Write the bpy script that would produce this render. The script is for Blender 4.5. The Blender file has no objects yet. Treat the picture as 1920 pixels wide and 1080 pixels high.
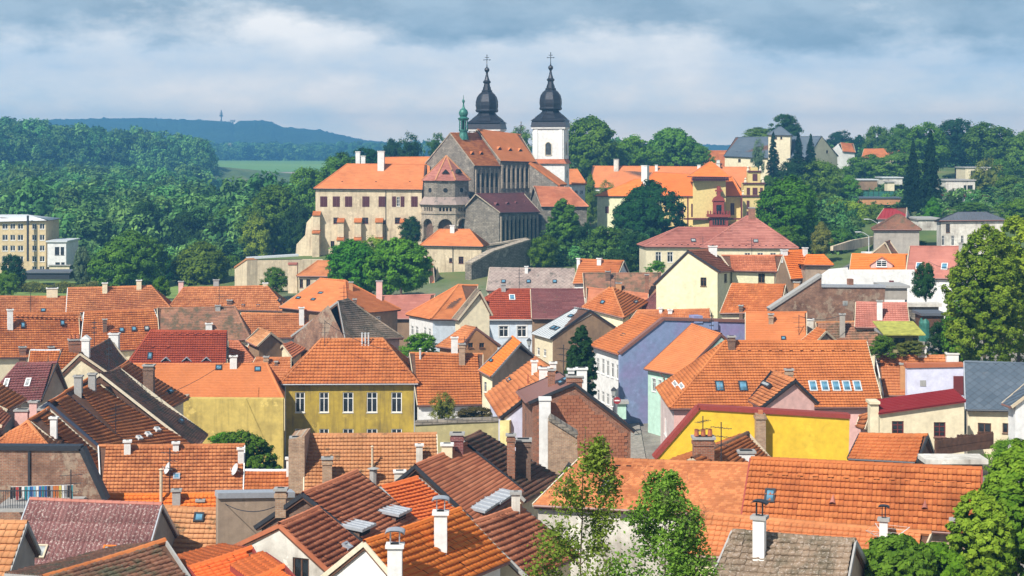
import bpy, math, random
import numpy as np
from mathutils import Vector, Matrix
from mathutils.geometry import tessellate_polygon
R = math.radians
SC = bpy.context.scene
COL = SC.collection
# ------------------------------------------------------------------ camera
FPX, CX, HY, HC = 3000.0, 960.0, 280.0, 40.0     # focal length in photo pixels, horizon row, eye height
cam_d = bpy.data.cameras.new('camera'); cam = bpy.data.objects.new('camera', cam_d); COL.objects.link(cam)
cam.location = (0, 0, HC); cam.rotation_euler = (R(90), 0, 0)
cam_d.sensor_width = 36; cam_d.lens = FPX / 1920 * 36; cam_d.shift_y = -(540 - HY) / 1920
cam_d.clip_start = 1; cam_d.clip_end = 20000
SC.camera = cam
# ------------------------------------------------------------------ light
SUN_TO = Vector((-0.42, -0.585, 0.70)).normalized()
sun_d = bpy.data.lights.new('sun', 'SUN'); sun_d.energy = 4.95; sun_d.angle = R(0.53); sun_d.color = (1, .955, .88)
sun = bpy.data.objects.new('sun', sun_d); COL.objects.link(sun)
sun.rotation_euler = SUN_TO.to_track_quat('Z', 'Y').to_euler()
SUN_EL = math.asin(SUN_TO.z); SUN_AZ = math.atan2(SUN_TO.x, SUN_TO.y)
SC.view_settings.view_transform = 'Standard'; SC.view_settings.look = 'None'
SC.view_settings.gamma = 1; SC.view_settings.exposure = 0.36; SC.view_settings.use_curve_mapping = False
SC.cycles.use_denoising = True; SC.cycles.max_bounces = 5; SC.cycles.diffuse_bounces = 3; SC.cycles.glossy_bounces = 2
SC.cycles.transparent_max_bounces = 8; SC.cycles.volume_bounces = 0; SC.cycles.transmission_bounces = 3

class NT:
    def __init__(s, tree): s.t = tree; s.n = tree.nodes; s.l = tree.links
    def new(s, t, ins=None, **kw):
        n = s.n.new(t)
        for k, v in kw.items(): setattr(n, k, v)
        for k, v in (ins or {}).items(): s.set(n.inputs[k], v)
        return n
    def set(s, sock, v):
        if hasattr(v, 'is_output') or isinstance(v, bpy.types.NodeSocket): s.l.new(v, sock)
        else: sock.default_value = v
    def math(s, op, a, b=0.0, clamp=False):
        n = s.n.new('ShaderNodeMath'); n.operation = op; n.use_clamp = clamp
        s.set(n.inputs[0], a); s.set(n.inputs[1], b); return n.outputs[0]
    def ramp(s, f, stops):
        n = s.n.new('ShaderNodeValToRGB'); s.l.new(f, n.inputs[0]); e = n.color_ramp.elements
        while len(e) < len(stops): e.new(0.5)
        for i, (p, c) in enumerate(stops):
            e[i].position = p; e[i].color = (*c, 1) if len(c) == 3 else c
        return n.outputs[0]
    def noise(s, vec, scale, detail=3, rough=0.55, out=0):
        n = s.n.new('ShaderNodeTexNoise'); s.l.new(vec, n.inputs['Vector'])
        n.inputs['Scale'].default_value = scale; n.inputs['Detail'].default_value = detail; n.inputs['Roughness'].default_value = rough
        return n.outputs[out]
    def mapping(s, vec, scale=(1, 1, 1), loc=(0, 0, 0), rot=(0, 0, 0)):
        n = s.n.new('ShaderNodeMapping'); s.l.new(vec, n.inputs[0])
        n.inputs['Scale'].default_value = scale; n.inputs['Location'].default_value = loc; n.inputs['Rotation'].default_value = rot
        return n.outputs[0]
    def mix(s, f, a, b, blend='MIX'):
        n = s.n.new('ShaderNodeMix'); n.data_type = 'RGBA'; n.blend_type = blend
        s.set(n.inputs[0], f)
        for k, v in ((6, a), (7, b)):
            s.set(n.inputs[k], (*v, 1) if isinstance(v, tuple) and len(v) == 3 else v)
        return n.outputs[2]
    def maprange(s, v, a, b, c=0.0, d=1.0):
        n = s.n.new('ShaderNodeMapRange'); s.l.new(v, n.inputs[0])
        for i, x in enumerate((a, b, c, d)): n.inputs[i + 1].default_value = x
        return n.outputs[0]

# ------------------------------------------------------------------ sky: clear-sky model with a broken cloud deck
world = bpy.data.worlds.new('World'); SC.world = world; world.use_nodes = True
w = NT(world.node_tree); w.n.clear()
tc = w.new('ShaderNodeTexCoord').outputs['Generated']
sk = w.new('ShaderNodeTexSky', sky_type='NISHITA'); sk.sun_disc = False
sk.sun_elevation = SUN_EL; sk.sun_rotation = SUN_AZ; sk.altitude = 300; sk.air_density = 1.0; sk.dust_density = 1.2; sk.ozone_density = 1.5
sep = w.new('ShaderNodeSeparateXYZ', {0: tc})
el = w.math('MAXIMUM', sep.outputs[2], -.02)
az = w.math('ARCTAN2', sep.outputs[0], sep.outputs[1])
pl = w.new('ShaderNodeCombineXYZ', {0: az, 1: w.math('MULTIPLY', el, 1.5), 2: 0.0}).outputs[0]       # cloud banks flatten towards the horizon
n1 = w.noise(w.mapping(pl, (5.2, 7.5, 1), (3.0, .55, 0)), 1.0, 9, .58)
n2 = w.noise(w.mapping(pl, (2.2, 3.0, 1), (7.3, 2.1, 0)), 1.0, 3, .5)
n3 = w.noise(w.mapping(pl, (16, 24, 1), (1.7, 2.3, 0)), 1.0, 6, .6)
f = w.math('ADD', w.math('MULTIPLY', n1, .58), w.math('ADD', w.math('MULTIPLY', n2, .15), w.math('MULTIPLY', n3, .27)))
body = w.ramp(f, [(.41, (6.2, 7.7, 9.2)), (.475, (7.8, 8.7, 9.6)), (.54, (9.4, 9.6, 9.8)), (.62, (11.6, 11.2, 10.8))])
lowv = w.math('ADD', el, w.math('MULTIPLY', w.math('SUBTRACT', f, .5), -.15))
band = w.math('MULTIPLY', w.maprange(lowv, .061, .079), w.maprange(w.math('ABSOLUTE', az), .50, .28, .25, 1.0))     # dark underside of the nearer cloud bank
high = w.maprange(el, .14, .30)
under = w.mix(w.maprange(n3, .38, .62), (2.7, 4.0, 5.2), (4.2, 5.6, 6.8))
body = w.new('ShaderNodeVectorMath', {0: body, 1: w.new('ShaderNodeCombineXYZ', {0: w.maprange(el, 0, .05, 2.5, 1), 1: w.maprange(el, 0, .05, 1.95, 1), 2: w.maprange(el, 0, .05, 1.4, 1)}).outputs[0]}, operation='MULTIPLY').outputs[0]
skycol = w.mix(w.math('MULTIPLY', band, .85), body, under)
deck = w.mix(w.maprange(n2, .42, .58), w.mix(.5, sk.outputs[0], (1.9, 3.0, 4.7)), (2.4, 3.0, 3.6))
skycol = w.mix(high, skycol, deck)
bg = w.new('ShaderNodeBackground', {0: skycol, 1: 0.078})
w.l.new(bg.outputs[0], w.new('ShaderNodeOutputWorld').inputs[0])

# ------------------------------------------------------------------ projection helpers
def at(px, py, Y): return Vector(((px - CX) * Y / FPX, Y, HC - (py - HY) * Y / FPX))
def ray(px, py): return Vector(((px - CX) / FPX, 1.0, -(py - HY) / FPX))
def to_px(p): return (CX + FPX * p[0] / p[1], HY + FPX * (HC - p[2]) / p[1])

# ------------------------------------------------------------------ materials
MATS = {}
def base_mat(name):
    m = bpy.data.materials.new(name); m.use_nodes = True; t = NT(m.node_tree); t.n.clear()
    p = t.new('ShaderNodeBsdfPrincipled'); o = t.new('ShaderNodeOutputMaterial'); t.l.new(p.outputs[0], o.inputs[0])
    t.obj = t.new('ShaderNodeTexCoord').outputs['Object']; t.p = p
    MATS[name] = m; return m, t
def bump(t, h, strength, dist):
    b = t.new('ShaderNodeBump', {'Height': h, 'Strength': strength, 'Distance': dist}); t.l.new(b.outputs[0], t.p.inputs['Normal'])
def plain(name, col, rough=.7, metal=0, vary=.12, scale=6):
    m, t = base_mat(name)
    n = t.noise(t.obj, scale, 4); f = t.maprange(n, .3, .7, 1 - vary, 1 + vary)
    c = t.new('ShaderNodeHueSaturation', {'Color': (*col, 1), 'Value': f}); t.set(t.p.inputs['Base Color'], c.outputs[0])
    t.p.inputs['Roughness'].default_value = rough; t.p.inputs['Metallic'].default_value = metal
    return m
def wall_mat(name, col, dirt=.35, dcol=(.13, .10, .075), rough=.92, streak=.3):
    m, t = base_mat(name)
    big = t.noise(t.obj, .35, 5, .62); med = t.noise(t.obj, 2.2, 5, .65)
    st = t.noise(t.mapping(t.obj, (2.6, 2.6, .22)), 1.0, 4, .6)
    f = t.math('ADD', t.math('MULTIPLY', t.maprange(big, .45, .75), dirt * 1.2), t.math('MULTIPLY', t.maprange(st, .5, .75), streak * (dirt * 1.8 + .1)), True)
    c = t.mix(f, col, dcol)
    pt = t.maprange(t.noise(t.obj, .55, 7, .7), .60, .63); c = t.mix(t.math('MULTIPLY', pt, min(.5, dirt * .6)), c, tuple(min(1, x * 1.25 + .03) for x in col))
    v = t.maprange(med, .3, .7, .84, 1.1)
    hs = t.new('ShaderNodeHueSaturation', {'Color': c, 'Value': v}); t.set(t.p.inputs['Base Color'], hs.outputs[0])
    t.p.inputs['Roughness'].default_value = rough
    bump(t, t.noise(t.obj, 14, 5, .7), .35, .03)
    return m
def roof_mat(name, dark, light, moss=0.0, mcol=(.09, .085, .05), stain=.3, rough=.85, speck=0.0):
    m, t = base_mat(name)
    at_ = t.new('ShaderNodeAttribute', attribute_name='tone'); oi = t.new('ShaderNodeObjectInfo')
    tone = t.math('FRACT', t.math('ADD', at_.outputs['Fac'], oi.outputs['Random']))
    geo = t.new('ShaderNodeNewGeometry').outputs['Position']
    wn = t.noise(geo, .22, 5, .6); c = t.mix(t.math('ADD', t.math('MULTIPLY', tone, .5), t.math('MULTIPLY', t.maprange(wn, .32, .68), .5)), dark, light)
    st = t.maprange(t.noise(t.mapping(geo, (1, 1, .5)), .55, 6, .65), .48, .72)
    c = t.mix(t.math('MULTIPLY', st, stain), c, tuple(x * .38 for x in dark))
    pale_spot = t.maprange(t.noise(geo, 1.7, 5, .7), .62, .78)
    c = t.mix(t.math('MULTIPLY', pale_spot, .12), c, (.62, .46, .30))  # random paler patches mixed into the tile colour
    if moss:
        mo = t.maprange(t.noise(geo, .9, 7, .72), .62 - moss * .3, .72 - moss * .22)
        c = t.mix(mo, c, mcol)
        sp = t.maprange(t.noise(geo, 5.5, 4, .7), .60, .68)
        c = t.mix(t.math('MULTIPLY', sp, moss * .8), c, (.42, .40, .33))
    if speck: c = t.mix(t.math('MULTIPLY', t.maprange(t.noise(geo, 9, 3, .75), .56, .62), speck), c, (.60, .52, .47))
    t.set(t.p.inputs['Base Color'], c); t.p.inputs['Roughness'].default_value = rough
    t.p.inputs['Specular IOR Level'].default_value = .25
    bump(t, t.noise(geo, 22, 3, .7), .25, .015)
    return m
def brick_mat(name, c1, c2, mortar, sc=1.0, dirt=.4, plasterf=0.0, pcol=(.5, .42, .33)):
    m, t = base_mat(name)
    uv = t.new('ShaderNodeSeparateXYZ', {0: t.obj})
    nrm = t.new('ShaderNodeSeparateXYZ', {0: t.new('ShaderNodeTexCoord').outputs['Normal']})
    side = t.math('GREATER_THAN', t.math('ABSOLUTE', nrm.outputs[0]), .7)
    u = t.math('ADD', t.math('MULTIPLY', uv.outputs[0], t.math('SUBTRACT', 1.0, side)), t.math('MULTIPLY', uv.outputs[1], side))
    vec = t.new('ShaderNodeCombineXYZ', {0: u, 1: uv.outputs[2], 2: 0.0}).outputs[0]
    b = t.n.new('ShaderNodeTexBrick'); t.l.new(vec, b.inputs['Vector'])
    b.inputs['Color1'].default_value = (*c1, 1); b.inputs['Color2'].default_value = (*c2, 1); b.inputs['Mortar'].default_value = (*mortar, 1)
    b.inputs['Scale'].default_value = 1; b.inputs['Brick Width'].default_value = .27 * sc; b.inputs['Row Height'].default_value = .088 * sc; b.inputs['Mortar Size'].default_value = .012 * sc
    big = t.maprange(t.noise(t.obj, .8, 6, .65), .42, .72)
    c = t.mix(t.math('MULTIPLY', big, dirt), b.outputs[0], tuple(x * .35 for x in c1))
    if plasterf:
        pf = t.maprange(t.noise(t.obj, .45, 6, .7), .62 - plasterf * .3, .66 - plasterf * .3); c = t.mix(pf, c, pcol)
    c = t.new('ShaderNodeHueSaturation', {'Color': c, 'Value': t.maprange(t.noise(t.obj, 3.5, 4, .7), .3, .7, .7, 1.3)}).outputs[0]
    t.set(t.p.inputs['Base Color'], c); t.p.inputs['Roughness'].default_value = .95
    bump(t, b.outputs['Fac'], -.6, .02); return m
def leaf_mat(name, dark, light, trans=.25, spread=.44):
    m = bpy.data.materials.new(name); m.use_nodes = True; t = NT(m.node_tree); t.n.clear()
    a = t.new('ShaderNodeAttribute', attribute_name='tone').outputs['Fac']; oi = t.new('ShaderNodeObjectInfo').outputs['Random']
    geo = t.new('ShaderNodeNewGeometry').outputs['Position']
    n = t.maprange(t.noise(geo, .35, 3), .35, .65)
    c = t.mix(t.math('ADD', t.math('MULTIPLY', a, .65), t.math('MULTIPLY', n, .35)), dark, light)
    hs = t.new('ShaderNodeHueSaturation', {'Color': c, 'Hue': t.math('ADD', .5 - .022, t.math('MULTIPLY', oi, .044)), 'Value': t.math('ADD', 1 - spread / 2, t.math('MULTIPLY', t.math('FRACT', t.math('MULTIPLY', oi, 7.3)), spread))})
    d = t.new('ShaderNodeBsdfDiffuse', {'Color': hs.outputs[0]}); tr = t.new('ShaderNodeBsdfTranslucent', {'Color': hs.outputs[0]})
    mx = t.new('ShaderNodeMixShader', {0: trans, 1: d.outputs[0], 2: tr.outputs[0]})
    t.l.new(mx.outputs[0], t.new('ShaderNodeOutputMaterial').inputs[0]); MATS[name] = m; return m

# roofs
roof_mat('r_orange', (.36, .095, .028), (.64, .225, .07), stain=.5)
roof_mat('r_bright', (.66, .155, .022), (.80, .235, .045), stain=.14)
roof_mat('r_vivid', (.62, .13, .03), (.72, .18, .045), stain=.06)
roof_mat('r_salmon', (.37, .115, .042), (.65, .26, .10), stain=.5)
roof_mat('r_tan', (.40, .16, .06), (.64, .32, .15), stain=.45, moss=.15)
roof_mat('r_smooth', (.54, .17, .055), (.68, .24, .085), stain=.25)
roof_mat('r_red', (.26, .04, .018), (.44, .09, .038), stain=.4)
roof_mat('r_rust', (.38, .11, .05), (.66, .25, .125), stain=.5)
roof_mat('r_brown', (.12, .055, .035), (.29, .13, .075), stain=.5, moss=.4, speck=.12)
roof_mat('r_purple', (.13, .04, .04), (.25, .085, .08), stain=.35, moss=.1, speck=.15)
roof_mat('r_corr', (.16, .065, .06), (.27, .125, .115), stain=.4, speck=.75)
roof_mat('r_pink', (.33, .11, .08), (.54, .22, .165), stain=.4)
roof_mat('r_mossy', (.22, .16, .11), (.33, .24, .17), stain=.5, moss=.55, mcol=(.13, .105, .07), speck=.45)
roof_mat('r_mottle', (.24, .12, .08), (.44, .21, .12), stain=.4, moss=.55, mcol=(.13, .10, .06))
roof_mat('r_grey', (.30, .22, .19), (.45, .36, .31), stain=.3, moss=.3, mcol=(.15, .13, .11))
roof_mat('r_slate', (.075, .10, .13), (.125, .155, .19), stain=.15, rough=.55)
roof_mat('r_dslate', (.09, .10, .12), (.14, .15, .17), stain=.2, rough=.6)
roof_mat('r_crimson', (.24, .022, .025), (.33, .035, .038), stain=.1, rough=.5)
plain('sheet_metal', (.45, .47, .50), .45, .3, .1); plain('pale_metal', (.66, .68, .68), .5, .2, .1); plain('brown_metal', (.24, .11, .085), .5, 0, .1)
plain('dark_metal', (.035, .037, .045), .5, .2); plain('navy', (.03, .04, .075), .6); plain('black_dome', (.028, .028, .036), .42, .35, .25, 2)
plain('copper', (.04, .17, .13), .55, .2, .3, 3); plain('gold', (.5, .35, .1), .4, .7)
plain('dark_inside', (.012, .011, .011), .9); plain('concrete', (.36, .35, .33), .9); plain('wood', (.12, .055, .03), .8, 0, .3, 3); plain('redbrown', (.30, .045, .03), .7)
plain('darkred', (.15, .022, .022), .7); plain('maroon', (.10, .02, .025), .7)
plain('white_paint', (.80, .79, .76), .6, 0, .05); plain('trim_cream', (.68, .60, .45), .8); plain('beige', (.58, .48, .34), .8)
wall_mat('w_white', (.80, .79, .76), .18, (.35, .32, .28)); wall_mat('w_oldwhite', (.72, .68, .60), .75, (.26, .22, .18)); wall_mat('w_cream', (.78, .68, .47), .2, (.42, .32, .2))
wall_mat('w_yellow', (.78, .68, .30), .3, (.4, .3, .12)); wall_mat('w_ochre', (.47, .33, .045), .7, (.24, .17, .04), streak=.7); wall_mat('w_ochre2', (.66, .49, .13), .8, (.34, .25, .07), streak=.4)
wall_mat('w_bright', (.84, .54, .035), .3, (.62, .38, .04)); wall_mat('w_palace', (.76, .58, .24), .2, (.45, .32, .14)); wall_mat('w_paleyellow', (.80, .77, .50), .2, (.45, .4, .25))
wall_mat('w_castle', (.70, .57, .39), .6, (.40, .30, .20), streak=.6); wall_mat('w_brown', (.30, .19, .11), .5, (.14, .09, .06)); wall_mat('w_tan', (.42, .31, .22), .6, (.22, .16, .12))
wall_mat('w_orange', (.58, .28, .12), .3, (.3, .16, .08)); wall_mat('w_pink', (.74, .45, .40), .15, (.5, .3, .26)); wall_mat('w_blue', (.36, .48, .62), .12, (.25, .33, .42)); wall_mat('w_paleblue', (.66, .74, .82), .15, (.4, .45, .5))
wall_mat('w_violet', (.25, .32, .50), .6, (.33, .21, .44), streak=.1); wall_mat('w_lilac', (.68, .68, .82), .15, (.55, .47, .66)); wall_mat('w_mint', (.50, .72, .60), .2, (.35, .5, .4)); wall_mat('w_grey', (.40, .36, .31), .45, (.2, .17, .14))
wall_mat('w_olive', (.42, .36, .17), .4, (.25, .22, .12)); wall_mat('w_palepink', (.74, .60, .56), .4, (.45, .34, .3)); wall_mat('w_factory', (.72, .56, .32), .3, (.4, .3, .2))
brick_mat('b_red', (.34, .11, .05), (.22, .08, .045), (.30, .23, .17)); brick_mat('b_old', (.24, .10, .06), (.33, .15, .08), (.30, .25, .19), dirt=.75, plasterf=.25, pcol=(.33, .24, .17))
brick_mat('b_tan', (.44, .27, .16), (.34, .19, .11), (.40, .34, .26)); brick_mat('b_dark', (.15, .075, .05), (.22, .11, .07), (.2, .16, .12), dirt=.6)
brick_mat('stone', (.23, .195, .155), (.33, .285, .23), (.12, .105, .085), sc=2.8, dirt=.7, plasterf=.15, pcol=(.36, .32, .26)); brick_mat('stone_pale', (.42, .345, .255), (.52, .43, .32), (.27, .22, .17), sc=2.6, dirt=.45)
brick_mat('b_clinker', (.24, .05, .045), (.17, .04, .04), (.3, .2, .18))
def glass_mat(name, col, rough=.08):
    m, t = base_mat(name); t.set(t.p.inputs['Base Color'], t.mix(t.maprange(t.noise(t.obj, 1.3), .4, .6), col, tuple(x * .4 for x in col)))
    t.p.inputs['Roughness'].default_value = rough; t.p.inputs['Specular IOR Level'].default_value = .8
    t.p.inputs['Metallic'].default_value = .15; return m
glass_mat('glass', (.03, .038, .045)); glass_mat('skyglass', (.16, .36, .50), .15); glass_mat('milkglass', (.50, .52, .50), .25)
leaf_mat('leaf_mid', (.032, .088, .009), (.18, .31, .034)); leaf_mat('leaf_airy', (.10, .17, .02), (.32, .42, .06)); leaf_mat('leaf_dark', (.010, .042, .012), (.050, .13, .028)); leaf_mat('leaf_lime', (.055, .145, .010), (.31, .43, .040)); leaf_mat('leaf_young', (.055, .13, .014), (.24, .35, .05))
leaf_mat('leaf_blue', (.010, .040, .018), (.042, .11, .040)); leaf_mat('leaf_olive', (.09, .13, .02), (.30, .32, .07)); leaf_mat('leaf_silver', (.08, .13, .06), (.20, .28, .14)); leaf_mat('needle', (.006, .022, .013), (.022, .055, .024), .1)
leaf_mat('leaf_fresh', (.035, .12, .008), (.16, .34, .025)); leaf_mat('leaf_rust', (.08, .06, .025), (.20, .14, .05)); leaf_mat('leaf_wood', (.024, .078, .022), (.17, .35, .085), spread=1.1); leaf_mat('grassy', (.08, .14, .02), (.2, .28, .05))
plain('bark', (.10, .07, .05), .95, 0, .3, 3)

# ------------------------------------------------------------------ mesh helpers
def link(o, parent=None, **props):
    COL.objects.link(o)
    if parent is not None: o.parent = parent
    for k, v in props.items():
        if v: o[k] = v
    return o
def np_mesh(name, V, quads=None, tris=None, mats=(), tone=None, mi=None, smooth=False):
    me = bpy.data.meshes.new(name); V = np.asarray(V, dtype=np.float32).reshape(-1, 3)
    q = np.asarray(quads if quads is not None else [], dtype=np.int32).reshape(-1, 4); tr = np.asarray(tris if tris is not None else [], dtype=np.int32).reshape(-1, 3)
    nq, nt = len(q), len(tr)
    me.vertices.add(len(V)); me.vertices.foreach_set('co', V.ravel())
    loops = np.concatenate([q.ravel(), tr.ravel()]); me.loops.add(len(loops)); me.loops.foreach_set('vertex_index', loops)
    me.polygons.add(nq + nt)
    ls = np.concatenate([np.arange(nq) * 4, nq * 4 + np.arange(nt) * 3]).astype(np.int32); me.polygons.foreach_set('loop_start', ls)
    if mi is not None: me.polygons.foreach_set('material_index', np.asarray(mi, dtype=np.int32))
    if tone is not None:
        a = me.attributes.new('tone', 'FLOAT', 'FACE'); a.data.foreach_set('value', np.asarray(tone, dtype=np.float32))
    for m in mats: me.materials.append(MATS[m] if isinstance(m, str) else m)
    me.update(); me.validate()
    if smooth: me.polygons.foreach_set('use_smooth', np.ones(nq + nt, dtype=bool))
    return me
class MB:
    """collects faces of one part"""
    def __init__(s): s.v = []; s.f = []; s.m = []
    def poly(s, pts, m=0):
        i = len(s.v); s.v += [tuple(p) for p in pts]; s.f.append(tuple(range(i, i + len(pts)))); s.m.append(m)
    def box(s, x0, y0, z0, x1, y1, z1, m=0, taper=0.0):
        t = taper; i = len(s.v)
        s.v += [(x0, y0, z0), (x1, y0, z0), (x1, y1, z0), (x0, y1, z0), (x0 + t, y0 + t, z1), (x1 - t, y0 + t, z1), (x1 - t, y1 - t, z1), (x0 + t, y1 - t, z1)]
        s.f += [tuple(i + k for k in f) for f in ((0, 3, 2, 1), (4, 5, 6, 7), (0, 1, 5, 4), (1, 2, 6, 5), (2, 3, 7, 6), (3, 0, 4, 7))]; s.m += [m] * 6
    def cbox(s, c, dx, dy, dz, m=0, taper=0): s.box(c[0] - dx / 2, c[1] - dy / 2, c[2], c[0] + dx / 2, c[1] + dy / 2, c[2] + dz, m, taper)
    def beam(s, a, b, wd, ht=None, m=0, up=(0, 0, 1)):
        a = Vector(a); b = Vector(b); d = (b - a).normalized(); up = Vector(up)
        if abs(d.dot(up)) > .98: up = Vector((1, 0, 0))
        x = d.cross(up).normalized() * wd / 2; y = x.cross(d).normalized() * (ht or wd) / 2
        i = len(s.v)
        for p in (a, b):
            for q in (-x - y, x - y, x + y, -x + y): s.v.append(tuple(p + q))
        s.f += [tuple(i + k for k in f) for f in ((0, 1, 2, 3), (7, 6, 5, 4), (0, 4, 5, 1), (1, 5, 6, 2), (2, 6, 7, 3), (3, 7, 4, 0))]; s.m += [m] * 6
    def tube(s, a, b, r0, r1=None, n=8, m=0, caps=True):
        r1 = r0 if r1 is None else r1; a = Vector(a); b = Vector(b); d = (b - a).normalized()
        up = Vector((0, 0, 1)) if abs(d.z) < .95 else Vector((1, 0, 0)); x = d.cross(up).normalized(); y = d.cross(x)
        i = len(s.v)
        for p, r in ((a, r0), (b, r1)):
            for k in range(n): s.v.append(tuple(p + (x * math.cos(2 * math.pi * k / n) + y * math.sin(2 * math.pi * k / n)) * r))
        for k in range(n): s.f.append((i + k, i + (k + 1) % n, i + n + (k + 1) % n, i + n + k)); s.m.append(m)
        if caps:
            s.f.append(tuple(i + n + k for k in range(n))); s.m.append(m); s.f.append(tuple(i + k for k in reversed(range(n)))); s.m.append(m)
    def lathe(s, prof, n=8, c=(0, 0, 0), m=0, ph=0.0, a0=0.0, a1=None):
        full = a1 is None; a1 = a0 + 2 * math.pi if full else a1; cnt = n if full else n + 1
        i = len(s.v)
        for r, z in prof:
            for k in range(cnt):
                a = ph + a0 + (a1 - a0) * k / n; s.v.append((c[0] + r * math.cos(a), c[1] + r * math.sin(a), c[2] + z))
        for j in range(len(prof) - 1):
            for k in range(n):
                k2 = (k + 1) % cnt; s.f.append((i + j * cnt + k, i + j * cnt + k2, i + (j + 1) * cnt + k2, i + (j + 1) * cnt + k)); s.m.append(m)
    def prism(s, pts, d, m=0, cap=True):
        """pts: planar outline, extruded by vector d"""
        d = Vector(d); P = [Vector(p) for p in pts]; Q = [p + d for p in P]; n = len(P)
        for tri in tessellate_polygon([P]):
            s.poly([P[k] for k in tri], m); s.poly([Q[k] for k in tri], m)
        for k in range(n): s.poly([P[k], P[(k + 1) % n], Q[(k + 1) % n], Q[k]], m)
    def face_holes(s, outer, holes, org, eu, ev, depth, nrm, m=0, mr=0):
        """planar face given by 2-D outline with rectangular/any holes; reveals go in by depth against nrm"""
        P3 = lambda p, d=0.0: org + eu * p[0] + ev * p[1] - nrm * d
        loops = [[Vector((p[0], p[1], 0)) for p in outer]] + [[Vector((p[0], p[1], 0)) for p in h] for h in holes]
        flat = [p for lp in loops for p in lp]
        for tri in tessellate_polygon(loops): s.poly([P3(flat[k]) for k in tri], m)
        for h in holes:
            for k in range(len(h)):
                a, b = h[k], h[(k + 1) % len(h)]; s.poly([P3(a), P3(b), P3(b, depth), P3(a, depth)], mr)
    def build(s, name, mats, parent=None, smooth=False, **props):
        me = bpy.data.meshes.new(name); me.from_pydata(s.v, [], s.f)
        for m in (mats if isinstance(mats, (list, tuple)) else [mats]): me.materials.append(MATS[m])
        me.polygons.foreach_set('material_index', s.m)
        if smooth: me.polygons.foreach_set('use_smooth', [True] * len(s.f))
        me.update(); return link(bpy.data.objects.new(name, me), parent, **props)
def empty(name, loc, rz=0, label=None, category=None, group=None):
    o = bpy.data.objects.new(name, None); o.location = loc; o.rotation_euler = (0, 0, rz); o.empty_display_size = .5
    return link(o, None, label=label, category=category, group=group)
def inst(me, name, parent=None, loc=(0, 0, 0), rot=(0, 0, 0), sc=(1, 1, 1), **props):
    o = bpy.data.objects.new(name, me); o.location = loc; o.rotation_euler = rot; o.scale = sc; return link(o, parent, **props)

# ------------------------------------------------------------------ tile fields
TILE = {  # kind: (width, course, lift, wave)
    'pan': (.24, .29, .105, .042), 'mid': (.27, .33, .115, .032), 'near': (.25, .285, .105, .03), 'big': (.205, .34, .11, .05), 'grid': (.34, .40, .12, .06), 'beaver': (.19, .20, .034, .0), 'strip': (1.2, .38, .07, 0),
    'finestrip': (.9, .24, .025, 0), 'corr': (.23, 1.25, .03, .055), 'seam': (.55, 30, .0, 0), 'diamond': (.62, .31, .045, 0), 'flat': (3, 30, 0, 0)}
def slope_basis(E0, E1, R1, R0):
    es = (E1 - E0); Ls = es.length; es = es / Ls
    dt = (R0 - E0); t = dt - es * dt.dot(es); S = t.length; t = t / S; n = es.cross(t)
    if n.z < 0: n = -n
    return es, t, n, Ls, S, (R0 - E0).dot(es), (R1 - E0).dot(es)
def tile_profile(wave, kind):
    if kind == 'corr': return np.array([0, .25, .5, .75, 1.]), np.array([0, .7, 1, .7, 0]) * wave
    if wave: return np.array([0, .42, .80, 1.]), np.array([.0, .15, 1, .0]) * wave
    return np.array([0, 1.]), np.array([0., 0.])
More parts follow.
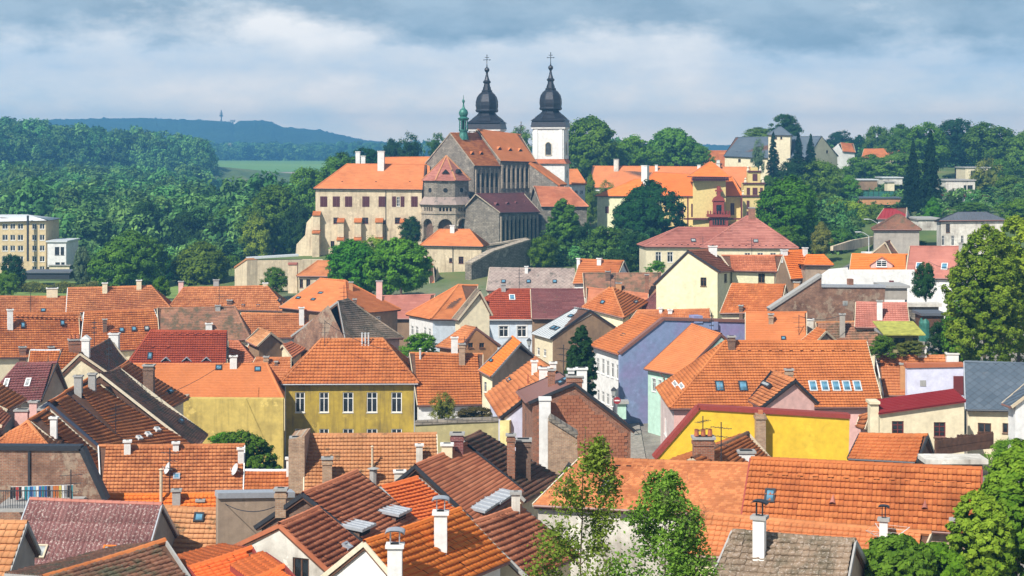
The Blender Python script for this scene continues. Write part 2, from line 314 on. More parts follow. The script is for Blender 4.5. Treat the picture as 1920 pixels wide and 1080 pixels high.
def tile_field(E0, E1, R1, R0, kind, rng, sag=0.0, off=.06):
    es, t, n, Ls, S, sL, sR = slope_basis(E0, E1, R1, R0)
    w_, e_, lift, wave = TILE[kind]
    if kind == 'seam':
        V = []; Q = []; k = 0; N = max(1, int(Ls / w_)); xs = np.linspace(0, Ls, N + 1)
        def P(s, tt, h): return E0 + es * s + t * tt + n * h
        Q.append((0, 1, 2, 3)); V += [P(0, 0, off), P(Ls, 0, off), P(sR, S, off), P(sL, S, off)]
        for x in xs:
            tm = S if sL <= x <= sR else (S * x / sL if x < sL and sL > 0 else (S * (Ls - x) / (Ls - sR) if Ls > sR else S))
            b = len(V); V += [P(x - .02, 0, off), P(x - .02, tm, off), P(x - .02, tm, off + .06), P(x - .02, 0, off + .06), P(x + .02, 0, off), P(x + .02, tm, off), P(x + .02, tm, off + .06), P(x + .02, 0, off + .06)]
            Q += [(b, b + 1, b + 2, b + 3), (b + 4, b + 5, b + 6, b + 7), (b + 3, b + 2, b + 6, b + 7), (b, b + 3, b + 7, b + 4)]
        return np.array([tuple(v) for v in V]), np.array(Q), np.full(len(Q), .5), None
    rows = max(1, int(round(S / e_))); e = S / rows; cols = max(1, int(round(Ls / w_))); w = Ls / cols
    if kind == 'diamond':
        V = []; Q = []; T = []
        rows = int(S / e_) + 2; cols = int(Ls / w_) + 2
        for r in range(rows):
            for c in range(cols):
                s0 = (c + (.5 if r % 2 else 0)) * w_; t0 = r * e_
                pts = [(s0, t0 - e_), (s0 + w_ / 2, t0), (s0, t0 + e_), (s0 - w_ / 2, t0)]; hs = [lift, lift * .55, .0, lift * .55]; b = len(V)
                tt = [min(max(q[1], 0), S) for q in pts]
                ss = [min(max(pts[i][0], sL * tt[i] / S), Ls + (sR - Ls) * tt[i] / S) for i in range(4)]
                area = abs((ss[1] - ss[3]) * (tt[2] - tt[0]))
                if area < .01: continue
                for i in range(4): V.append(tuple(E0 + es * ss[i] + t * tt[i] + n * (off + hs[i])))
                Q.append((b, b + 1, b + 2, b + 3)); T.append(rng.random())
        return np.array(V), np.array(Q), np.array(T), None
    ps, ph = tile_profile(wave, kind); K = len(ps)
    rr, cc = np.meshgrid(np.arange(rows), np.arange(cols), indexing='ij'); rr = rr.ravel(); cc = cc.ravel()
    t0 = rr * e - (.03 if lift else 0) - e * .06; t1 = (rr + 1) * e; t1 = np.minimum(t1, S)
    xl0 = sL * rr * e / S; xr0 = Ls + (sR - Ls) * rr * e / S; xl1 = sL * t1 / S; xr1 = Ls + (sR - Ls) * t1 / S
    keep = ((cc + 1) * w > np.minimum(xl0, xl1) + .01) & (cc * w < np.maximum(xr0, xr1) - .01)
    rr, cc, t0, t1, xl0, xr0, xl1, xr1 = [a[keep] for a in (rr, cc, t0, t1, xl0, xr0, xl1, xr1)]
    N = len(rr); full = (cc * w >= np.maximum(xl0, xl1) - .001) & ((cc + 1) * w <= np.minimum(xr0, xr1) + .001)
    shift = (rr % 2) * w * .5 if kind == 'beaver' else np.zeros(N)
    jit = rng.uniform(-.006, .006, N) if kind in ('pan', 'mid', 'big', 'grid', 'near') else np.zeros(N); jl = rng.uniform(-.2, .35, N) * lift * .6
    x = (cc[:, None] + ps[None, :]) * w + shift[:, None] + jit[:, None]
    x0 = np.clip(x, xl0[:, None], xr0[:, None]); x1 = np.clip(x, xl1[:, None], xr1[:, None])
    def sagf(s_, t_):
        if not sag: return 0
        return sag * (-.6 * np.sin(np.pi * np.clip(t_ / S, 0, 1)) * (1 - .5 * np.cos(2 * np.pi * s_ / Ls)) + .35 * np.sin(s_ * .9 + E0.x) * np.sin(t_ * .7 + 1))
    T0 = np.repeat(t0[:, None], K, 1); T1 = np.repeat(t1[:, None], K, 1)
    hb = off + lift + jl[:, None] + ph[None, :] + sagf(x0, T0); ht = off + ph[None, :] * .85 + sagf(x1, T1) + 0 * jl[:, None]
    if kind == 'corr': ht = hb - lift
    es_, t_, n_ = np.array(es), np.array(t), np.array(n)
    d1, d0 = np.array(R1 - E0), np.array(R0 - E0); S1, S0 = d1 @ t_, d0 @ t_; N1, N0 = d1 @ n_, d0 @ n_
    def P3(s_, tt, hh):      # the slope may be slightly twisted: ridge and eave need not be parallel
        f = np.clip(s_ / Ls, 0, 1) if sR <= sL + .01 else np.clip((s_ / Ls + (s_ - sL) / (sR - sL)) / 2, 0, 1); q = tt / S; tt2 = q * (S0 + (S1 - S0) * f); hh2 = hh + q * (N0 + (N1 - N0) * f)
        return np.array(E0)[None, None, :] + s_[..., None] * es_ + tt2[..., None] * t_ + hh2[..., None] * n_
    bot = P3(x0, T0, hb); top = P3(x1, T1, ht); ris = P3(x0, T0 + (.035 if lift > .06 else .004), hb - lift - .035)
    V = np.stack([ris, bot, top], 1).reshape(-1, 3)     # N,3,K
    b = (np.arange(N) * 3 * K)[:, None]; k = np.arange(K - 1)[None, :]
    q1 = np.stack([b + k, b + k + 1, b + K + k + 1, b + K + k], -1).reshape(N, -1, 4); q2 = np.stack([b + K + k, b + K + k + 1, b + 2 * K + k + 1, b + 2 * K + k], -1).reshape(N, -1, 4)
    Q = np.concatenate([q1, q2], 1); tone = rng.random(N)
    tone = np.where(rng.random(N) < .035, rng.random(N), .5 + (tone - .5) * .5) * .999
    info = dict(N=N, K=K, V=V.reshape(N, 3 * K, 3), Q=Q, tone=tone, full=full, shift=shift)
    return V, Q.reshape(-1, 4), np.repeat(tone, Q.shape[1]), info

# ------------------------------------------------------------------ houses: a rectangular plan with a ridge roof, fitted to measured corners
HOUSES = []; BUILT = {}
CORN = ('FL', 'FR', 'BR', 'BL', 'RL', 'RR')
def corners(p):
    x, Y, th, L, W, ze, h, a, b, m, zb = p
    u = np.array([math.cos(th), math.sin(th), 0]); v = np.array([-math.sin(th), math.cos(th), 0]); o = np.array([x, Y, ze]); z = np.array([0, 0, 1.])
    return dict(FL=o, FR=o + u * L, BR=o + u * L + v * W + z * zb, BL=o + v * W + z * zb, RL=o + u * a + v * W * m + z * h, RR=o + u * (L - b) + v * W * m + z * h)
def fit(pts, Y, th, W=None, L=None, pitch=40, hip=(0, 0), asym=False, sth=14):
    th = R(th); ex = pts.get('FL') or pts.get('RL'); ey = (pts.get('FL') or pts.get('FR') or (ex[0], ex[1] + 50))[1]
    W0 = W or 9.0
    p = np.array([(ex[0] - CX) * Y / FPX, Y, th, L or 9.0, W0, HC - (ey - HY) * Y / FPX, W0 * .5 * math.tan(R(pitch)), hip[0] * W0 * .5, hip[1] * W0 * .5, .5, 0.0])
    def res(q):
        C = corners(q); r = []
        for k, (a, b) in pts.items():
            X = to_px(C[k]); r += [(X[0] - a) / 5.0, (X[1] - b) / 5.0]
        my = (C['FL'][1] + C['FR'][1]) / 2
        r += [(my - Y) / .5, (q[2] - th) / R(sth), (q[4] - W0) / (.15 if W else 2.0), (q[3] - (L or 10)) / (.3 if L else 12),
              (q[6] / (q[4] * max(q[9], .2)) - math.tan(R(pitch))) / .10]
        r += [(q[7] - hip[0] * q[4] * .5) / (1.0 if hip[0] else .01), (q[8] - hip[1] * q[4] * .5) / (1.0 if hip[1] else .01), (q[9] - .5) / (.15 if asym else .01), q[10] / (1.5 if asym else .01)]
        return np.array(r)
    lam = 1e-2; r = res(p); c = r @ r
    for it in range(60):
        J = np.empty((len(r), len(p)))
        for i in range(len(p)):
            d = 1e-4 * max(1, abs(p[i])); q = p.copy(); q[i] += d; J[:, i] = (res(q) - r) / d
        A = J.T @ J
        for _ in range(6):
            st = np.linalg.solve(A + lam * np.diag(np.diag(A) + 1e-6), -J.T @ r); q = p + st
            q[3] = max(q[3], 1.5); q[4] = max(q[4], 2); q[6] = max(q[6], .3); q[7] = max(q[7], 0); q[8] = max(q[8], 0)
            r2 = res(q); c2 = r2 @ r2
            if c2 < c: p, r, c, lam = q, r2, c2, lam * .3; break
            lam *= 4
        else: break
    return p, math.sqrt(c)
def H(label, Y, th, pts, key=None, name='town_house', cat='house', group=None, wh=6.0, **kw):
    f = {k: kw.pop(k) for k in ('W', 'L', 'pitch', 'hip', 'asym', 'sth') if k in kw}
    p, e = fit(pts, Y, th, **f)
    HOUSES.append(dict(label=label, p=p, err=e, key=key, name=name, cat=cat, group=group, wh=wh, pts=pts, **kw)); return HOUSES[-1]

FRAMEC = {}
def window_mesh(w, h, style, fm):
    k = (round(w, 1), round(h, 1), style, fm)
    if k in FRAMEC: return FRAMEC[k]
    w, h = k[0], k[1]; f = MB(); t = min(.08, w * .09); d0, d1 = .06, .12
    if style == 'shutter':
        f.box(-w / 2, -.03, -h / 2, -.01, .03, h / 2); f.box(.01, -.03, -h / 2, w / 2, .03, h / 2)
        z = -h / 2 + .06
        while z < h / 2 - .05: f.box(-w / 2 + .06, -.055, z, -.07, -.03, z + .06); f.box(.07, -.055, z, w / 2 - .06, -.03, z + .06); z += .14
    else:
        for x0, x1 in ((-w / 2, -w / 2 + t), (w / 2 - t, w / 2)): f.box(x0, d0, -h / 2, x1, d1, h / 2)
        f.box(-w / 2 + t, d0, -h / 2, w / 2 - t, d1, -h / 2 + t); f.box(-w / 2 + t, d0, h / 2 - t, w / 2 - t, d1, h / 2)
        if style in ('cross', 'trim', 'six'):
            zt = h / 2 - h * .3; f.box(-t * .45, d0 + .01, -h / 2 + t, t * .45, d1 - .01, zt - t * .4); f.box(-t * .45, d0 + .01, zt + t * .4, t * .45, d1 - .01, h / 2 - t); f.box(-w / 2 + t, d0 + .005, zt - t * .4, w / 2 - t, d1 - .005, zt + t * .4)
            if style == 'six':
                z2 = -h / 2 + h * .33; f.box(-w / 2 + t, d0 + .01, z2 - .02, -t * .5, d1 - .02, z2 + .02); f.box(t * .5, d0 + .01, z2 - .02, w / 2 - t, d1 - .02, z2 + .02)
        elif style == 'two': f.box(-t * .5, d0 + .01, -h / 2 + t, t * .5, d1 - .01, h / 2 - t)
        f.box(-w / 2 - .04, -.07, -h / 2 - .06, w / 2 + .04, .05, -h / 2 - .004)
        if style == 'trim':
            q = .13
            f.box(-w / 2 - q, -.025, -h / 2 - .06, -w / 2 - .045, .0, h / 2 + q); f.box(w / 2 + .045, -.025, -h / 2 - .06, w / 2 + q, 0, h / 2 + q); f.box(-w / 2 - .045, -.025, h / 2 + .003, w / 2 + .045, 0, h / 2 + q)
    me = bpy.data.meshes.new('window'); me.from_pydata(f.v, [], f.f); me.materials.append(MATS[fm])
    g = bpy.data.meshes.new('pane'); y = .095
    g.from_pydata([(-w / 2 + t, y, -h / 2 + t), (w / 2 - t, y, -h / 2 + t), (w / 2 - t, y, h / 2 - t), (-w / 2 + t, y, h / 2 - t)], [], [(0, 1, 2, 3)]); g.materials.append(MATS['glass' if style != 'open' else 'dark_inside'])
    FRAMEC[k] = (me, None if style == 'shutter' else g); return FRAMEC[k]

def chimney(parent, c, zt, wd, dp, kind, rz=0):
    """c: base point, zt: top, in the parent's frame"""
    h = zt - c[2]; o = MB(); capk = None; m = {'white': 'w_white', 'brick': 'b_red', 'dark': 'b_dark', 'tan': 'b_tan', 'cream': 'w_cream', 'grey': 'concrete', 'pink': 'w_pink', 'clinker': 'b_clinker', 'hood': 'w_white', 'darkhood': 'w_white', 'palewhite': 'w_oldwhite', 'arch': 'w_oldwhite', 'orange': 'w_orange', 'mossy': 'w_grey', 'pots': 'b_red', 'gable': 'w_white'}.get(kind, 'w_white')
    o.box(-wd / 2, -dp / 2, -.8, wd / 2, dp / 2, h - .12)
    if kind in ('brick', 'dark', 'tan', 'clinker', 'pots'): o.box(-wd / 2 - .05, -dp / 2 - .05, h - .45, wd / 2 + .05, dp / 2 + .05, h - .28)
    ch = o.build('chimney', m, parent); ch.location = (c[0], c[1], c[2]); ch.rotation_euler = (0, 0, rz)
    k = MB(); cm = 'w_white' if kind in ('white', 'hood', 'cream', 'palewhite', 'gable') else 'concrete'
    k.box(-wd / 2 - .08, -dp / 2 - .08, h - .12, wd / 2 + .08, dp / 2 + .08, h)
    if kind == 'gable':
        k.prism([(-wd / 2 - .1, -dp / 2 - .1, h), (0, -dp / 2 - .1, h + wd * .55), (wd / 2 + .1, -dp / 2 - .1, h)], (0, dp + .2, 0)); 
    k.build('chimney_cap', cm, ch)
    f = MB(); f.box(-wd / 2 + .1, -dp / 2 + .1, h + .003, wd / 2 - .1, dp / 2 - .1, h + .02); f.build('flue', 'dark_inside', ch) if kind != 'gable' else None
    if kind == 'pots':
        q = MB()
        for i in range(3): q.lathe([(.14, h), (.11, h + .35), (.13, h + .38), (.08, h + .38)], 8, (-wd / 2 + wd * (i + .5) / 3, 0, 0))
        q.build('chimney_pot', 'r_rust', ch)
    if kind in ('hood', 'darkhood'):
        q = MB()
        for sx in (-1, 1):
            for sy in (-1, 1): q.tube((sx * (wd / 2 - .1), sy * (dp / 2 - .1), h), (sx * (wd / 2 - .1), sy * (dp / 2 - .1), h + .45), .02, n=5)
        n = 8
        for i in range(n):
            a0, a1 = math.pi * i / n, math.pi * (i + 1) / n; r = wd * .68
            q.poly([(-r * math.cos(a0), -dp * .7, h + .45 + r * .35 * math.sin(a0)), (-r * math.cos(a1), -dp * .7, h + .45 + r * .35 * math.sin(a1)), (-r * math.cos(a1), dp * .7, h + .45 + r * .35 * math.sin(a1)), (-r * math.cos(a0), dp * .7, h + .45 + r * .35 * math.sin(a0))])
            q.poly([(-r * math.cos(a0), -dp * .7, h + .41 + r * .35 * math.sin(a0)), (-r * math.cos(a1), -dp * .7, h + .41 + r * .35 * math.sin(a1)), (-r * math.cos(a1), dp * .7, h + .41 + r * .35 * math.sin(a1)), (-r * math.cos(a0), dp * .7, h + .41 + r * .35 * math.sin(a0))])
        q.build('chimney_hood', 'dark_metal' if kind == 'darkhood' else 'sheet_metal', ch)
    return ch
def antenna(parent, c, h):
    o = MB(); o.tube((0, 0, -.4), (0, 0, h), .03, n=5)
    for k in range(3): 
        z = h - .3 - .45 * k; o.tube((-.6 + .1 * k, 0, z), (.6 - .1 * k, 0, z), .014, n=4)
        for j in range(5): o.tube((-.5 + .25 * j, -.22, z), (-.5 + .25 * j, .22, z), .01, n=4)
    a = o.build('antenna', 'dark_metal', parent); a.location = c; a.rotation_euler = (0, 0, random.uniform(-.6, .6))
def dish(parent, c, r=.4, az=-1.2):
    o = MB(); o.lathe([(0, .0), (r * .5, .03), (r * .85, .09), (r, .14), (r * .85, .11), (r * .5, .05), (0, .02)], 14); o.tube((0, 0, -.25), (0, 0, 0), .03, n=5); o.tube((0, -r, .1), (0, 0, .45), .012, n=4)
    a = o.build('satellite_dish', 'pale_metal', parent, smooth=True); a.location = c; a.rotation_euler = (R(65), 0, az)

def plane_hit(o, n, px, py):
    d = ray(px, py); c = Vector((0, 0, HC)); k = (o - c).dot(n) / d.dot(n); return c + d * k
class House:
    def __init__(s, h):
        s.h = h; p = h['p']; s.p = p; s.th = p[2]
        s.C = {k: Vector(v) for k, v in corners(p).items()}; C0 = {k: v.copy() for k, v in s.C.items()}
        for k, (a, b) in h['pts'].items(): s.C[k] = at(a, b, s.C[k].y)          # the surveyed corner, at its fitted distance
        for f_, b_ in (('FL', 'BL'), ('FR', 'BR')):                              # hidden back corners follow the front ones
            if b_ not in h['pts']: s.C[b_] += (s.C[f_] - C0[f_]) * .6 + ((s.C['R' + f_[1]] - C0['R' + f_[1]]) * .4)
        for f_, b_ in (('BL', 'FL'), ('BR', 'FR')):
            if b_ not in h['pts'] and f_ in h['pts']: s.C[b_] += (s.C[f_] - C0[f_]) * .6
        for k in ('RL', 'RR'):
            if k not in h['pts']: s.C[k] += (s.C['F' + k[1]] - C0['F' + k[1]]) * .7
        cen = (s.C['FL'] + s.C['FR'] + s.C['BR'] + s.C['BL']) / 4; zg = p[5] - h['wh']; s.loc = Vector((cen.x, cen.y, zg))
        s.M = Matrix.Translation(s.loc) @ Matrix.Rotation(s.th, 4, 'Z'); s.Mi = s.M.inverted()
        s.c = {k: s.Mi @ v for k, v in s.C.items()}
        s.slopes = {'F': ('FL', 'FR', 'RR', 'RL'), 'B': ('BR', 'BL', 'RL', 'RR')}
        if p[7] > .25: s.slopes['L'] = ('BL', 'FL', 'RL', 'RL')
        if p[8] > .25: s.slopes['R'] = ('FR', 'BR', 'RR', 'RR')
    def hit(s, px, py, only=None):
        best = None
        for k, cs in s.slopes.items():
            if only and k not in only: continue
            E0, E1, R1, R0 = [s.C[q] for q in cs]; es, t, n, Ls, S, sL, sR = slope_basis(E0, E1, R1, R0)
            if n.dot(ray(px, py)) > -.02: continue
            q = plane_hit(E0, n, px, py); a = (q - E0).dot(es); b = (q - E0).dot(t)
            lo = sL * b / S; hi = Ls + (sR - Ls) * b / S
            out = max(0, -b, b - S, lo - a, a - hi)
            if best is None or out < best[0] - .05: best = (out, k, q, es, t, n)
        return best
    def build(s):
        h = s.h; c = s.c; L, W = s.p[3], s.p[4]; rng = np.random.default_rng(int(abs(s.p[0] * 97 + s.p[1] * 13)) % 99991); random.seed(int(abs(s.p[0] * 31 + s.p[1] * 7)))
        root = empty(h['name'], s.loc, s.th, h['label'], h['cat'], h['group']); s.root = root
        Y = s.p[1]; rm = h.get('roof', 'r_orange'); kind = h.get('tile', 'mid'); sag = h.get('sag', .05)
        o = h.get('ov', .32); fx, bx = c['FL'].x, c['FR'].x; gL = o if 'L' in s.slopes else h.get('vg', .12); gR = o if 'R' in s.slopes else h.get('vg', .12)
        # deck
        d = MB(); th_ = .10 + sag * .6; dp = .02 + sag * .7
        for k, cs in s.slopes.items():
            P = [c[q] for q in cs]; n = slope_basis(*P)[2]
            if cs[2] == cs[3]: P = P[:3]
            P = [q - n * dp for q in P]; d.prism(P, -n * th_)
        roof = d.build('roof', h.get('deck', 'wood'), root)
        allV = []; allQ = []; allT = []; off = 0; near = h.get('near', False)
        for k, cs in s.slopes.items():
            P = [c[q] for q in cs]
            wn = s.M.to_3x3() @ slope_basis(*P)[2]; vis = wn.dot(s.C[cs[0]] - Vector((0, 0, HC))) < 0
            kk = kind
            if not vis and kind in ('pan', 'mid', 'big', 'beaver', 'grid', 'near'): kk = 'strip'
            elif Y > 215 and kind in ('pan', 'mid', 'big', 'grid'): kk = 'strip'
            elif Y > 150 and kind == 'beaver': kk = 'finestrip'
            V, Q, T, info = tile_field(*P, kk, rng, sag)
            if near and vis and info and kk == kind:
                cV = info['V']; wV = (np.array(s.M.to_3x3()) @ cV[:, 4].T).T + np.array(s.M.translation)
                X = CX + FPX * wV[:, 0] / wV[:, 1]; Z = HY + FPX * (HC - wV[:, 2]) / wV[:, 1]
                ok = info['full'] & (X > 5) & (X < 1915) & (Z > 0) & (Z < 1078); idx = np.where(ok)[0]; idx = idx[np.argsort(wV[idx, 1])][:near if near > 1 else 300]
                if len(idx):
                    i0 = idx[0]; K = info['K']; ref = cV[i0]; ps = info['Q'][0]; loc = ref - ref[K]
                    me = np_mesh('roof_tile', loc, info['Q'][i0] - i0 * 3 * K, mats=[rm])
                    for i in idx: inst(me, 'roof_tile', roof, tuple(cV[i][K]))
                    keepm = np.ones(info['N'], bool); keepm[idx] = False
                    Qk = info['Q'][keepm].reshape(-1, 4); T = np.repeat(info['tone'][keepm], info['Q'].shape[1]); Q = Qk
            allV.append(V); allQ.append(Q + off); allT.append(T); off += len(V)
        me = np_mesh('roof_tiles', np.concatenate(allV), np.concatenate(allQ), mats=[rm], tone=np.concatenate(allT)); link(bpy.data.objects.new('roof_tiles', me), roof, kind='stuff')
        # ridge and hip caps
        cap = MB(); lines = [('RL', 'RR')] + ([('FL', 'RL'), ('BL', 'RL')] if 'L' in s.slopes else []) + ([('FR', 'RR'), ('BR', 'RR')] if 'R' in s.slopes else [])
        if kind not in ('flat', 'seam'):
            for a, b in lines:
                A, B = c[a], c[b]; D = (B - A).length
                if D < .5: continue
                n = max(1, int(D / .42)); up = Vector((0, 0, .045 + .02))
                for i in range(n):
                    sg = lambda q: -sag * .5 * math.sin(math.pi * q)
                    p0 = A.lerp(B, i / n) + up + Vector((0, 0, sg(i / n))); p1 = A.lerp(B, (i + 1.08) / n) + up + Vector((0, 0, sg((i + 1) / n)))
                    cap.tube(p0, p1, .115, .135, 6, 0, False)
            cap.build('ridge_tiles', h.get('ridge', rm), roof, kind='stuff')
        # walls with window openings
        dz = .14 + sag * .8; zbm = -3.0; hl, hr = 'L' in s.slopes, 'R' in s.slopes
        def inset(k, gu, gv):
            k2 = {'FL': 'FR', 'FR': 'FL', 'BL': 'BR', 'BR': 'BL'}[k]; k3 = {'FL': 'BL', 'BL': 'FL', 'FR': 'BR', 'BR': 'FR'}[k]
            a_ = (c[k2] - c[k]); b_ = (c[k3] - c[k]); q = c[k] + a_ * (gu / max(a_.length, .1)) + b_ * (gv / max(b_.length, .1)); rd = c['R' + k[1]]
            run = max(.5, (Vector((rd.x, rd.y, 0)) - Vector((c[k].x, c[k].y, 0))).length) if (hl if k[1] == 'L' else hr) else max(.5, abs(rd.y - c[k].y))
            q.z = c[k].z + (rd.z - c[k].z) * gv / run - dz; return q
        K4 = {k: inset(k, gL if k[1] == 'L' else gR, o) for k in ('FL', 'FR', 'BR', 'BL')}
        def mkface(a, b, apex):
            A_, B_ = K4[a], K4[b]; eu = Vector((B_.x - A_.x, B_.y - A_.y, 0)); ln = eu.length; eu = eu / ln; nr = Vector((eu.y, -eu.x, 0)); org = Vector((A_.x, A_.y, 0))
            pts = [(0, zbm), (ln, zbm), (ln, B_.z)]
            if apex: r_ = c[apex]; pts.append((min(max((Vector((r_.x, r_.y, 0)) - org).dot(eu), .1), ln - .1), r_.z - dz))
            return (org, eu, nr, pts + [(0, A_.z)])
        faces = {'F': mkface('FL', 'FR', None), 'B': mkface('BR', 'BL', None), 'L': mkface('BL', 'FL', None if hl else 'RL'), 'R': mkface('FR', 'BR', None if hr else 'RR')}
        x0, x1, y0, ze = K4['FL'].x, K4['FR'].x, (K4['FL'].y + K4['FR'].y) / 2, (c['FL'].z + c['FR'].z) / 2
        wallm = h.get('wall', 'w_cream'); over = h.get('walls', {}); M3 = s.M.to_3x3()
        holes = {k: [] for k in faces}
        for wn in h.get('win', []):
            f, a0, b0, a1, b1 = wn[:5]; style = wn[5] if len(wn) > 5 else 'cross'; fm = wn[6] if len(wn) > 6 else 'white_paint'
            org, eu, nr, _ = faces[f]; wo = s.M @ org; wnr = M3 @ nr
            q0 = s.Mi @ plane_hit(wo, wnr, a0, (b0 + b1) / 2); q1 = s.Mi @ plane_hit(wo, wnr, a1, (b0 + b1) / 2)
            r0 = s.Mi @ plane_hit(wo, wnr, (a0 + a1) / 2, b0); r1 = s.Mi @ plane_hit(wo, wnr, (a0 + a1) / 2, b1)
            uc = ((q0 - org).dot(eu) + (q1 - org).dot(eu)) / 2; ww = max(.3, abs((q1 - q0).dot(eu))); zc = (r0.z + r1.z) / 2; hh = max(.3, abs(r0.z - r1.z))
            ww, hh = round(ww, 1), round(hh, 1)
            outl = faces[f][3]; us = [q[0] for q in outl]
            if uc - ww / 2 < min(us) + .05 or uc + ww / 2 > max(us) - .05 or ww > 6: 
                print('window outside', (h['label'] or 'part')[:30], f, a0, b0); continue
            me, g = window_mesh(ww, hh, style, fm)
            rz = math.atan2(eu.y, eu.x)
            wo_ = inst(me, 'window', root, tuple(org + eu * uc + Vector((0, 0, zc))), (0, 0, rz))
            if g: inst(g, 'pane', wo_)
            if style != 'shutter': holes[f].append([(uc - ww / 2, zc - hh / 2), (uc + ww / 2, zc - hh / 2), (uc + ww / 2, zc + hh / 2), (uc - ww / 2, zc + hh / 2)])
        wm = MB(); mats = [wallm]
        for k, (org, eu, nr, outl) in faces.items():
            mi = 0
            if k in over: mats.append(over[k]); mi = len(mats) - 1
            wm.face_holes(outl, holes[k], org, eu, Vector((0, 0, 1)), .16, nr, mi, mi)
        wm.build('wall', mats, root)
        # bargeboards, gutter, downpipes, cornice
        vm = h.get('verge', 'beige'); b = MB()
        for sd, hip in (('L', 'L' in s.slopes), ('R', 'R' in s.slopes)):
            if hip: continue
            r_ = c['R' + sd]; xo = .03 if sd == 'R' else -.03
            for e_ in (c['F' + sd], c['B' + sd]):
                b = MB(); b.beam(e_ + Vector((xo, 0, .02)), r_ + Vector((xo, 0, .02)), .07, .19); b.build('bargeboard', vm, root)
        if h.get('gutter', True):
            g = MB(); gm = h.get('gutm', 'brown_metal')
            g.tube(c['FL'] + Vector((.05, -.06, .0)), c['FR'] + Vector((-.05, -.06, .0)), .075, n=6)
            for q in h.get('pipes', []):
                x = x0 + (x1 - x0) * q; g.tube((x, c['FL'].y - .06, ze - .02), (x, y0 - .1, ze - .5), .05, n=6); g.tube((x, y0 - .1, ze - .5), (x, y0 - .1, zbm), .05, n=6)
            g.build('gutter', gm, root)
        for cr in h.get('cornice', []):
            q = MB(); zz_, hh_, m_ = cr; q.box(x0 - .1, y0 - .1, ze + zz_, x1 + .1, y0 - .003, ze + zz_ + hh_); q.build('cornice', m_, root)
        for cc in h.get('ch', []):
            px, yt, yb, wpx, kd = cc[:5]; hb = s.hit(px, yb)
            if hb[0] < .6: q = hb[2]
            else:   # base hidden: stands on the ridge line
                A, B = s.C['RL'], s.C['RR']; best = min((abs(to_px(A.lerp(B, i / 40))[0] - px), i) for i in range(41)); q = A.lerp(B, best[1] / 40); q = q + Vector((0, .5, -.4))
            wd = wpx * q.y / FPX; dpt = (cc[5] * q.y / FPX) if len(cc) > 5 else wd * .75; zt = HC - (yt - HY) * q.y / FPX
            if zt - q.z < .2: zt = q.z + .6
            xx = (px - CX) * q.y / FPX; rz_ = -s.th if abs(math.degrees(s.th)) > 30 else 0
            base = s.Mi @ Vector((xx, q.y + dpt / 2 * .8, q.z)); chimney(root, base, base.z + zt - q.z, wd, dpt, kd, rz_)
        for sk_ in h.get('sky', []):
            px, py, wpx, hpx = sk_[:4]; pm = sk_[4] if len(sk_) > 4 else 'skyglass'
            hb = s.hit(px, py)
            if hb[0] > .5: print('skylight off', (h['label'] or 'part')[:30], px, py); continue
            _, k, q, es, t, n = hb; q2 = plane_hit(q, n, px + wpx / 2, py); q3 = plane_hit(q, n, px, py - hpx / 2)
            ww = min(2.5, max(.35, abs((q2 - q).dot(es)) * 2)); hh = min(3, max(.4, abs((q3 - q).dot(t)) * 2))
            m_ = MB(); t_ = .09; m_.box(-ww / 2, -hh / 2, -.05, ww / 2, -hh / 2 + t_, .16); m_.box(-ww / 2, hh / 2 - t_, -.05, ww / 2, hh / 2, .16); m_.box(-ww / 2, -hh / 2 + t_, -.05, -ww / 2 + t_, hh / 2 - t_, .16); m_.box(ww / 2 - t_, -hh / 2 + t_, -.05, ww / 2, hh / 2 - t_, .16)
            ob = m_.build('skylight', sk_[5] if len(sk_) > 5 else 'dark_metal', root)
            mat = Matrix((es, t, n)).transposed().to_4x4(); mat.translation = q + n * .05; ob.matrix_local = s.Mi @ mat
            g = MB(); g.poly([(-ww / 2 + t_, -hh / 2 + t_, .12), (ww / 2 - t_, -hh / 2 + t_, .12), (ww / 2 - t_, hh / 2 - t_, .12), (-ww / 2 + t_, hh / 2 - t_, .12)]); g.build('pane', pm, ob)
        for vt in h.get('vents', []):    # rows of small vent tiles: y pixel line
            xa, ya, xb, yb, n = vt; v_ = MB()
            for i in range(n):
                f = (i + .5) / n; hb = s.hit(xa + (xb - xa) * f, ya + (yb - ya) * f)
                if hb[0] > .3: continue
                q = s.Mi @ hb[2]; nn = s.Mi.to_3x3() @ hb[5]; tt = s.Mi.to_3x3() @ hb[4]; ee = s.Mi.to_3x3() @ hb[3]
                a = q + nn * .10; v_.poly([a - ee * .13 - tt * .12 + nn * .12, a + ee * .13 - tt * .12 + nn * .12, a + ee * .1 + tt * .2, a - ee * .1 + tt * .2]); v_.poly([a - ee * .13 - tt * .12, a + ee * .13 - tt * .12, a + ee * .13 - tt * .12 + nn * .12, a - ee * .13 - tt * .12 + nn * .12], 1)
                for sg in (-1, 1): v_.poly([a + ee * .13 * sg - tt * .12, a + ee * .13 * sg - tt * .12 + nn * .12, a + ee * .1 * sg + tt * .2])
            if v_.v: v_.build('vent_tiles', [rm, 'dark_inside'], roof, kind='stuff')
        for dm in h.get('dorm', []):     # little gabled or shed dormers: px, py (foot of the front), width px, height px, kind
            px, py, wpx, hpx, kd = dm[:5]; hb = s.hit(px, py)
            if hb[0] > .6: print('dormer off', (h['label'] or 'part')[:30], px, py); continue
            q = hb[2]; ww = wpx * q.y / FPX; hh = hpx * q.y / FPX; tt = s.Mi.to_3x3() @ hb[4]; ee = s.Mi.to_3x3() @ hb[3]; nn = s.Mi.to_3x3() @ hb[5]
            out = Vector((tt.x, tt.y, 0)).normalized(); pit = tt.z / math.hypot(tt.x, tt.y); q = s.Mi @ q; z = Vector((0, 0, 1)); m_ = MB(); t2 = MB()
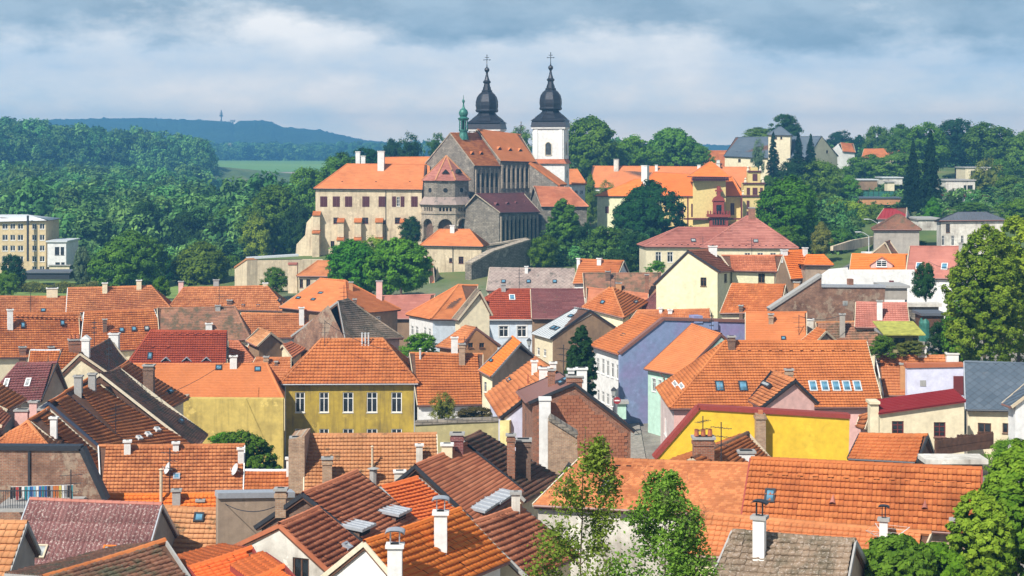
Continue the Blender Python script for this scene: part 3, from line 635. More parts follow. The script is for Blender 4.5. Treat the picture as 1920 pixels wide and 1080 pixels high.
            if kd == 'shed':
                dep = hh / pit * .95 + .1; A = q - ee * ww / 2; B = q + ee * ww / 2
                m_.poly([A, B, B + z * hh, A + z * hh], 1); m_.poly([A, A + z * hh, A + z * hh + out * dep]); m_.poly([B, B + z * hh, B + z * hh + out * dep])
                a1 = A - ee * .15 + z * hh - out * .25; b1 = B + ee * .15 + z * hh - out * .25; bk = out * (dep + .5) + z * .12
                t2.prism([a1, b1, b1 + bk, a1 + bk], z * .12)
                for i in range(4): 
                    s0 = a1.lerp(b1, (i + .5) / 4) + z * .14; t2.beam(s0, s0 + bk, .05)
            else:
                dep = hh / pit + .2; ap = q + z * hh; A = q - ee * ww / 2; B = q + ee * ww / 2
                m_.poly([A, B, B + z * hh * .35, ap, A + z * hh * .35], 1)
                for S_ in (A, B):
                    e0 = S_ + z * hh * .3 - out * .12 + (S_ - q) * .12; e1 = ap - out * .12 + z * .06; t2.prism([e0, e1, e1 + out * dep, e0 + out * dep * .45], z * .08)
            wn_ = window_mesh(round(ww * .5, 1), .9, 'six', 'white_paint') if ww > 2 and kd != 'shed' else None
            do = m_.build('dormer', [dm[6] if len(dm) > 6 else wallm, dm[5] if len(dm) > 5 else 'dark_inside'], root); t2.build('dormer_roof', dm[7] if len(dm) > 7 else ('sheet_metal' if kd == 'shed' else rm), do)
            if wn_: wo_ = inst(wn_[0], 'window', root, tuple(q - out * .14 + z * .72), (0, 0, math.atan2(ee.y, ee.x))); inst(wn_[1], 'pane', wo_)
        if 78 < Y < 205 and L > 5 and random.random() < .38 and not h.get('ant'):
            f = random.uniform(.15, .85); antenna(root, c['RL'].lerp(c['RR'], f), random.uniform(1.6, 2.8))
        for an in h.get('ant', []):
            px, yt, yb = an; hb = s.hit(px, yb); q = hb[2]; antenna(root, s.Mi @ q, max(1, (yb - yt) * q.y / FPX))
        for di in h.get('dish', []):
            px, py = di[:2]; hb = s.hit(px, py + 6); q = hb[2] + Vector((0, 0, .5)); dish(root, s.Mi @ q)
        for pi in h.get('pipe', []):
            px, yt, yb, wpx = pi[:4]; hb = s.hit(px, yb); q = s.Mi @ hb[2]; r_ = wpx * hb[2].y / FPX / 2; hh = (yb - yt) * hb[2].y / FPX
            t_ = MB(); t_.tube(q - Vector((0, 0, .3)), q + Vector((0, 0, hh)), r_, n=8); t_.tube(q + Vector((0, 0, hh + .05)), q + Vector((0, 0, hh + .12)), r_ * 1.7, r_ * .6, 8); t_.build('flue_pipe', pi[4] if len(pi) > 4 else 'pale_metal', root)
        if h['key']: BUILT[h['key']] = s
        return s

# ------------------------------------------------------------------ the town, house by house (corner marks measured on the photograph, depth in metres)
def wr(f, xs, y0, y1, style='cross', fm='white_paint', dy=0.0):
    return [(f, a, y0 + dy * i, b, y1 + dy * i, style, fm) for i, (a, b) in enumerate(xs)]
# --- left, back rows
H('long salmon roofed house at the left picture edge, behind the big plain orange one', 205, 0, dict(RL=(-40, 556), RR=(137, 557), FL=(-45, 592), FR=(148, 592)), roof='r_salmon', ch=[(96, 540, 557, 20, 'cream')], sky=[(81, 583, 9, 6)])
H('big plain orange roof with a tall white chimney near the left edge', 178, 0, dict(RL=(-30, 588), RR=(149, 588), FL=(-35, 672), FR=(178, 668)), roof='r_orange', wall='w_cream', verge='trim_cream', ch=[(18, 580, 619, 10, 'white'), (41, 650, 668, 12, 'brick'), (95, 650, 660, 10, 'brick')], sky=[(43, 611, 8, 10), (117, 607, 8, 9)], vents=[(28, 594, 148, 597, 14)], tile='mid')
H('salmon hipped roof with two cream ridge chimneys, in front of the green tree belt', 200, 0, dict(RL=(127, 541), RR=(283, 537), FL=(124, 588), FR=(319, 578)), hip=(0, 1), roof='r_salmon', verge='white_paint', ch=[(196, 530, 551, 9, 'cream'), (260, 525, 543, 9, 'cream')])
H('orange roof with three small skylights in a row and a dark brown chimney', 180, 0, dict(RL=(158, 586), RR=(288, 581), FL=(150, 660), FR=(318, 654)), roof='r_orange', verge='white_paint', ch=[(196, 598, 624, 7, 'dark')], sky=[(228, 620, 9, 8), (251, 618, 9, 8), (275, 617, 9, 8, 'milkglass')], wall='w_cream')
H('mottled brown old roof with a small white chimney at its foot', 176, 0, dict(RL=(295, 579), RR=(440, 576), FL=(300, 640), FR=(470, 637)), hip=(0, 1), roof='r_mottle', tile='beaver', sag=.12, ch=[(391, 606, 622, 12, 'white'), (408, 572, 585, 9, 'grey')])
H('long salmon hipped roof with two chimneys left of the hipped orange house', 202, 0, dict(RL=(345, 540), RR=(500, 537), FL=(316, 578), FR=(541, 584)), hip=(1, 1), roof='r_salmon', ch=[(339, 527, 541, 9, 'pink'), (405, 524, 538, 10, 'grey'), (430, 562, 574, 9, 'dark'), (497, 530, 545, 9, 'cream')], sky=[(456, 574, 7, 5), (484, 574, 7, 5), (512, 565, 8, 8, 'milkglass'), (523, 563, 8, 8)])
H('orange roof band behind a white chimney, right of the mottled brown roof', 188, 0, dict(RL=(452, 588), RR=(590, 590), FL=(452, 634), FR=(600, 634)), roof='r_salmon', ch=[(565, 576, 610, 9, 'white')], wall='w_white')
H('large dark red tiled roof with three small dormers along its foot', 158, 0, dict(RL=(283, 621), RR=(425, 622), FL=(238, 688), FR=(424, 688)), hip=(1, 0), roof='r_red', tile='pan', verge='dark_metal', sky=[(281, 669, 9, 13)], vents=[(300, 627, 418, 628, 8), (272, 651, 330, 651, 2)], dorm=[(311, 681, 16, 9, 'gable', 'dark_inside', 'dark_metal', 'sheet_metal'), (350, 681, 16, 9, 'gable', 'dark_inside', 'dark_metal', 'sheet_metal'), (387, 681, 16, 9, 'gable', 'dark_inside', 'dark_metal', 'sheet_metal')])
H('small dark red roof in shade right of the large dark red roof', 163, 0, dict(RL=(428, 640), RR=(446, 641), FL=(428, 682), FR=(478, 680)), hip=(0, 1), roof='r_rust')
H('smooth light orange roof with two small skylights above the ochre yard wall', 145, 0, dict(RL=(240, 684), RR=(500, 683), FL=(240, 748), FR=(531, 748)), hip=(0, .6), roof='r_smooth', tile='beaver', sag=.08, wall='w_ochre2', wh=9, ch=[(437, 667, 694, 13, 'white')], sky=[(410, 691, 12, 9), (483, 694, 12, 9)], ridge='r_smooth', gutter=False)
H('small orange roof in front of the rust coloured slopes, left of the wooden gable shed', 172, -10, dict(RL=(466, 650), RR=(500, 648), FL=(455, 674), FR=(505, 676)), roof='r_smooth', tile='beaver')
H('weathered wooden shed with a low plank roof and dark open gable', 165, -40, dict(RL=(486, 616), FL=(461, 640), FR=(482, 650), RR=(508, 625)), roof='r_tan', tile='beaver', wall='w_brown', name='shed', wh=3)
H('low salmon roof with a thin chimney left of the ochre hipped house', 156, 0, dict(RL=(480, 672), RR=(545, 672), FL=(455, 722), FR=(545, 724)), roof='r_salmon', ch=[(499, 668, 688, 9, 'tan'), (518, 677, 688, 5, 'dark')], wh=5)
H('little rust red pyramid roof behind the ochre hipped house', 166, 40, dict(RL=(530, 648), RR=(546, 643), FR=(572, 655), FL=(548, 672)), hip=(0, 1), roof='r_rust', tile='pan')
# --- left, the bundle of long roofs running to the right
H('front facing orange roof with a dark verge, beside the purple red roof', 141, 2, dict(RL=(118, 656), RR=(157, 656), FL=(84, 743), FR=(205, 742)), roof='r_orange', tile='pan', verge='dark_metal', ch=[(138, 636, 656, 22, 'pots')])
H('low orange roof under a grey metal strip at the foot of the big orange roof', 148, 0, dict(RL=(57, 658), RR=(112, 658), FL=(52, 690), FR=(112, 690)), roof='r_orange', tile='pan', ridge='sheet_metal', wh=4)
H('purple red roof with two white framed skylights at the left edge', 132, 6, dict(RL=(34, 683), RR=(107, 681), FL=(-30, 756), FR=(78, 751)), hip=(1, 0), roof='r_purple', tile='pan', sky=[(13, 720, 9, 15, 'milkglass', 'white_paint'), (53, 719, 10, 15, 'milkglass', 'white_paint')], verge='dark_metal', wall='w_grey')
H('dark brown wavy roof behind two white chimneys', 146, 78, dict(RL=(150, 664), RR=(205, 637), FR=(241, 680), FL=(220, 712)), roof='r_brown', tile='beaver', sag=.22, ch=[(160, 636, 668, 14, 'gable'), (213, 625, 652, 18, 'white')], sth=10)
H('narrow rust red slope beside the big soot dark chimney', 132, 82, dict(RL=(221, 692), RR=(240, 679), FR=(352, 748), FL=(316, 768)), roof='r_orange', tile='pan', sag=.1, ch=[(278, 684, 736, 19, 'dark')], sky=[(318, 735, 10, 4)], verge='trim_cream', wh=8, sth=8)
H('long wavy brown roof running down towards the ochre wall', 124, 82, dict(RL=(187, 702), RR=(223, 691), FR=(388, 816), FL=(366, 842)), roof='r_mottle', tile='beaver', sag=.28, sky=[(338, 790, 9, 5)], ridge='r_brown', verge='trim_cream', sth=8)
H('wide rust orange slope with two grey chimneys and a tall antenna', 118, 82, dict(RL=(121, 737), RR=(179, 703), FR=(380, 852), FL=(258, 856)), roof='r_orange', tile='pan', sag=.12, ch=[(146, 704, 737, 14, 'grey'), (172, 700, 732, 13, 'grey')], ant=[(217, 758, 840)], sky=[(260, 823, 8, 3, 'milkglass', 'pale_metal'), (277, 816, 8, 3, 'milkglass', 'pale_metal'), (294, 807, 8, 3, 'milkglass', 'pale_metal')], verge='concrete', sth=8)
H('rust orange slope with a navy gable edge beside the long glazed roof', 112, 80, dict(RL=(91, 756), RR=(122, 738), FL=(193, 843), FR=(240, 838)), roof='r_orange', tile='pan', sag=.12, verge='navy', walls={'L': 'w_brown'}, wall='w_brown', sth=8)
H('steep salmon slope at the left edge under the purple roof', 112, 84, dict(RL=(-40, 746), RR=(1, 723), FR=(48, 750), FL=(14, 770)), roof='r_orange', tile='pan', wall='w_grey', sth=10)
H('narrow rust slope at the left edge above the pink chimney walls', 104, 84, dict(RL=(-40, 790), RR=(0, 768), FR=(18, 783), FL=(4, 800)), roof='r_rust', tile='pan', wall='w_grey', ch=[(40, 768, 800, 24, 'pink'), (62, 752, 785, 14, 'pink')], sth=10)
H('rust red slope with a long white ribbed skylight strip and white chimney', 103, 80, dict(RL=(54, 790), RR=(90, 768), FR=(266, 928), FL=(226, 930)), roof='r_orange', tile='pan', sag=.06, ch=[(100, 782, 822, 12, 'white'), (79, 796, 838, 15, 'dark')], sky=[(120, 806, 17, 30, 'milkglass', 'white_paint')], verge='trim_cream', wall='w_oldwhite', key='glazed', sth=8)
H('small hipped roof of faded tiles above the old brick wall', 99, 0, dict(RL=(20, 812), RR=(52, 792), FL=(-30, 850), FR=(100, 850)), hip=(1, 1), roof='r_salmon', tile='pan', sag=.1, W=7)
H('white box wall house at the far left edge under the roofs', 95, 84, dict(RL=(-40, 955), RR=(-5, 935), FR=(10, 945), FL=(-8, 960)), roof='r_salmon', tile='pan')
# --- lower left
H('wide orange pantile roof with three white chimneys below the yellow wall', 100, 0, dict(RL=(185, 838), RR=(458, 836), FL=(190, 931), FR=(455, 928)), roof='r_salmon', tile='pan', ch=[(238, 826, 857, 12, 'white'), (329, 829, 852, 11, 'white'), (451, 840, 874, 11, 'white')], sky=[(331, 896, 13, 11, 'skyglass', 'sheet_metal')], verge='white_paint', dish=[(317, 888), (443, 890)], wh=7)
H('low bright orange roof strip with a grey chimney and a tall beige pipe', 93, 0, dict(RL=(195, 930), RR=(409, 928), FL=(190, 975), FR=(409, 972)), roof='r_bright', tile='pan', ch=[(330, 918, 952, 15, 'grey'), (375, 937, 947, 13, 'dark')], pipe=[(302, 882, 944, 6, 'beige')], wh=5)
H('small orange roof with a pale flashing between the wide orange roof and brick stub', 101, 0, dict(RL=(458, 884), RR=(562, 884), FL=(456, 926), FR=(562, 926)), roof='r_orange', tile='pan', ridge='pale_metal', ch=[(542, 858, 898, 11, 'white')], wh=5)
H('long purple red corrugated roof speckled with lichen in the lower left corner', 80, -4, dict(RL=(56, 938), RR=(303, 948), FL=(2, 1085), FR=(262, 1092)), roof='r_corr', tile='corr', sag=.03, sky=[(76, 1037, 24, 25, 'milkglass', 'beige'), (205, 1036, 24, 20, 'milkglass', 'r_bright')], ridge='r_pink', verge='sheet_metal', wall='w_grey', wh=8)
H('tan orange roof with a blue skylight between the purple roof and the plaster wall', 84, 0, dict(RL=(306, 952), RR=(408, 957), FL=(270, 1082), FR=(408, 1085)), roof='r_tan', tile='mid', sag=.1, sky=[(373, 973, 19, 17), (376, 1050, 25, 12, 'milkglass')], verge='trim_cream')
H('pale tan roof with a shaded grey gable in the bottom left corner', 66, -20, dict(RL=(-60, 978), RR=(50, 983), FR=(14, 1088), FL=(-80, 1080)), roof='r_tan', tile='mid', wall='w_grey', near=True, verge='concrete')
H('dark mossy tiled roof with an orange ridge at the bottom left', 58, 58, dict(RL=(80, 1086), RR=(309, 1017), FR=(372, 1112)), roof='r_brown', tile='near', near=True, sag=.08, ridge='r_orange', W=8, verge='w_grey' if False else 'concrete')
H('vivid orange roof tip at the bottom left, below the white gable', 59, 58, dict(RL=(355, 1069), RR=(472, 1031), FR=(512, 1102)), roof='r_vivid', tile='near', near=True, W=7, verge='redbrown')
H('small vivid orange ridge at the very bottom before the arched window', 56, 58, dict(RL=(470, 1094), RR=(533, 1066), FR=(556, 1092)), roof='r_vivid', tile='near', near=True, W=5, verge='redbrown')
H('brown red roof with a weathered white gable and an arched window', 70, 66, dict(RL=(524, 986), RR=(596, 955), FL=(617, 1072), FR=(690, 1034), BL=(402, 1043)), roof='r_rust', tile='near', near=True, wall='w_oldwhite', verge='r_rust', win=[('L', 549, 1046, 579, 1090, 'two', 'wood')], sky=[(648, 1028, 14, 9, 'milkglass', 'sheet_metal')], sth=10)
H('brown red roof with two grey shed dormers and a dark open gable', 77, 66, dict(RL=(568, 928), RR=(669, 886), FR=(784, 980), FL=(692, 1026), BL=(478, 990)), roof='r_rust', tile='near', near=True, wall='b_dark', verge='dark_metal', dorm=[(752, 980, 40, 17, 'shed'), (684, 1008, 40, 17, 'shed')], ch=[(526, 944, 982, 20, 'tan')], sth=10)
H('clean bright orange slope between the brown roof with dormers and the stone gable roof', 80, 68, dict(RL=(714, 916), RR=(782, 898), FR=(884, 984), FL=(800, 1002)), roof='r_vivid', tile='near', near=True, W=9, verge='concrete', sth=10)
H('big brown and orange ribbed roof with a stone gable in the centre foreground', 88, 66, dict(RL=(779, 875), RR=(874, 834), FL=(892, 981), FR=(980, 921), BL=(728, 918)), roof='r_rust', tile='finestrip', wall='b_old', verge='dark_metal', ch=[(857, 812, 840, 23, 'clinker'), (838, 832, 850, 20, 'cream')], dorm=[(918, 960, 50, 9, 'shed'), (946, 944, 46, 9, 'shed')], dish=[], sth=10)
H('mossy brown roof with two tall brick chimneys behind the ribbed roof', 97, 66, dict(RL=(866, 826), RR=(900, 811), FR=(1054, 900), FL=(985, 940)), roof='r_brown', tile='pan', sag=.1, ch=[(958, 814, 893, 15, 'brick'), (981, 824, 890, 28, 'dark')], verge='concrete', sth=10)
H('vivid orange roof with two tall white hooded chimneys at the bottom centre', 64, 62, dict(RL=(683, 1020), RR=(862, 958), FR=(953, 1054), FL=(775, 1128)), roof='r_bright', tile='near', near=True, wall='w_white', verge='w_white' if False else 'trim_cream', ch=[(826, 960, 1034, 24, 'hood', 22), (740, 1022, 1096, 27, 'hood', 24)], sth=10)
H('brown red roof behind the airy young tree, joined to the vivid orange roof', 69, 62, dict(RL=(884, 984), RR=(974, 952), FR=(1084, 1042), FL=(995, 1090)), roof='r_rust', tile='near', near=True, ch=[(967, 922, 956, 16, 'arch')], verge='concrete', sth=10)
H('wide pale tan tiled roof with a brick end wall in front of the ochre house', 99, 0, dict(RL=(572, 817), RR=(818, 815), FL=(570, 928), FR=(822, 926)), roof='r_tan', tile='pan', sag=.06, wall='b_tan', verge='trim_cream', ch=[(613, 858, 912, 18, 'tan'), (786, 833, 874, 12, 'palewhite'), (556, 820, 892, 24, 'tan'), (749, 883, 914, 20, 'palewhite')], pipe=[(698, 839, 882, 4, 'beige'), (700, 880, 912, 14, 'concrete')])
# --- centre left
H('light orange hipped house with a brown wall and a tall pink chimney', 190, -22, dict(RL=(600, 523), RR=(647, 527), FL=(524, 577), FR=(652, 590), BR=(752, 581)), hip=(0, 1), roof='r_smooth', tile='beaver', wall='w_brown', walls={'R': 'w_brown'}, ch=[(711, 526, 562, 11, 'pink'), (658, 528, 545, 7, 'orange'), (665, 560, 580, 6, 'dark')], sky=[(560, 560, 8, 4), (588, 563, 8, 4), (602, 551, 9, 4)], win=[('R', 704, 593, 714, 609)])
H('brick gabled house with mossy speckled grey tiles and a tilted grey verge', 165, 42, dict(RL=(634, 566), RR=(652, 562), FL=(648, 640), FR=(757, 634), BL=(546, 631)), hip=(0, 1), roof='r_mossy', tile='beaver', sag=.1, wall='w_pink', walls={'L': 'b_old'}, verge='concrete', wh=6)
H('pinkish roof in front of the large lime tree', 207, 0, dict(RL=(717, 556), RR=(816, 553), FL=(712, 598), FR=(800, 598)), roof='r_pink', tile='beaver', wall='w_brown')
H('white house with an orange hipped roof beside the round green tree', 184, 14, dict(RL=(860, 535), RR=(896, 536), FL=(808, 599), FR=(884, 600), BL=(761, 590)), hip=(1, 0), W=9.5, roof='r_smooth', tile='beaver', wall='w_paleblue', walls={'L': 'w_white'}, win=wr('L', [(770, 775), (779, 784), (794, 799), (803, 808)], 611, 628, dy=1.5), key='whitehip')
H('narrow cream house with mossy grey verge stones between two red roofs', 181, -60, dict(RL=(893, 543), RR=(900, 547), FL=(848, 598), FR=(858, 601)), W=3.6, roof='r_mossy', tile='beaver', wall='w_cream', win=wr('F', [(829, 833), (837, 840)], 606, 628))
H('pale blue house with a red roof, white framed windows and small roof window', 189, 0, dict(RL=(936, 543), RR=(995, 543), FL=(874, 600), FR=(1005, 600)), hip=(1, 0), roof='r_red', tile='mid', wall='w_paleblue', win=wr('F', [(936, 953), (970, 987)], 611, 632, 'trim'), sky=[(960, 559, 11, 10, 'skyglass', 'white_paint')], ch=[(944, 533, 549, 8, 'grey')], verge='white_paint', gutm='white_paint')
H('purple brown roof joined to the right of the pale blue house', 188, 0, dict(RL=(995, 543), RR=(1093, 543), FL=(997, 598), FR=(1100, 598)), roof='r_purple', tile='beaver', wall='w_brown')
H('cream house with a pale metal roof and a long brown side wall', 182, -58, dict(RL=(1078, 579), RR=(1106, 582), FL=(997, 625), FR=(1032, 635)), roof='pale_metal', tile='seam', wall='w_brown', walls={'F': 'w_cream'}, sky=[(1038, 616, 8, 8), (1045, 618, 7, 8), (1071, 594, 9, 6)], verge='dark_metal', gutm='pale_metal', win=[('F', 1007, 652, 1012, 666), ('F', 1019, 655, 1024, 668)], wh=7)
H('orange pyramid roof with two small roof windows left of the dark purple pyramid', 186, -38, dict(RL=(1143, 540), RR=(1148, 540), FL=(1091, 577), FR=(1170, 597), BR=(1216, 567)), hip=(1, 1), roof='r_orange', tile='mid', ridge='r_salmon', sky=[(1130, 568, 8, 7), (1191, 567, 9, 6, 'milkglass')])
H('large dark purple brown pyramid roof behind the violet wall', 186, 0, dict(RL=(1254, 531), RR=(1300, 531), FL=(1152, 612), FR=(1346, 614), BR=(1380, 601)), hip=(1, 1), roof='r_purple', tile='beaver', sth=20, ch=[(1308, 523, 550, 17, 'orange')], sky=[(1346, 585, 9, 6)])
H('low orange roof strip with little metal vents before the purple pyramid', 178, 0, dict(RL=(1195, 583), RR=(1330, 581), FL=(1170, 616), FR=(1335, 614)), roof='r_salmon', tile='pan', ch=[(1239, 577, 590, 6, 'white'), (1257, 580, 592, 8, 'white')], wh=5)
H('pale yellow house with a big gable and a rust red roof', 186, 42, dict(RL=(1290, 471), RR=(1330, 469), FL=(1350, 510), FR=(1382, 507), BL=(1225, 534)), roof='r_rust', tile='mid', wall='w_paleyellow', verge='dark_metal', wh=11, win=[('L', 1313, 520, 1325, 537, 'cross', 'wood'), ('F', 1358, 513, 1363, 529, 'cross', 'wood')], ch=[(1337, 461, 482, 15, 'white')])
H('pale yellow side wing with a rust red roof and one brown window', 188, 0, dict(RL=(1352, 480), RR=(1467, 480), FL=(1372, 508), FR=(1457, 510)), roof='r_rust', tile='mid', wall='w_paleyellow', verge='trim_cream', wh=10, win=[('F', 1422, 513, 1434, 530, 'cross', 'wood')], pipes=[.97])
H('vivid orange roof with a small skylight behind the yellow side wing', 200, 32, dict(RL=(1466, 471), RR=(1506, 470), FL=(1483, 524), FR=(1529, 520)), roof='r_bright', tile='mid', sky=[(1503, 502, 8, 6)], ch=[(1510, 464, 480, 8, 'white'), (1471, 468, 481, 11, 'white')], wall='w_brown')
H('little orange hipped roof over a tan wall beside the road', 198, 0, dict(RL=(1514, 479), RR=(1544, 479), FL=(1507, 497), FR=(1563, 498)), hip=(1, 1), roof='r_bright', tile='mid', wall='w_tan', win=[('F', 1547, 510, 1553, 517)])
H('plain orange red roof under the yellow side wing, cut by shadow', 174, 0, dict(RL=(1372, 533), RR=(1473, 535), FL=(1350, 588), FR=(1462, 586)), roof='r_orange', tile='mid', ch=[(1390, 572, 588, 7, 'dark'), (1495, 528, 548, 11, 'orange')])
H('long old rose coloured school roof behind the pale yellow gable', 246, 0, dict(RL=(1272, 427), RR=(1380, 427), FL=(1208, 463), FR=(1400, 464)), hip=(1, 0), roof='r_pink', tile='mid', wall='w_cream', wh=10, win=wr('F', [(1229, 1240), (1251, 1262)], 472, 492) + wr('F', [(1351, 1362), (1373, 1384)], 473, 490), vents=[(1225, 459, 1390, 459, 14)], sky=[(1300, 452, 9, 6, 'milkglass')], ant=[(1318, 444, 466)])
H('old rose pyramid roof with a brick chimney on top, joined to the school', 244, 0, dict(RL=(1400, 406), RR=(1411, 406), FL=(1312, 465), FR=(1498, 466)), hip=(1, 1), roof='r_pink', tile='mid', wall='w_cream', wh=10, ch=[(1410, 389, 412, 12, 'brick')], win=wr('F', [(1396, 1407), (1420, 1431), (1444, 1455)], 474, 490), vents=[(1330, 460, 1480, 461, 12)], sky=[(1417, 453, 9, 6, 'milkglass')])
H('speckled grey pink roof under the stone castle rampart', 216, 0, dict(RL=(918, 503), RR=(1077, 505), FL=(912, 545), FR=(1080, 545)), roof='r_grey', tile='diamond', ch=[(987, 499, 514, 6, 'white')], sky=[(944, 529, 8, 6), (991, 529, 8, 6), (1040, 529, 8, 6)], wh=5)
H('small red roof with two white ridge chimneys and a white gable', 214, -25, dict(RL=(1089, 487), RR=(1170, 490), FL=(1074, 532), FR=(1153, 530)), roof='r_orange', tile='mid', wall='w_white', ch=[(1085, 484, 497, 6, 'white'), (1124, 484, 496, 8, 'white')])
H('dark mottled brown roof with a brick firewall at its left end', 205, 0, dict(RL=(1093, 513), RR=(1240, 513), FL=(1096, 556), FR=(1235, 556)), roof='r_mottle', tile='beaver', wall='b_old', ch=[(1140, 508, 527, 9, 'dark'), (1213, 514, 560, 7, 'brick'), (1160, 530, 548, 11, 'orange')])
H('dull red roof under the mottled brown roof', 200, 0, dict(RL=(1100, 540), RR=(1215, 552), FL=(1100, 572), FR=(1215, 580)), roof='r_rust', tile='beaver', wh=5)
H('ochre plastered hipped house with five white windows in its upper row', 150, 0, dict(RL=(603, 637), RR=(717, 636), FL=(526, 721), FR=(785, 720)), hip=(1, 1), roof='r_orange', tile='grid', sag=.04, wall='w_ochre', wh=11, ov=.42, pipes=[.0, 1.], win=wr('F', [(553, 572), (598, 617), (643, 662), (688, 707), (734, 753)], 736, 773, 'cross') + wr('F', [(553, 572), (598, 617), (643, 662), (688, 707), (734, 753)], 804, 840, 'cross'), key='ochre', ridge='r_salmon', pipe=[(679, 626, 650, 3), (685, 626, 650, 3), (691, 626, 650, 3)], gutm='sheet_metal', ant=[(609, 600, 652)])
H('orange roof with one brick and one white chimney right of the ochre house', 149, 0, dict(RL=(768, 663), RR=(905, 665), FL=(783, 761), FR=(904, 759)), roof='r_orange', tile='mid', sag=.06, wall='w_white', wh=7, ch=[(866, 644, 686, 11, 'tan'), (852, 632, 664, 12, 'white')], pipe=[(788, 655, 676, 4)], win=[('F', 783, 780, 796, 795)], ridge='r_salmon')
H('orange roof with a tan brown gable and two tiny dark windows', 160, -66, dict(RL=(872, 612), RR=(893, 616), FL=(818, 650), FR=(860, 656), BR=(939, 649)), roof='r_salmon', tile='mid', wall='w_orange', verge='brown_metal', win=[('R', 878, 643, 887, 652, 'two', 'wood'), ('R', 899, 643, 908, 652, 'two', 'wood')], wh=6)
H('steep orange slope with a grey tan gable above a white wall', 146, -52, dict(RL=(960, 632), RR=(976, 645), FL=(898, 695), FR=(921, 707), BR=(1002, 669)), roof='r_bright', tile='mid', wall='w_tan', walls={'F': 'w_cream'}, sky=[(921, 678, 8, 4)], win=[('F', 908, 716, 912, 735)], verge='concrete', wh=8)
H('long salmon slope with small snow guards above a lilac white wall', 122, -60, dict(RL=(1003, 671), RR=(1044, 700), FL=(911, 741), FR=(938, 784)), roof='r_salmon', tile='big', wall='w_lilac', sky=[(956, 715, 9, 4)], ch=[(1002, 676, 705, 11, 'white'), (1020, 689, 716, 18, 'white'), (1037, 679, 694, 12, 'white')], verge='dark_metal', wh=9, pipe=[(973, 728, 755, 2, 'redbrown'), (990, 705, 725, 2, 'redbrown')])
H('brick gabled house with a flat maroon metal roof side and dark glazed veranda', 114, -80, dict(RL=(1049, 700), RR=(1077, 720), FL=(971, 734), FR=(991, 756), BR=(1191, 809)), asym=True, roof='brown_metal', tile='flat', wall='b_red', verge='dark_metal', ch=[(1034, 692, 724, 13, 'brick'), (1077, 704, 730, 28, 'brick'), (1071, 691, 706, 12, 'white'), (1091, 690, 732, 19, 'white')], sky=[(1052, 720, 14, 7), (1061, 714, 14, 5)], wh=10, key='brickgable', sth=10, L=6)
# --- the street with the blue house
H('blue and white house with a tall violet side wall and orange roof', 158, -60, dict(FL=(1105, 648), FR=(1161, 666), RR=(1244, 600), RL=(1200, 589)), roof='r_orange', tile='mid', wall='w_violet', walls={'F': 'w_white'}, wh=9, ov=.4, verge='brown_metal', sky=[(1170, 630, 9, 5, 'milkglass')],
  win=[('F', 1118, 671, 1123.5, 698), ('F', 1128, 673, 1133, 701), ('F', 1137, 677, 1142, 705), ('F', 1146, 681, 1151, 708), ('F', 1155.5, 684, 1160, 711)] + [('F', 1119, 731, 1124, 751), ('F', 1128, 734, 1133, 755), ('F', 1137, 738, 1142, 759), ('F', 1146, 742, 1151, 763)], key='blue')
H('mint green house with a smooth orange roof beside the violet wall', 148, -60, dict(FL=(1208, 692), FR=(1276, 705), RR=(1352, 628), RL=(1297, 609)), roof='r_smooth', tile='beaver', wall='w_mint', wh=8, win=[('F', 1211, 706, 1216, 726, 'trim'), ('F', 1223, 710, 1229, 734, 'trim'), ('F', 1235, 713, 1240, 733, 'trim')], verge='brown_metal', key='mint', pipes=[.5])
H('very large orange roof with seven blue skylights in one row', 130, 0, dict(RL=(1360, 641), RR=(1624, 641), FL=(1257, 767), FR=(1656, 764)), hip=(.75, 0), roof='r_orange', tile='pan', sag=.05, wall='w_pink', walls={'L': 'w_palepink'}, wh=9, key='bigroof', verge='trim_cream', ch=[(1372, 630, 658, 13, 'dark'), ],
  sky=[(1349, 726, 16, 19), (1393, 726, 16, 19)] + [(x, 726, 15, 19, 'skyglass', 'pale_metal') for x in (1524, 1546, 1567, 1587, 1607)] + [(1268, 722, 14, 8, 'milkglass', 'white_paint'), (1280, 726, 14, 8, 'milkglass', 'white_paint')], vents=[(1375, 658, 1610, 658, 12)], win=[('L', 1234, 781, 1238, 812, 'two'), ('L', 1246, 785, 1250, 815, 'two')], ridge='r_orange')
H('pink gabled dormer wing on the very large orange roof', 124, -66, dict(RL=(1448, 696), RR=(1491, 714), FL=(1404, 752), FR=(1428, 764), BR=(1535, 757)), roof='r_salmon', tile='pan', wall='w_pink', verge='dark_metal', ch=[(1480, 692, 714, 14, 'tan')], sky=[(1438, 722, 20, 5, 'milkglass')], wh=6, sth=16)
H('smooth orange roof with an antenna and brown chimney right of the violet wall', 150, 0, dict(RL=(1398, 587), RR=(1512, 587), FL=(1398, 648), FR=(1512, 648)), roof='r_smooth', tile='beaver', wall='w_orange', ch=[(1446, 588, 608, 9, 'tan')], sky=[(1469, 636, 9, 7)], ant=[(1498, 590, 630)])
H('mottled brown roof with a tall mossy chimney before the long brick wall', 151, 0, dict(RL=(1530, 606), RR=(1655, 603), FL=(1535, 655), FR=(1650, 655)), roof='r_mottle', tile='mid', ch=[(1580, 588, 634, 10, 'mossy'), (1518, 598, 632, 16, 'palewhite')], ridge='r_tan')
H('small orange roof with a sunlit tan gable behind the very large roof', 146, -52, dict(RL=(1531, 616), RR=(1549, 622), FL=(1500, 642), FR=(1525, 648), BR=(1574, 645)), roof='r_orange', tile='mid', wall='w_tan', wh=5)
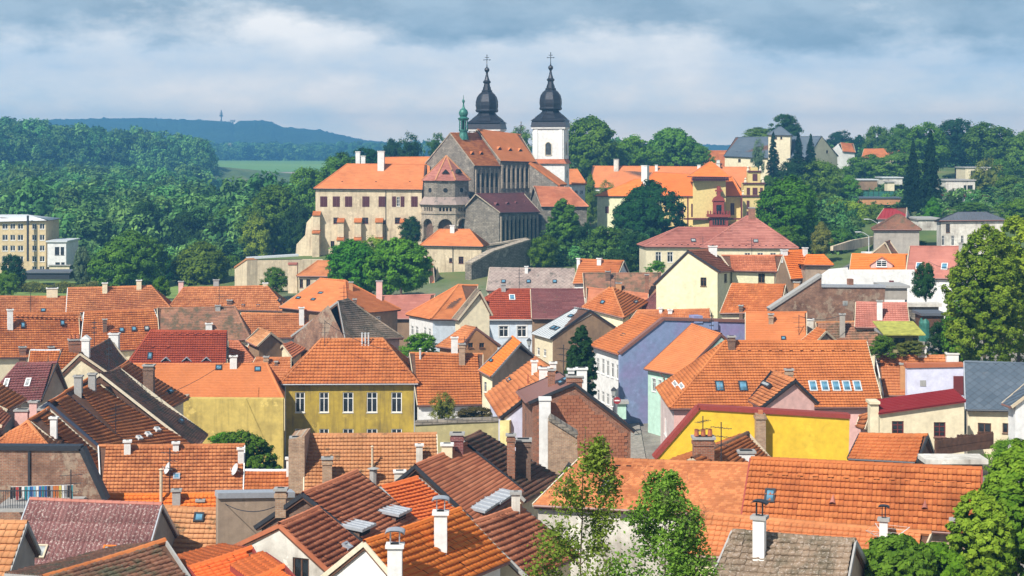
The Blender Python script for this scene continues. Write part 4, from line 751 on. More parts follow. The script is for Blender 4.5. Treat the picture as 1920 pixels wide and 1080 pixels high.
H('pinkish tile roof with a grey chimney in its middle, right of the brick wall', 152, 0, dict(RL=(1605, 568), RR=(1700, 570), FL=(1603, 614), FR=(1706, 616)), roof='r_pink', tile='pan', ch=[(1650, 563, 602, 10, 'concrete')], ridge='r_pink', wh=5)
H('orange roofed white house with a wide eyebrow dormer', 216, 0, dict(RL=(1597, 477), RR=(1702, 478), FL=(1593, 507), FR=(1698, 507)), roof='r_bright', tile='mid', wall='w_white', wh=6, dorm=[(1653, 504, 40, 20, 'gable', 'w_pink', 'w_pink', 'r_rust')], win=[('F', 1666, 526, 1674, 535, 'two', 'darkred')])
H('rose red tiled roof with two light blue skylights by the big right hand tree', 202, 0, dict(RL=(1706, 463), RR=(1806, 463), FL=(1698, 521), FR=(1793, 523)), roof='r_pink', tile='beaver', wall='w_white', sky=[(1723, 500, 11, 12, 'skyglass', 'white_paint'), (1771, 501, 12, 12, 'skyglass', 'white_paint')], ch=[(1802, 455, 472, 7, 'grey')])
H('grey brown pyramid roofed house beside the road', 236, -6, dict(RL=(1680, 403), RR=(1688, 403), FL=(1635, 431), FR=(1728, 431)), hip=(1, 1), roof='r_brown', tile='beaver', wall='w_grey', wh=7)
H('crimson roofed house with a small white gable behind the grey brown pyramid roof', 262, -10, dict(RL=(1658, 391), RR=(1700, 390), FL=(1644, 411), FR=(1698, 411)), roof='r_crimson', tile='seam', wall='w_white')
H('white villa with a dark grey mansard like roof and tall windows', 242, 0, dict(RL=(1797, 398), RR=(1848, 397), FL=(1761, 414), FR=(1888, 413)), hip=(1, 1), roof='r_dslate', tile='seam', wall='w_oldwhite', wh=10, win=wr('F', [(1766, 1771), (1784, 1789), (1802, 1807)], 442, 460) + [('F', 1774, 420, 1781, 436, 'two', 'wood')])
H('dark wooden barn gable with a low brown roof behind the cream road houses', 228, 45, dict(RL=(1660, 455), RR=(1668, 452), FL=(1672, 478), FR=(1684, 476)), roof='r_brown', tile='beaver', wall='w_brown', wh=4)
# --- right foreground
H('orange roof with white chimneys behind the lilac wall', 137, 0, dict(RL=(1642, 669), RR=(1800, 668), FL=(1657, 742), FR=(1800, 742)), roof='r_salmon', tile='mid', ch=[(1787, 662, 690, 22, 'white'), (1730, 650, 672, 15, 'white'), (1694, 681, 733, 11, 'orange'), (1671, 714, 752, 12, 'white')], verge='white_paint', wh=8)
H('blue grey slate roof laid in diamonds, beside the lilac wall', 112, 0, dict(RL=(1808, 680), RR=(1990, 686), FL=(1811, 769), FR=(1990, 772)), roof='r_slate', tile='diamond', wall='w_cream', wh=8, verge='sheet_metal', gutm='dark_metal', win=[('F', 1834, 793, 1858, 812, 'two', 'wood'), ('F', 1880, 794, 1899, 812, 'two', 'wood')], sag=0)
H('white gabled house cut by the right picture edge', 101, -62, dict(RL=(1960, 690), RR=(1975, 705), FL=(1880, 758), FR=(1896, 764)), roof='r_slate', tile='diamond', wall='w_white', wh=9, sag=0)
H('small orange roofed shed with a dark open gable below the cream house', 94, -8, dict(RL=(1612, 816), RR=(1739, 818), FL=(1590, 861), FR=(1718, 868)), roof='r_orange', tile='pan', wall='b_dark', wh=5, verge='dark_metal', gutm='dark_metal')
H('orange and dark patched roof in front of the bright yellow wall', 88, 60, dict(RL=(1297, 862), RR=(1402, 814), FR=(1454, 872)), W=7, roof='r_orange', tile='pan', ch=[(1320, 820, 862, 38, 'pots'), (1400, 846, 872, 30, 'concrete')], ridge='r_brown')
H('tall thin house roof with tan tiles left of the bright yellow wall', 112, -60, dict(RL=(1612, 782), RR=(1632, 776), FL=(1606, 800), FR=(1622, 806)), roof='r_salmon', tile='pan', wall='w_pink')
H('wide pale orange fish scale roof with one open skylight and a white plaster wall', 80, -4, dict(RL=(1088, 861), RR=(1406, 873), FL=(1000, 948), FR=(1392, 968)), roof='r_salmon', tile='beaver', wall='w_oldwhite', wh=8, sky=[(1137, 918, 20, 26, 'milkglass')], vents=[(1150, 876, 1395, 886, 12)], verge='trim_cream', sag=.06)
H('big orange pantile roof with a grey blue skylight and two cone vents', 72, -5, dict(RL=(1408, 862), RR=(1840, 882), FL=(1391, 972), FR=(1838, 1003)), roof='r_orange', tile='big', near=300, wall='w_tan', wh=7, verge='redbrown', sky=[(1444, 933, 20, 26)], vents=[(1430, 890, 1830, 908, 14)], ch=[(1793, 972, 992, 17, 'clinker')], sag=.03, key='pantile', pitch=46)
H('low pinkish roof strip below the big pantile roof', 66, -5, dict(RL=(1300, 964), RR=(1745, 1003), FL=(1290, 1042), FR=(1720, 1064)), roof='r_salmon', tile='pan', wh=4, ch=[(1658, 972, 1010, 15, 'darkhood'), ], sag=.06, pitch=30)
H('mossy grey tiled roof with a tall white chimney at the bottom right', 55, -6, dict(RL=(1374, 1000), RR=(1603, 1018), FL=(1318, 1128), FR=(1580, 1140)), roof='r_mossy', tile='pan', near=True, sag=.07, wall='w_tan', ch=[(1425, 968, 1050, 22, 'darkhood')], verge='concrete')

# ------------------------------------------------------------------ terrain
GCP = []
for h in HOUSES:
    q = corners(h['p']); cen = (q['FL'] + q['FR'] + q['BR'] + q['BL']) / 4; GCP.append((cen[0], cen[1], h['p'][5] - h['wh'] - .3))
for px, py, Y in [(60, 530, 250), (150, 548, 240), (340, 562, 254), (240, 568, 250), (190, 560, 252), (420, 545, 256), (100, 522, 280), (20, 516, 300), (300, 518, 330), (430, 505, 330), (100, 452, 430), (300, 472, 420), (450, 470, 420), (560, 440, 400), (-200, 460, 420), (-300, 540, 250),
  (0, 268, 900), (-150, 255, 900), (110, 285, 900), (220, 300, 900), (330, 322, 950), (420, 338, 1000), (0, 385, 600), (150, 400, 600), (300, 405, 600), (420, 410, 620), (200, 440, 500), (30, 430, 500), (-200, 380, 600), (520, 385, 800), (620, 380, 700), (480, 380, 700),
  (420, 326, 1150), (600, 326, 1150), (500, 306, 1450), (400, 304, 1500), (640, 310, 1400), (250, 310, 1300), (800, 310, 1200), (700, 320, 600), (600, 472, 300), (700, 470, 297), (850, 462, 290), (1000, 450, 290), (560, 520, 262), (650, 530, 258), (900, 520, 254), (1050, 500, 262), (1150, 470, 285), (1200, 442, 320), (1300, 432, 335), (1180, 508, 252), (1100, 488, 270), (1000, 490, 268),
  (1400, 430, 345), (1450, 405, 370), (1480, 345, 420), (1600, 350, 400), (1700, 365, 360), (1800, 370, 350), (1900, 360, 350), (1900, 315, 480), (1700, 310, 520), (1600, 300, 560), (1300, 315, 460), (1100, 330, 450), (1000, 330, 420), (1150, 340, 400), (850, 330, 420), (1240, 300, 520),
  (1600, 470, 245), (1580, 490, 238), (1640, 445, 262), (1700, 440, 262), (1600, 425, 285), (1800, 466, 250), (1900, 466, 240), (1500, 470, 258), (1760, 400, 300), (1880, 400, 300), (1500, 420, 310), (1550, 380, 350),
  (1870, 700, 150), (1760, 625, 165), (1700, 660, 150), (1900, 580, 180), (1880, 850, 104), (1950, 800, 110), (1820, 830, 106), (1160, 790, 160), (1195, 800, 150), (1130, 775, 172), (1100, 760, 168), (1040, 680, 162), (840, 640, 172), (790, 660, 172), (1205, 850, 135), (1800, 1060, 70), (1700, 1085, 62)]:
    q = at(px, py, Y); GCP.append((q.x, q.y, q.z))
GCP += [(0, 45, 12), (-20, 48, 12), (22, 46, 12), (0, 15, 16), (-30, 15, 15), (30, 15, 15), (0, -60, 18), (-80, -60, 18), (80, -60, 18), (60, 60, 14), (-60, 60, 12), (-70, 100, 11), (60, 100, 14), (-80, 150, 14), (-100, 200, 16),
        (0, 2500, 28), (-1200, 2500, 28), (1200, 2500, 28), (0, 3500, 28), (-2000, 3500, 28), (2000, 3500, 28), (600, 1200, 36), (300, 900, 37), (150, 800, 36), (0, 800, 33), (900, 900, 36), (0, 4500, 26), (-2800, 4500, 26), (2800, 4500, 26), (200, 300, 22), (300, 400, 30), (140, 200, 20)]
GCP = np.array(GCP)
def ground(x, y):
    x = np.asarray(x, float); y = np.asarray(y, float); sh = x.shape; x = x.ravel(); y = y.ravel(); out = np.empty(len(x))
    hh = .045 * np.abs(GCP[:, 1]) + 4.0
    for i in range(0, len(x), 4000):
        d2 = (x[i:i + 4000, None] - GCP[None, :, 0]) ** 2 + (y[i:i + 4000, None] - GCP[None, :, 1]) ** 2
        wt = np.exp(-d2 / (2 * hh[None] ** 2)) + 3e-4 / (1 + d2 / hh[None] ** 2) ** 1.5
        out[i:i + 4000] = (wt * GCP[None, :, 2]).sum(1) / wt.sum(1)
    return out.reshape(sh) if sh else float(out[0])
def gz(x, y): return ground(np.array([x]), np.array([y]))[0]
def strip_sheet(name, ys, half, nx, mat, dz=0.0):
    xx = np.linspace(-1, 1, nx); X = xx[None, :] * np.array([half(v) for v in ys])[:, None]; Yg = np.repeat(np.array(ys)[:, None], nx, 1); Z = ground(X, Yg) + dz
    V = np.stack([X, Yg, Z], -1).reshape(-1, 3); i = np.arange(len(ys) - 1)[:, None] * nx + np.arange(nx - 1)[None, :]
    return np_mesh(name, V, np.stack([i, i + 1, i + nx + 1, i + nx], -1).reshape(-1, 4), mats=[mat], smooth=True)
m, t = base_mat('earth')
gp = t.new('ShaderNodeNewGeometry').outputs['Position']
sx = t.new('ShaderNodeSeparateXYZ', {0: gp}); far_ = t.maprange(sx.outputs[1], 225, 250)
gr = t.ramp(t.noise(gp, .08, 8, .65), [(.35, (.05, .085, .018)), (.55, (.10, .15, .03)), (.72, (.18, .17, .06))])
to = t.ramp(t.noise(gp, .5, 6, .6), [(.35, (.16, .14, .12)), (.6, (.28, .25, .21)), (.75, (.10, .13, .04))])
t.set(t.p.inputs['Base Color'], t.mix(far_, to, gr)); t.p.inputs['Roughness'].default_value = 1; bump(t, t.noise(gp, 2.2, 6), .6, .2)
ys = [-60, -20] + list(np.geomspace(18, 2920, 200))
o = link(bpy.data.objects.new('ground', strip_sheet('ground', ys, lambda v: 90 + .62 * abs(v), 190, 'earth')), kind='structure')
# far ridges
m, t = base_mat('far_wood'); gp = t.new('ShaderNodeNewGeometry').outputs['Position']
t.set(t.p.inputs['Base Color'], t.ramp(t.noise(gp, .012, 8, .7), [(.35, (.012, .030, .014)), (.6, (.028, .060, .022)), (.8, (.05, .08, .03))])); t.p.inputs['Roughness'].default_value = 1; bump(t, t.noise(gp, .06, 4), 1, 8)
def ridge(name, prof, Y0, Y1, yb, rough, seed):
    rng = np.random.default_rng(seed); n = 1700; px = np.linspace(prof[0][0], prof[-1][0], n); py = np.interp(px, [p[0] for p in prof], [p[1] for p in prof])
    jag = np.convolve(rng.normal(0, 1, n), [.3, .4, .3], 'same') * rough
    rows = []; V = []
    for j in range(14):
        f = j / 11 if j < 12 else 1; Y = Y0 + (Y1 - Y0) * f; ztop = HC - (py - HY) * Y1 / FPX; zb = HC - (yb - HY) * Y0 / FPX
        s = math.sin(min(f, 1) * math.pi / 2) ** 1.1; z = zb + (ztop - zb) * s + jag * Y1 / FPX * (1 if j == 11 else .6 * rng.random()) * s
        if j == 12: Y = Y1 * 1.02; z = z - 12
        if j == 13: Y = Y1 * 1.15; z = z * 0 + 20
        X = (px - CX) / FPX * Y; V.append(np.stack([X, np.full(n, Y), z], -1))
    V = np.array(V).reshape(-1, 3); i = np.arange(13)[:, None] * n + np.arange(n - 1)[None, :]
    link(bpy.data.objects.new(name, np_mesh(name, V, np.stack([i, i + 1, i + n + 1, i + n], -1).reshape(-1, 4), mats=['far_wood'])), kind='structure')
ridge('hills', [(-900, 250), (-300, 232), (0, 229), (60, 225), (150, 223), (270, 221), (330, 224), (400, 226), (432, 229), (440, 233), (450, 226), (490, 226), (510, 229), (530, 238), (600, 244), (680, 262), (740, 268), (800, 272), (960, 276), (1150, 275), (1300, 270), (1370, 273), (1440, 276), (1920, 277), (2700, 270)], 2150, 2500, 300, 1.5, 4)
# green field, meadow strips and road
m, t = base_mat('field_green'); t.set(t.p.inputs['Base Color'], t.mix(t.maprange(t.noise(t.mapping(t.new('ShaderNodeNewGeometry').outputs['Position'], (.2, 1, 1)), .012, 4), .35, .65), (.13, .27, .035), (.20, .34, .06))); t.p.inputs['Roughness'].default_value = 1
plain('soil', (.42, .36, .26), 1); plain('asphalt', (.16, .155, .15), .95, 0, .15, 1); plain('cobble', (.28, .25, .21), .95, 0, .3, 3); plain('grass_meadow', (.17, .25, .05), 1, 0, .3, .3)  # last one: yellow green grass, varied at random, for the meadow sheet
def sheet(name, pts, mat, dz=.12, kind='structure', nd=10):
    """outline given as 4 ground points, draped on the terrain"""
    A, B, C_, D = [np.array(p, float) for p in pts]; V = []
    for j in range(nd + 1):
        for i in range(nd + 1):
            u, v = i / nd, j / nd; p = (A * (1 - u) + B * u) * (1 - v) + (D * (1 - u) + C_ * u) * v; V.append(p)
    V = np.array(V); Z = ground(V[:, 0], V[:, 1]) + dz; V = np.column_stack([V, Z]); i = np.arange(nd)[:, None] * (nd + 1) + np.arange(nd)[None, :]
    return link(bpy.data.objects.new(name, np_mesh(name, V, np.stack([i, i + 1, i + nd + 2, i + nd + 1], -1).reshape(-1, 4), mats=[mat], smooth=True)), kind=kind)
def g2(px, Y): return ((px - CX) / FPX * Y, Y)
sheet('field', [g2(395, 1140), g2(650, 1140), g2(650, 1560), g2(395, 1560)], 'field_green', 1.2)
sheet('soil_strip', [g2(480, 1060), g2(620, 1060), g2(640, 1130), g2(500, 1130)], 'soil', 1.2)
sheet('meadow', [g2(20, 243), g2(330, 243), g2(360, 272), g2(20, 272)], 'grass_meadow', .15)
sheet('road', [g2(1545, 236), g2(1625, 236), g2(1700, 262), g2(1640, 262)], 'asphalt', .12)
sheet('street', [g2(1150, 135), g2(1215, 135), g2(1185, 176), g2(1095, 172)], 'cobble', .15)
# ------------------------------------------------------------------ air
lo = float(GCP[:, 2].min()) - 6
hz = bpy.data.materials.new('haze_air'); hz.use_nodes = True; t = NT(hz.node_tree); t.n.clear()
pv = t.new('ShaderNodeVolumePrincipled'); pv.inputs['Color'].default_value = (.17, .53, .95, 1); pv.inputs['Density'].default_value = 5.0e-4; pv.inputs['Anisotropy'].default_value = .1
t.l.new(pv.outputs[0], t.new('ShaderNodeOutputMaterial').inputs['Volume']); MATS['haze_air'] = hz
b = MB(); b.box(-2300, -70, lo, 2300, 2960, 103); b.build('haze', 'haze_air', kind='stuff')

# ------------------------------------------------------------------ build the houses
for h in HOUSES: House(h).build()

# ------------------------------------------------------------------ larger and irregular buildings
def absorb(tmp, main):
    mi = main.matrix_world.copy() if False else Matrix.Translation(main.location); M = Matrix.Translation(tmp.location) @ Matrix.Rotation(tmp.rotation_euler.z, 4, 'Z')
    for ch in list(tmp.children):
        L_ = ch.matrix_basis.copy(); ch.parent = main; ch.matrix_basis = mi.inverted() @ M @ L_
    bpy.data.objects.remove(tmp)
def spec(Y, th, pts, **kw):
    f = {k: kw.pop(k) for k in ('W', 'L', 'pitch', 'hip', 'asym', 'sth') if k in kw}; p, e = fit(pts, Y, th, **f)
    h = dict(label=None, p=p, err=e, key=kw.pop('key', None), name='block', cat=None, group=None, wh=kw.pop('wh', 8), pts=pts, **kw); s = House(h); s.build(); return s
class Built:
    """collects parts modelled in place and hangs them under one root"""
    def __init__(s, name, label, cat, px, py, Y, group=None):
        q = at(px, py, Y); s.loc = Vector((q.x, q.y, gz(q.x, q.y))); s.root = empty(name, s.loc, 0, label, cat, group)
    def add(s, mb, name, mats, parent=None, **k):
        o = mb.build(name, mats, parent or s.root, **k)
        if parent is None: o.location = -s.loc
        return o
class Plane:
    """a vertical wall plane through two plan points given as (photo x, distance)"""
    def __init__(s, a, b):
        A = at(a[0], HY, a[1]); B = at(b[0], HY, b[1]); s.o = Vector((A.x, A.y, 0)); s.u = Vector((B.x - A.x, B.y - A.y, 0)).normalized(); s.n = Vector((s.u.y, -s.u.x, 0))
    def uv(s, px, py): q = plane_hit(s.o, s.n, px, py); return ((q - s.o).dot(s.u), q.z)
    def p(s, u, z, d=0.0): return s.o + s.u * u + Vector((0, 0, z)) + s.n * d
def wall_with(bd, pl, outl, depth, mat, wins=(), name='wall', parent_roof=None, backmat=None):
    """outline in photo pixels on plane pl, pulled back by depth; windows given as pixel boxes"""
    P = [pl.uv(*q) for q in outl]; holes = []; m = MB()
    for wn in wins:
        x0, y0, x1, y1 = wn[:4]; a = pl.uv(x0, (y0 + y1) / 2); b = pl.uv(x1, (y0 + y1) / 2); c_ = pl.uv((x0 + x1) / 2, y0); d = pl.uv((x0 + x1) / 2, y1)
        ww = round(max(.3, b[0] - a[0]), 1); hh = round(max(.3, c_[1] - d[1]), 1); uc = (a[0] + b[0]) / 2; zc = (c_[1] + d[1]) / 2; st = wn[4] if len(wn) > 4 else 'cross'; fm = wn[5] if len(wn) > 5 else 'white_paint'
        me, g = window_mesh(ww, hh, st, fm); wo = inst(me, 'window', bd.root, tuple(pl.p(uc, zc) - bd.loc), (0, 0, math.atan2(pl.u.y, pl.u.x)))
        if g: inst(g, 'pane', wo)
        if st != 'shutter': holes.append([(uc - ww / 2, zc - hh / 2), (uc + ww / 2, zc - hh / 2), (uc + ww / 2, zc + hh / 2), (uc - ww / 2, zc + hh / 2)])
    m.face_holes(P, holes, pl.o, pl.u, Vector((0, 0, 1)), .16, pl.n)
    n = len(P)
    for i in range(n): a, b = P[i], P[(i + 1) % n]; m.poly([pl.p(*a), pl.p(*b), pl.p(*b, -depth), pl.p(*a, -depth)])
    m.face_holes(P, [], pl.o - pl.n * depth, pl.u, Vector((0, 0, 1)), .1, pl.n)
    return bd.add(m, name, [mat])
def pbox(m, pl, x0, x1, yt, yb, depth, proud=0.0, mi=0):
    a, b = pl.uv(x0, yb), pl.uv(x1, yt); P = [pl.p(a[0], a[1], proud), pl.p(b[0], a[1], proud), pl.p(b[0], b[1], proud), pl.p(a[0], b[1], proud)]
    m.prism(P, -pl.n * (depth + proud), mi)
def coping(bd, pl, pts, wd, ht, mat, name='coping', back=0.0):
    m = MB()
    for a, b in zip(pts[:-1], pts[1:]):
        A, B = pl.uv(*a), pl.uv(*b); m.beam(pl.p(A[0], A[1] + ht * .4, -wd / 2 + .12), pl.p(B[0], B[1] + ht * .4, -wd / 2 + .12), wd, ht)
    return bd.add(m, name, [mat])

# --- castle wing ---------------------------------------------------------
cw = Built('castle_wing', 'long castle wing with a bright orange roof and maroon shutters, left of the church', 'castle', 690, 470, 295)
s_ = spec(291, 0, dict(RL=(651, 308), RR=(800, 309), FL=(588, 354), FR=(792, 356)), hip=(1, 0), roof='r_smooth', tile='beaver', wall='w_castle', wh=14, W=14, ridge='r_smooth', gutm='dark_metal', pipes=[.66], verge='dark_metal', sag=.02, key='wing',
  win=[('F', x0, 368, x1, 388, 'shutter', 'maroon') for x0, x1 in ((600.5, 613.5), (624, 637), (647, 660), (679.5, 692.5), (710, 723), (735, 742.5), (751, 758.5), (771, 783))] + [('F', 743.5, 369, 750, 387, 'six')] + [('F', a, 408, b, 419, 'six', 'maroon') for a, b in ((625, 635.5), (679.5, 690.5), (740.5, 751.5))] + [('F', 717.5, 413, 723.5, 420, 'two', 'maroon'), ('F', 620, 452, 627, 463, 'two', 'maroon')],
  ch=[(714, 283, 320, 12, 'white', 22)], vents=[(610, 341, 800, 341, 3)])
absorb(s_.root, cw.root)
s_ = spec(303, 0, dict(RL=(722, 296), RR=(806, 295), FL=(700, 330), FR=(806, 330)), roof='r_smooth', tile='beaver', wall='w_castle', wh=14, W=12, ch=[(671, 284, 312, 8, 'white'), (681, 292, 312, 8, 'white')], verge='dark_metal', sag=0); absorb(s_.root, cw.root)
fw = Plane((588, BUILT['wing'].C['FL'].y + .3), (792, BUILT['wing'].C['FR'].y + .3))
for x0, x1, yt, stages in ((634, 645.5, 411, 1), (665.5, 678, 411, 1), (705, 718, 411, 1), (751, 759, 412, 1), (588, 601, 398, 2)):
    m = MB(); t2 = MB()
    a, b = fw.uv(x0, yt), fw.uv(x1, yt); zg_ = 19.5; mid = a[1] - 3.2
    for (zt, zb_, dp_) in ((a[1], mid, 1.1), (mid, zg_ - 1, 2.0)):
        m.prism([fw.p(a[0], zb_, -.1), fw.p(a[0], zt, -.1), fw.p(a[0], zt - .5, dp_), fw.p(a[0], zb_, dp_)], fw.u * (b[0] - a[0]))
        t2.prism([fw.p(a[0] - .1, zt + .12, -.1), fw.p(a[0] - .1, zt + .24, -.1), fw.p(a[0] - .1, zt - .42, dp_ + .2), fw.p(a[0] - .1, zt - .56, dp_ + .2)], fw.u * (b[0] - a[0] + .2))
        a = (a[0], a[1])
    o = cw.add(m, 'buttress', 'w_castle'); q = cw.add(t2, 'buttress_roof', 'r_orange')
    q.parent = o; q.location = (0, 0, 0)
m = MB(); pw = Plane((560, 293), (592, 291)); wall_with(cw, pw, [(553, 490), (556, 458), (572, 441), (575, 417), (590, 400), (590, 490)], 2.2, 'w_castle', name='flank_wall')

# --- church ----------------------------------------------------------------
chu = Built('church', 'grey stone church with two black onion domed towers, on the rock above town', 'church', 930, 440, 300)
STN = dict(wall='stone', verge='stone_pale', gutm='dark_metal', sag=.02)
for kw in (dict(Y=300, th=40, pts=dict(RL=(844, 250), RR=(896, 250), FL=(890, 311), FR=(941, 312), BL=(797, 307)), roof='r_orange', tile='beaver', wh=17, W=13, ridge='r_smooth', dorm=[(886, 291, 9, 6, 'gable'), (903, 291, 9, 6, 'gable')], **STN),
           dict(Y=305, th=40, pts=dict(RL=(894, 243), RR=(975, 253), FL=(939, 302), FR=(1006, 304)), roof='r_smooth', tile='beaver', wh=19, W=13, ridge='r_smooth', dorm=[(937, 282, 9, 6, 'gable'), (957, 284, 9, 6, 'gable'), (976, 285, 9, 6, 'gable')], **STN),
           dict(Y=289, th=38, pts=dict(RL=(892, 364), RR=(982, 363), FL=(938, 399), FR=(1013, 398)), roof='r_purple', tile='beaver', wh=13, W=9, dorm=[(932, 386, 10, 5, 'gable'), (952, 385, 10, 5, 'gable'), (968, 384, 9, 5, 'gable'), (984, 383, 9, 5, 'gable')], **STN),
           dict(Y=296, th=20, pts=dict(RL=(1000, 350), RR=(1067, 352), FL=(1015, 388), FR=(1104, 388)), hip=(0, 1), roof='r_rust', tile='beaver', wh=12, W=10, **STN)):
    Yk, thk = kw.pop('Y'), kw.pop('th'); pts_ = kw.pop('pts'); s_ = spec(Yk, thk, pts_, **kw); H0 = s_
    # pilasters and slit arcades along the front wall
    A, B = s_.C['FL'], s_.C['FR']; d = (B - A); d.z = 0; n = max(3, int(d.length / 1.25)); nr = Vector((d.y, -d.x, 0)).normalized(); m = MB(); m2 = MB()
    if kw['roof'] != 'r_rust':
        zt = A.z - .7; zb_ = A.z - (5.2 if A.z > 33 else 7.5)
        for i in range(n + 1):
            q = A + d * (i + .5) / (n + 1) - nr * .32; q.z = 0; e = d.normalized() * .17
            m.prism([q - e + Vector((0, 0, zb_)), q + e + Vector((0, 0, zb_)), q + e + Vector((0, 0, zt)), q - e + Vector((0, 0, zt))], nr * .22)
            if i < n:
                q2 = A + d * (i + 1) / (n + 1) - nr * .30; q2.z = 0; e2 = d.normalized() * .22; m2.prism([q2 - e2 + Vector((0, 0, zb_ + 1.2)), q2 + e2 + Vector((0, 0, zb_ + 1.2)), q2 + e2 + Vector((0, 0, zt - .9)), q2 + Vector((0, 0, zt - .6)), q2 - e2 + Vector((0, 0, zt - .9))], nr * .03)
        chu.add(m, 'pilasters', 'stone_pale', kind='stuff'); chu.add(m2, 'slit_windows', 'dark_inside', kind='stuff')
    absorb(s_.root, chu.root)
pn = Plane((993, 306), (1049, 304)); wall_with(chu, pn, [(993, 362), (993, 309), (1046, 348), (1046, 362)], 4, 'stone', name='side_wall')
coping(chu, pn, [(992, 307), (1050, 349)], 4.4, .4, 'r_orange', 'lean_to_roof')
# octagonal apse
def oct_ring(r, n=8, ph=R(22.5)): return [Vector((r * math.cos(ph + k * 2 * math.pi / n), r * math.sin(ph + k * 2 * math.pi / n), 0)) for k in range(n)]
ac = at(837, 338, 292.5); zpx = lambda y, Y: HC - (y - HY) * Y / FPX
def octo(bd, r0, y0, r1, y1, Y, c, mat, name, thick=True):
    m = MB(); a = oct_ring(r0); b = oct_ring(r1); za, zb_ = zpx(y0, Y), zpx(y1, Y)
    for k in range(8): m.poly([c + a[k] + Vector((0, 0, za)), c + a[(k + 1) % 8] + Vector((0, 0, za)), c + b[(k + 1) % 8] + Vector((0, 0, zb_)), c + b[k] + Vector((0, 0, zb_))])
    m.poly([c + q + Vector((0, 0, zb_)) for q in b]); return bd.add(m, name, mat)
c0 = Vector((ac.x, ac.y, 0)); Ya = 292.5 - 4.4
octo(chu, 4.35, 384, 4.35, 337, Ya, c0, 'stone', 'apse_wall'); octo(chu, 4.0, 478, 4.0, 384, Ya, c0, 'b_dark', 'apse_core')
ra, rb = oct_ring(4.75), oct_ring(.05); m = MB(); VV, QQ, TT = [], [], []; off = 0; rng = np.random.default_rng(5)
for k in range(8):
    E0 = c0 + ra[k] + Vector((0, 0, zpx(339, Ya))); E1 = c0 + ra[(k + 1) % 8] + Vector((0, 0, zpx(339, Ya))); ap = c0 + Vector((0, 0, zpx(293, Ya)))
    V, Q, T, _ = tile_field(E0, E1, ap, ap, 'finestrip', rng, 0, .05); VV.append(V); QQ.append(Q + off); TT.append(T); off += len(V); m.beam(E0 + Vector((0, 0, .1)), ap + Vector((0, 0, .1)), .22)
me = np_mesh('apse_roof', np.concatenate(VV), np.concatenate(QQ), mats=['r_pink'], tone=np.concatenate(TT)); o = link(bpy.data.objects.new('apse_roof', me), chu.root); o.location = -chu.loc; chu.add(m, 'ridge_tiles', 'r_tan', kind='stuff')
for k in (5, 6): 
    mid = (ra[k] + ra[(k + 1) % 8]) / 2; q = c0 + mid * .62 + Vector((0, 0, zpx(325, Ya))); d = mid.normalized(); s2 = Vector((-d.y, d.x, 0)); m = MB(); m.prism([q - s2 * .7, q + s2 * .7, q + Vector((0, 0, .75))], d * .9); chu.add(m, 'roof_hatch', 'dark_inside')
octo(chu, 5.35, 384, 4.3, 369, Ya, c0, 'r_grey', 'apse_skirt_roof'); octo(chu, 4.98, 401.5, 4.98, 399, Ya, c0, 'stone_pale', 'apse_ledge'); octo(chu, 5.15, 385.5, 5.15, 383.6, Ya, c0, 'stone_pale', 'apse_eave')
ro = oct_ring(4.8)
for k in range(8):
    a, b = c0 + ro[k], c0 + ro[(k + 1) % 8]; u = (b - a).normalized(); n_ = Vector((u.y, -u.x, 0)); L_ = (b - a).length; z0, z1, z2, z3 = zpx(478, Ya), zpx(401, Ya), zpx(399, Ya), zpx(385, Ya); m = MB()
    r_ = 1.32; zc = zpx(424, Ya); hole = [(L_ / 2 - r_, z0 + 1.2)] + [(L_ / 2 - r_ * math.cos(t_), zc + r_ * math.sin(t_)) for t_ in [math.pi * i / 10 for i in range(11)]] + [(L_ / 2 + r_, z0 + 1.2)]
    m.face_holes([(0, z0), (L_, z0), (L_, z1), (0, z1)], [hole], a, u, Vector((0, 0, 1)), .75, n_)
    hs = []
    for j in range(4):
        xc = L_ / 2 + (j - 1.5) * .62; w2 = .2; hs.append([(xc - w2, z2 + .25), (xc + w2, z2 + .25), (xc + w2, z3 - .5), (xc, z3 - .3), (xc - w2, z3 - .5)])
    m.face_holes([(0, z2), (L_, z2), (L_, z3), (0, z3)], hs, a, u, Vector((0, 0, 1)), .5, n_)
    chu.add(m, 'apse_arcade', 'stone_pale')
    m = MB(); pr = [a + u * (L_ / 2 - rr_ * math.cos(t_)) + Vector((0, 0, zc + rr_ * math.sin(t_))) for rr_ in (r_ + .12,) for t_ in [math.pi * i / 10 for i in range(11)]]
    for i in range(10): m.beam(pr[i] + n_ * .06, pr[i + 1] + n_ * .06, .2, .3)
    chu.add(m, 'arch_moulding', 'stone_pale')
    ow = (oct_ring(4.35)[k] + oct_ring(4.35)[(k + 1) % 8]) / 2; m = MB(); dd = ow.normalized(); m.tube(c0 + ow - dd * .3 + Vector((0, 0, zpx(357, Ya))), c0 + ow + dd * .05 + Vector((0, 0, zpx(357, Ya))), .42, n=10); chu.add(m, 'round_window', 'dark_inside')
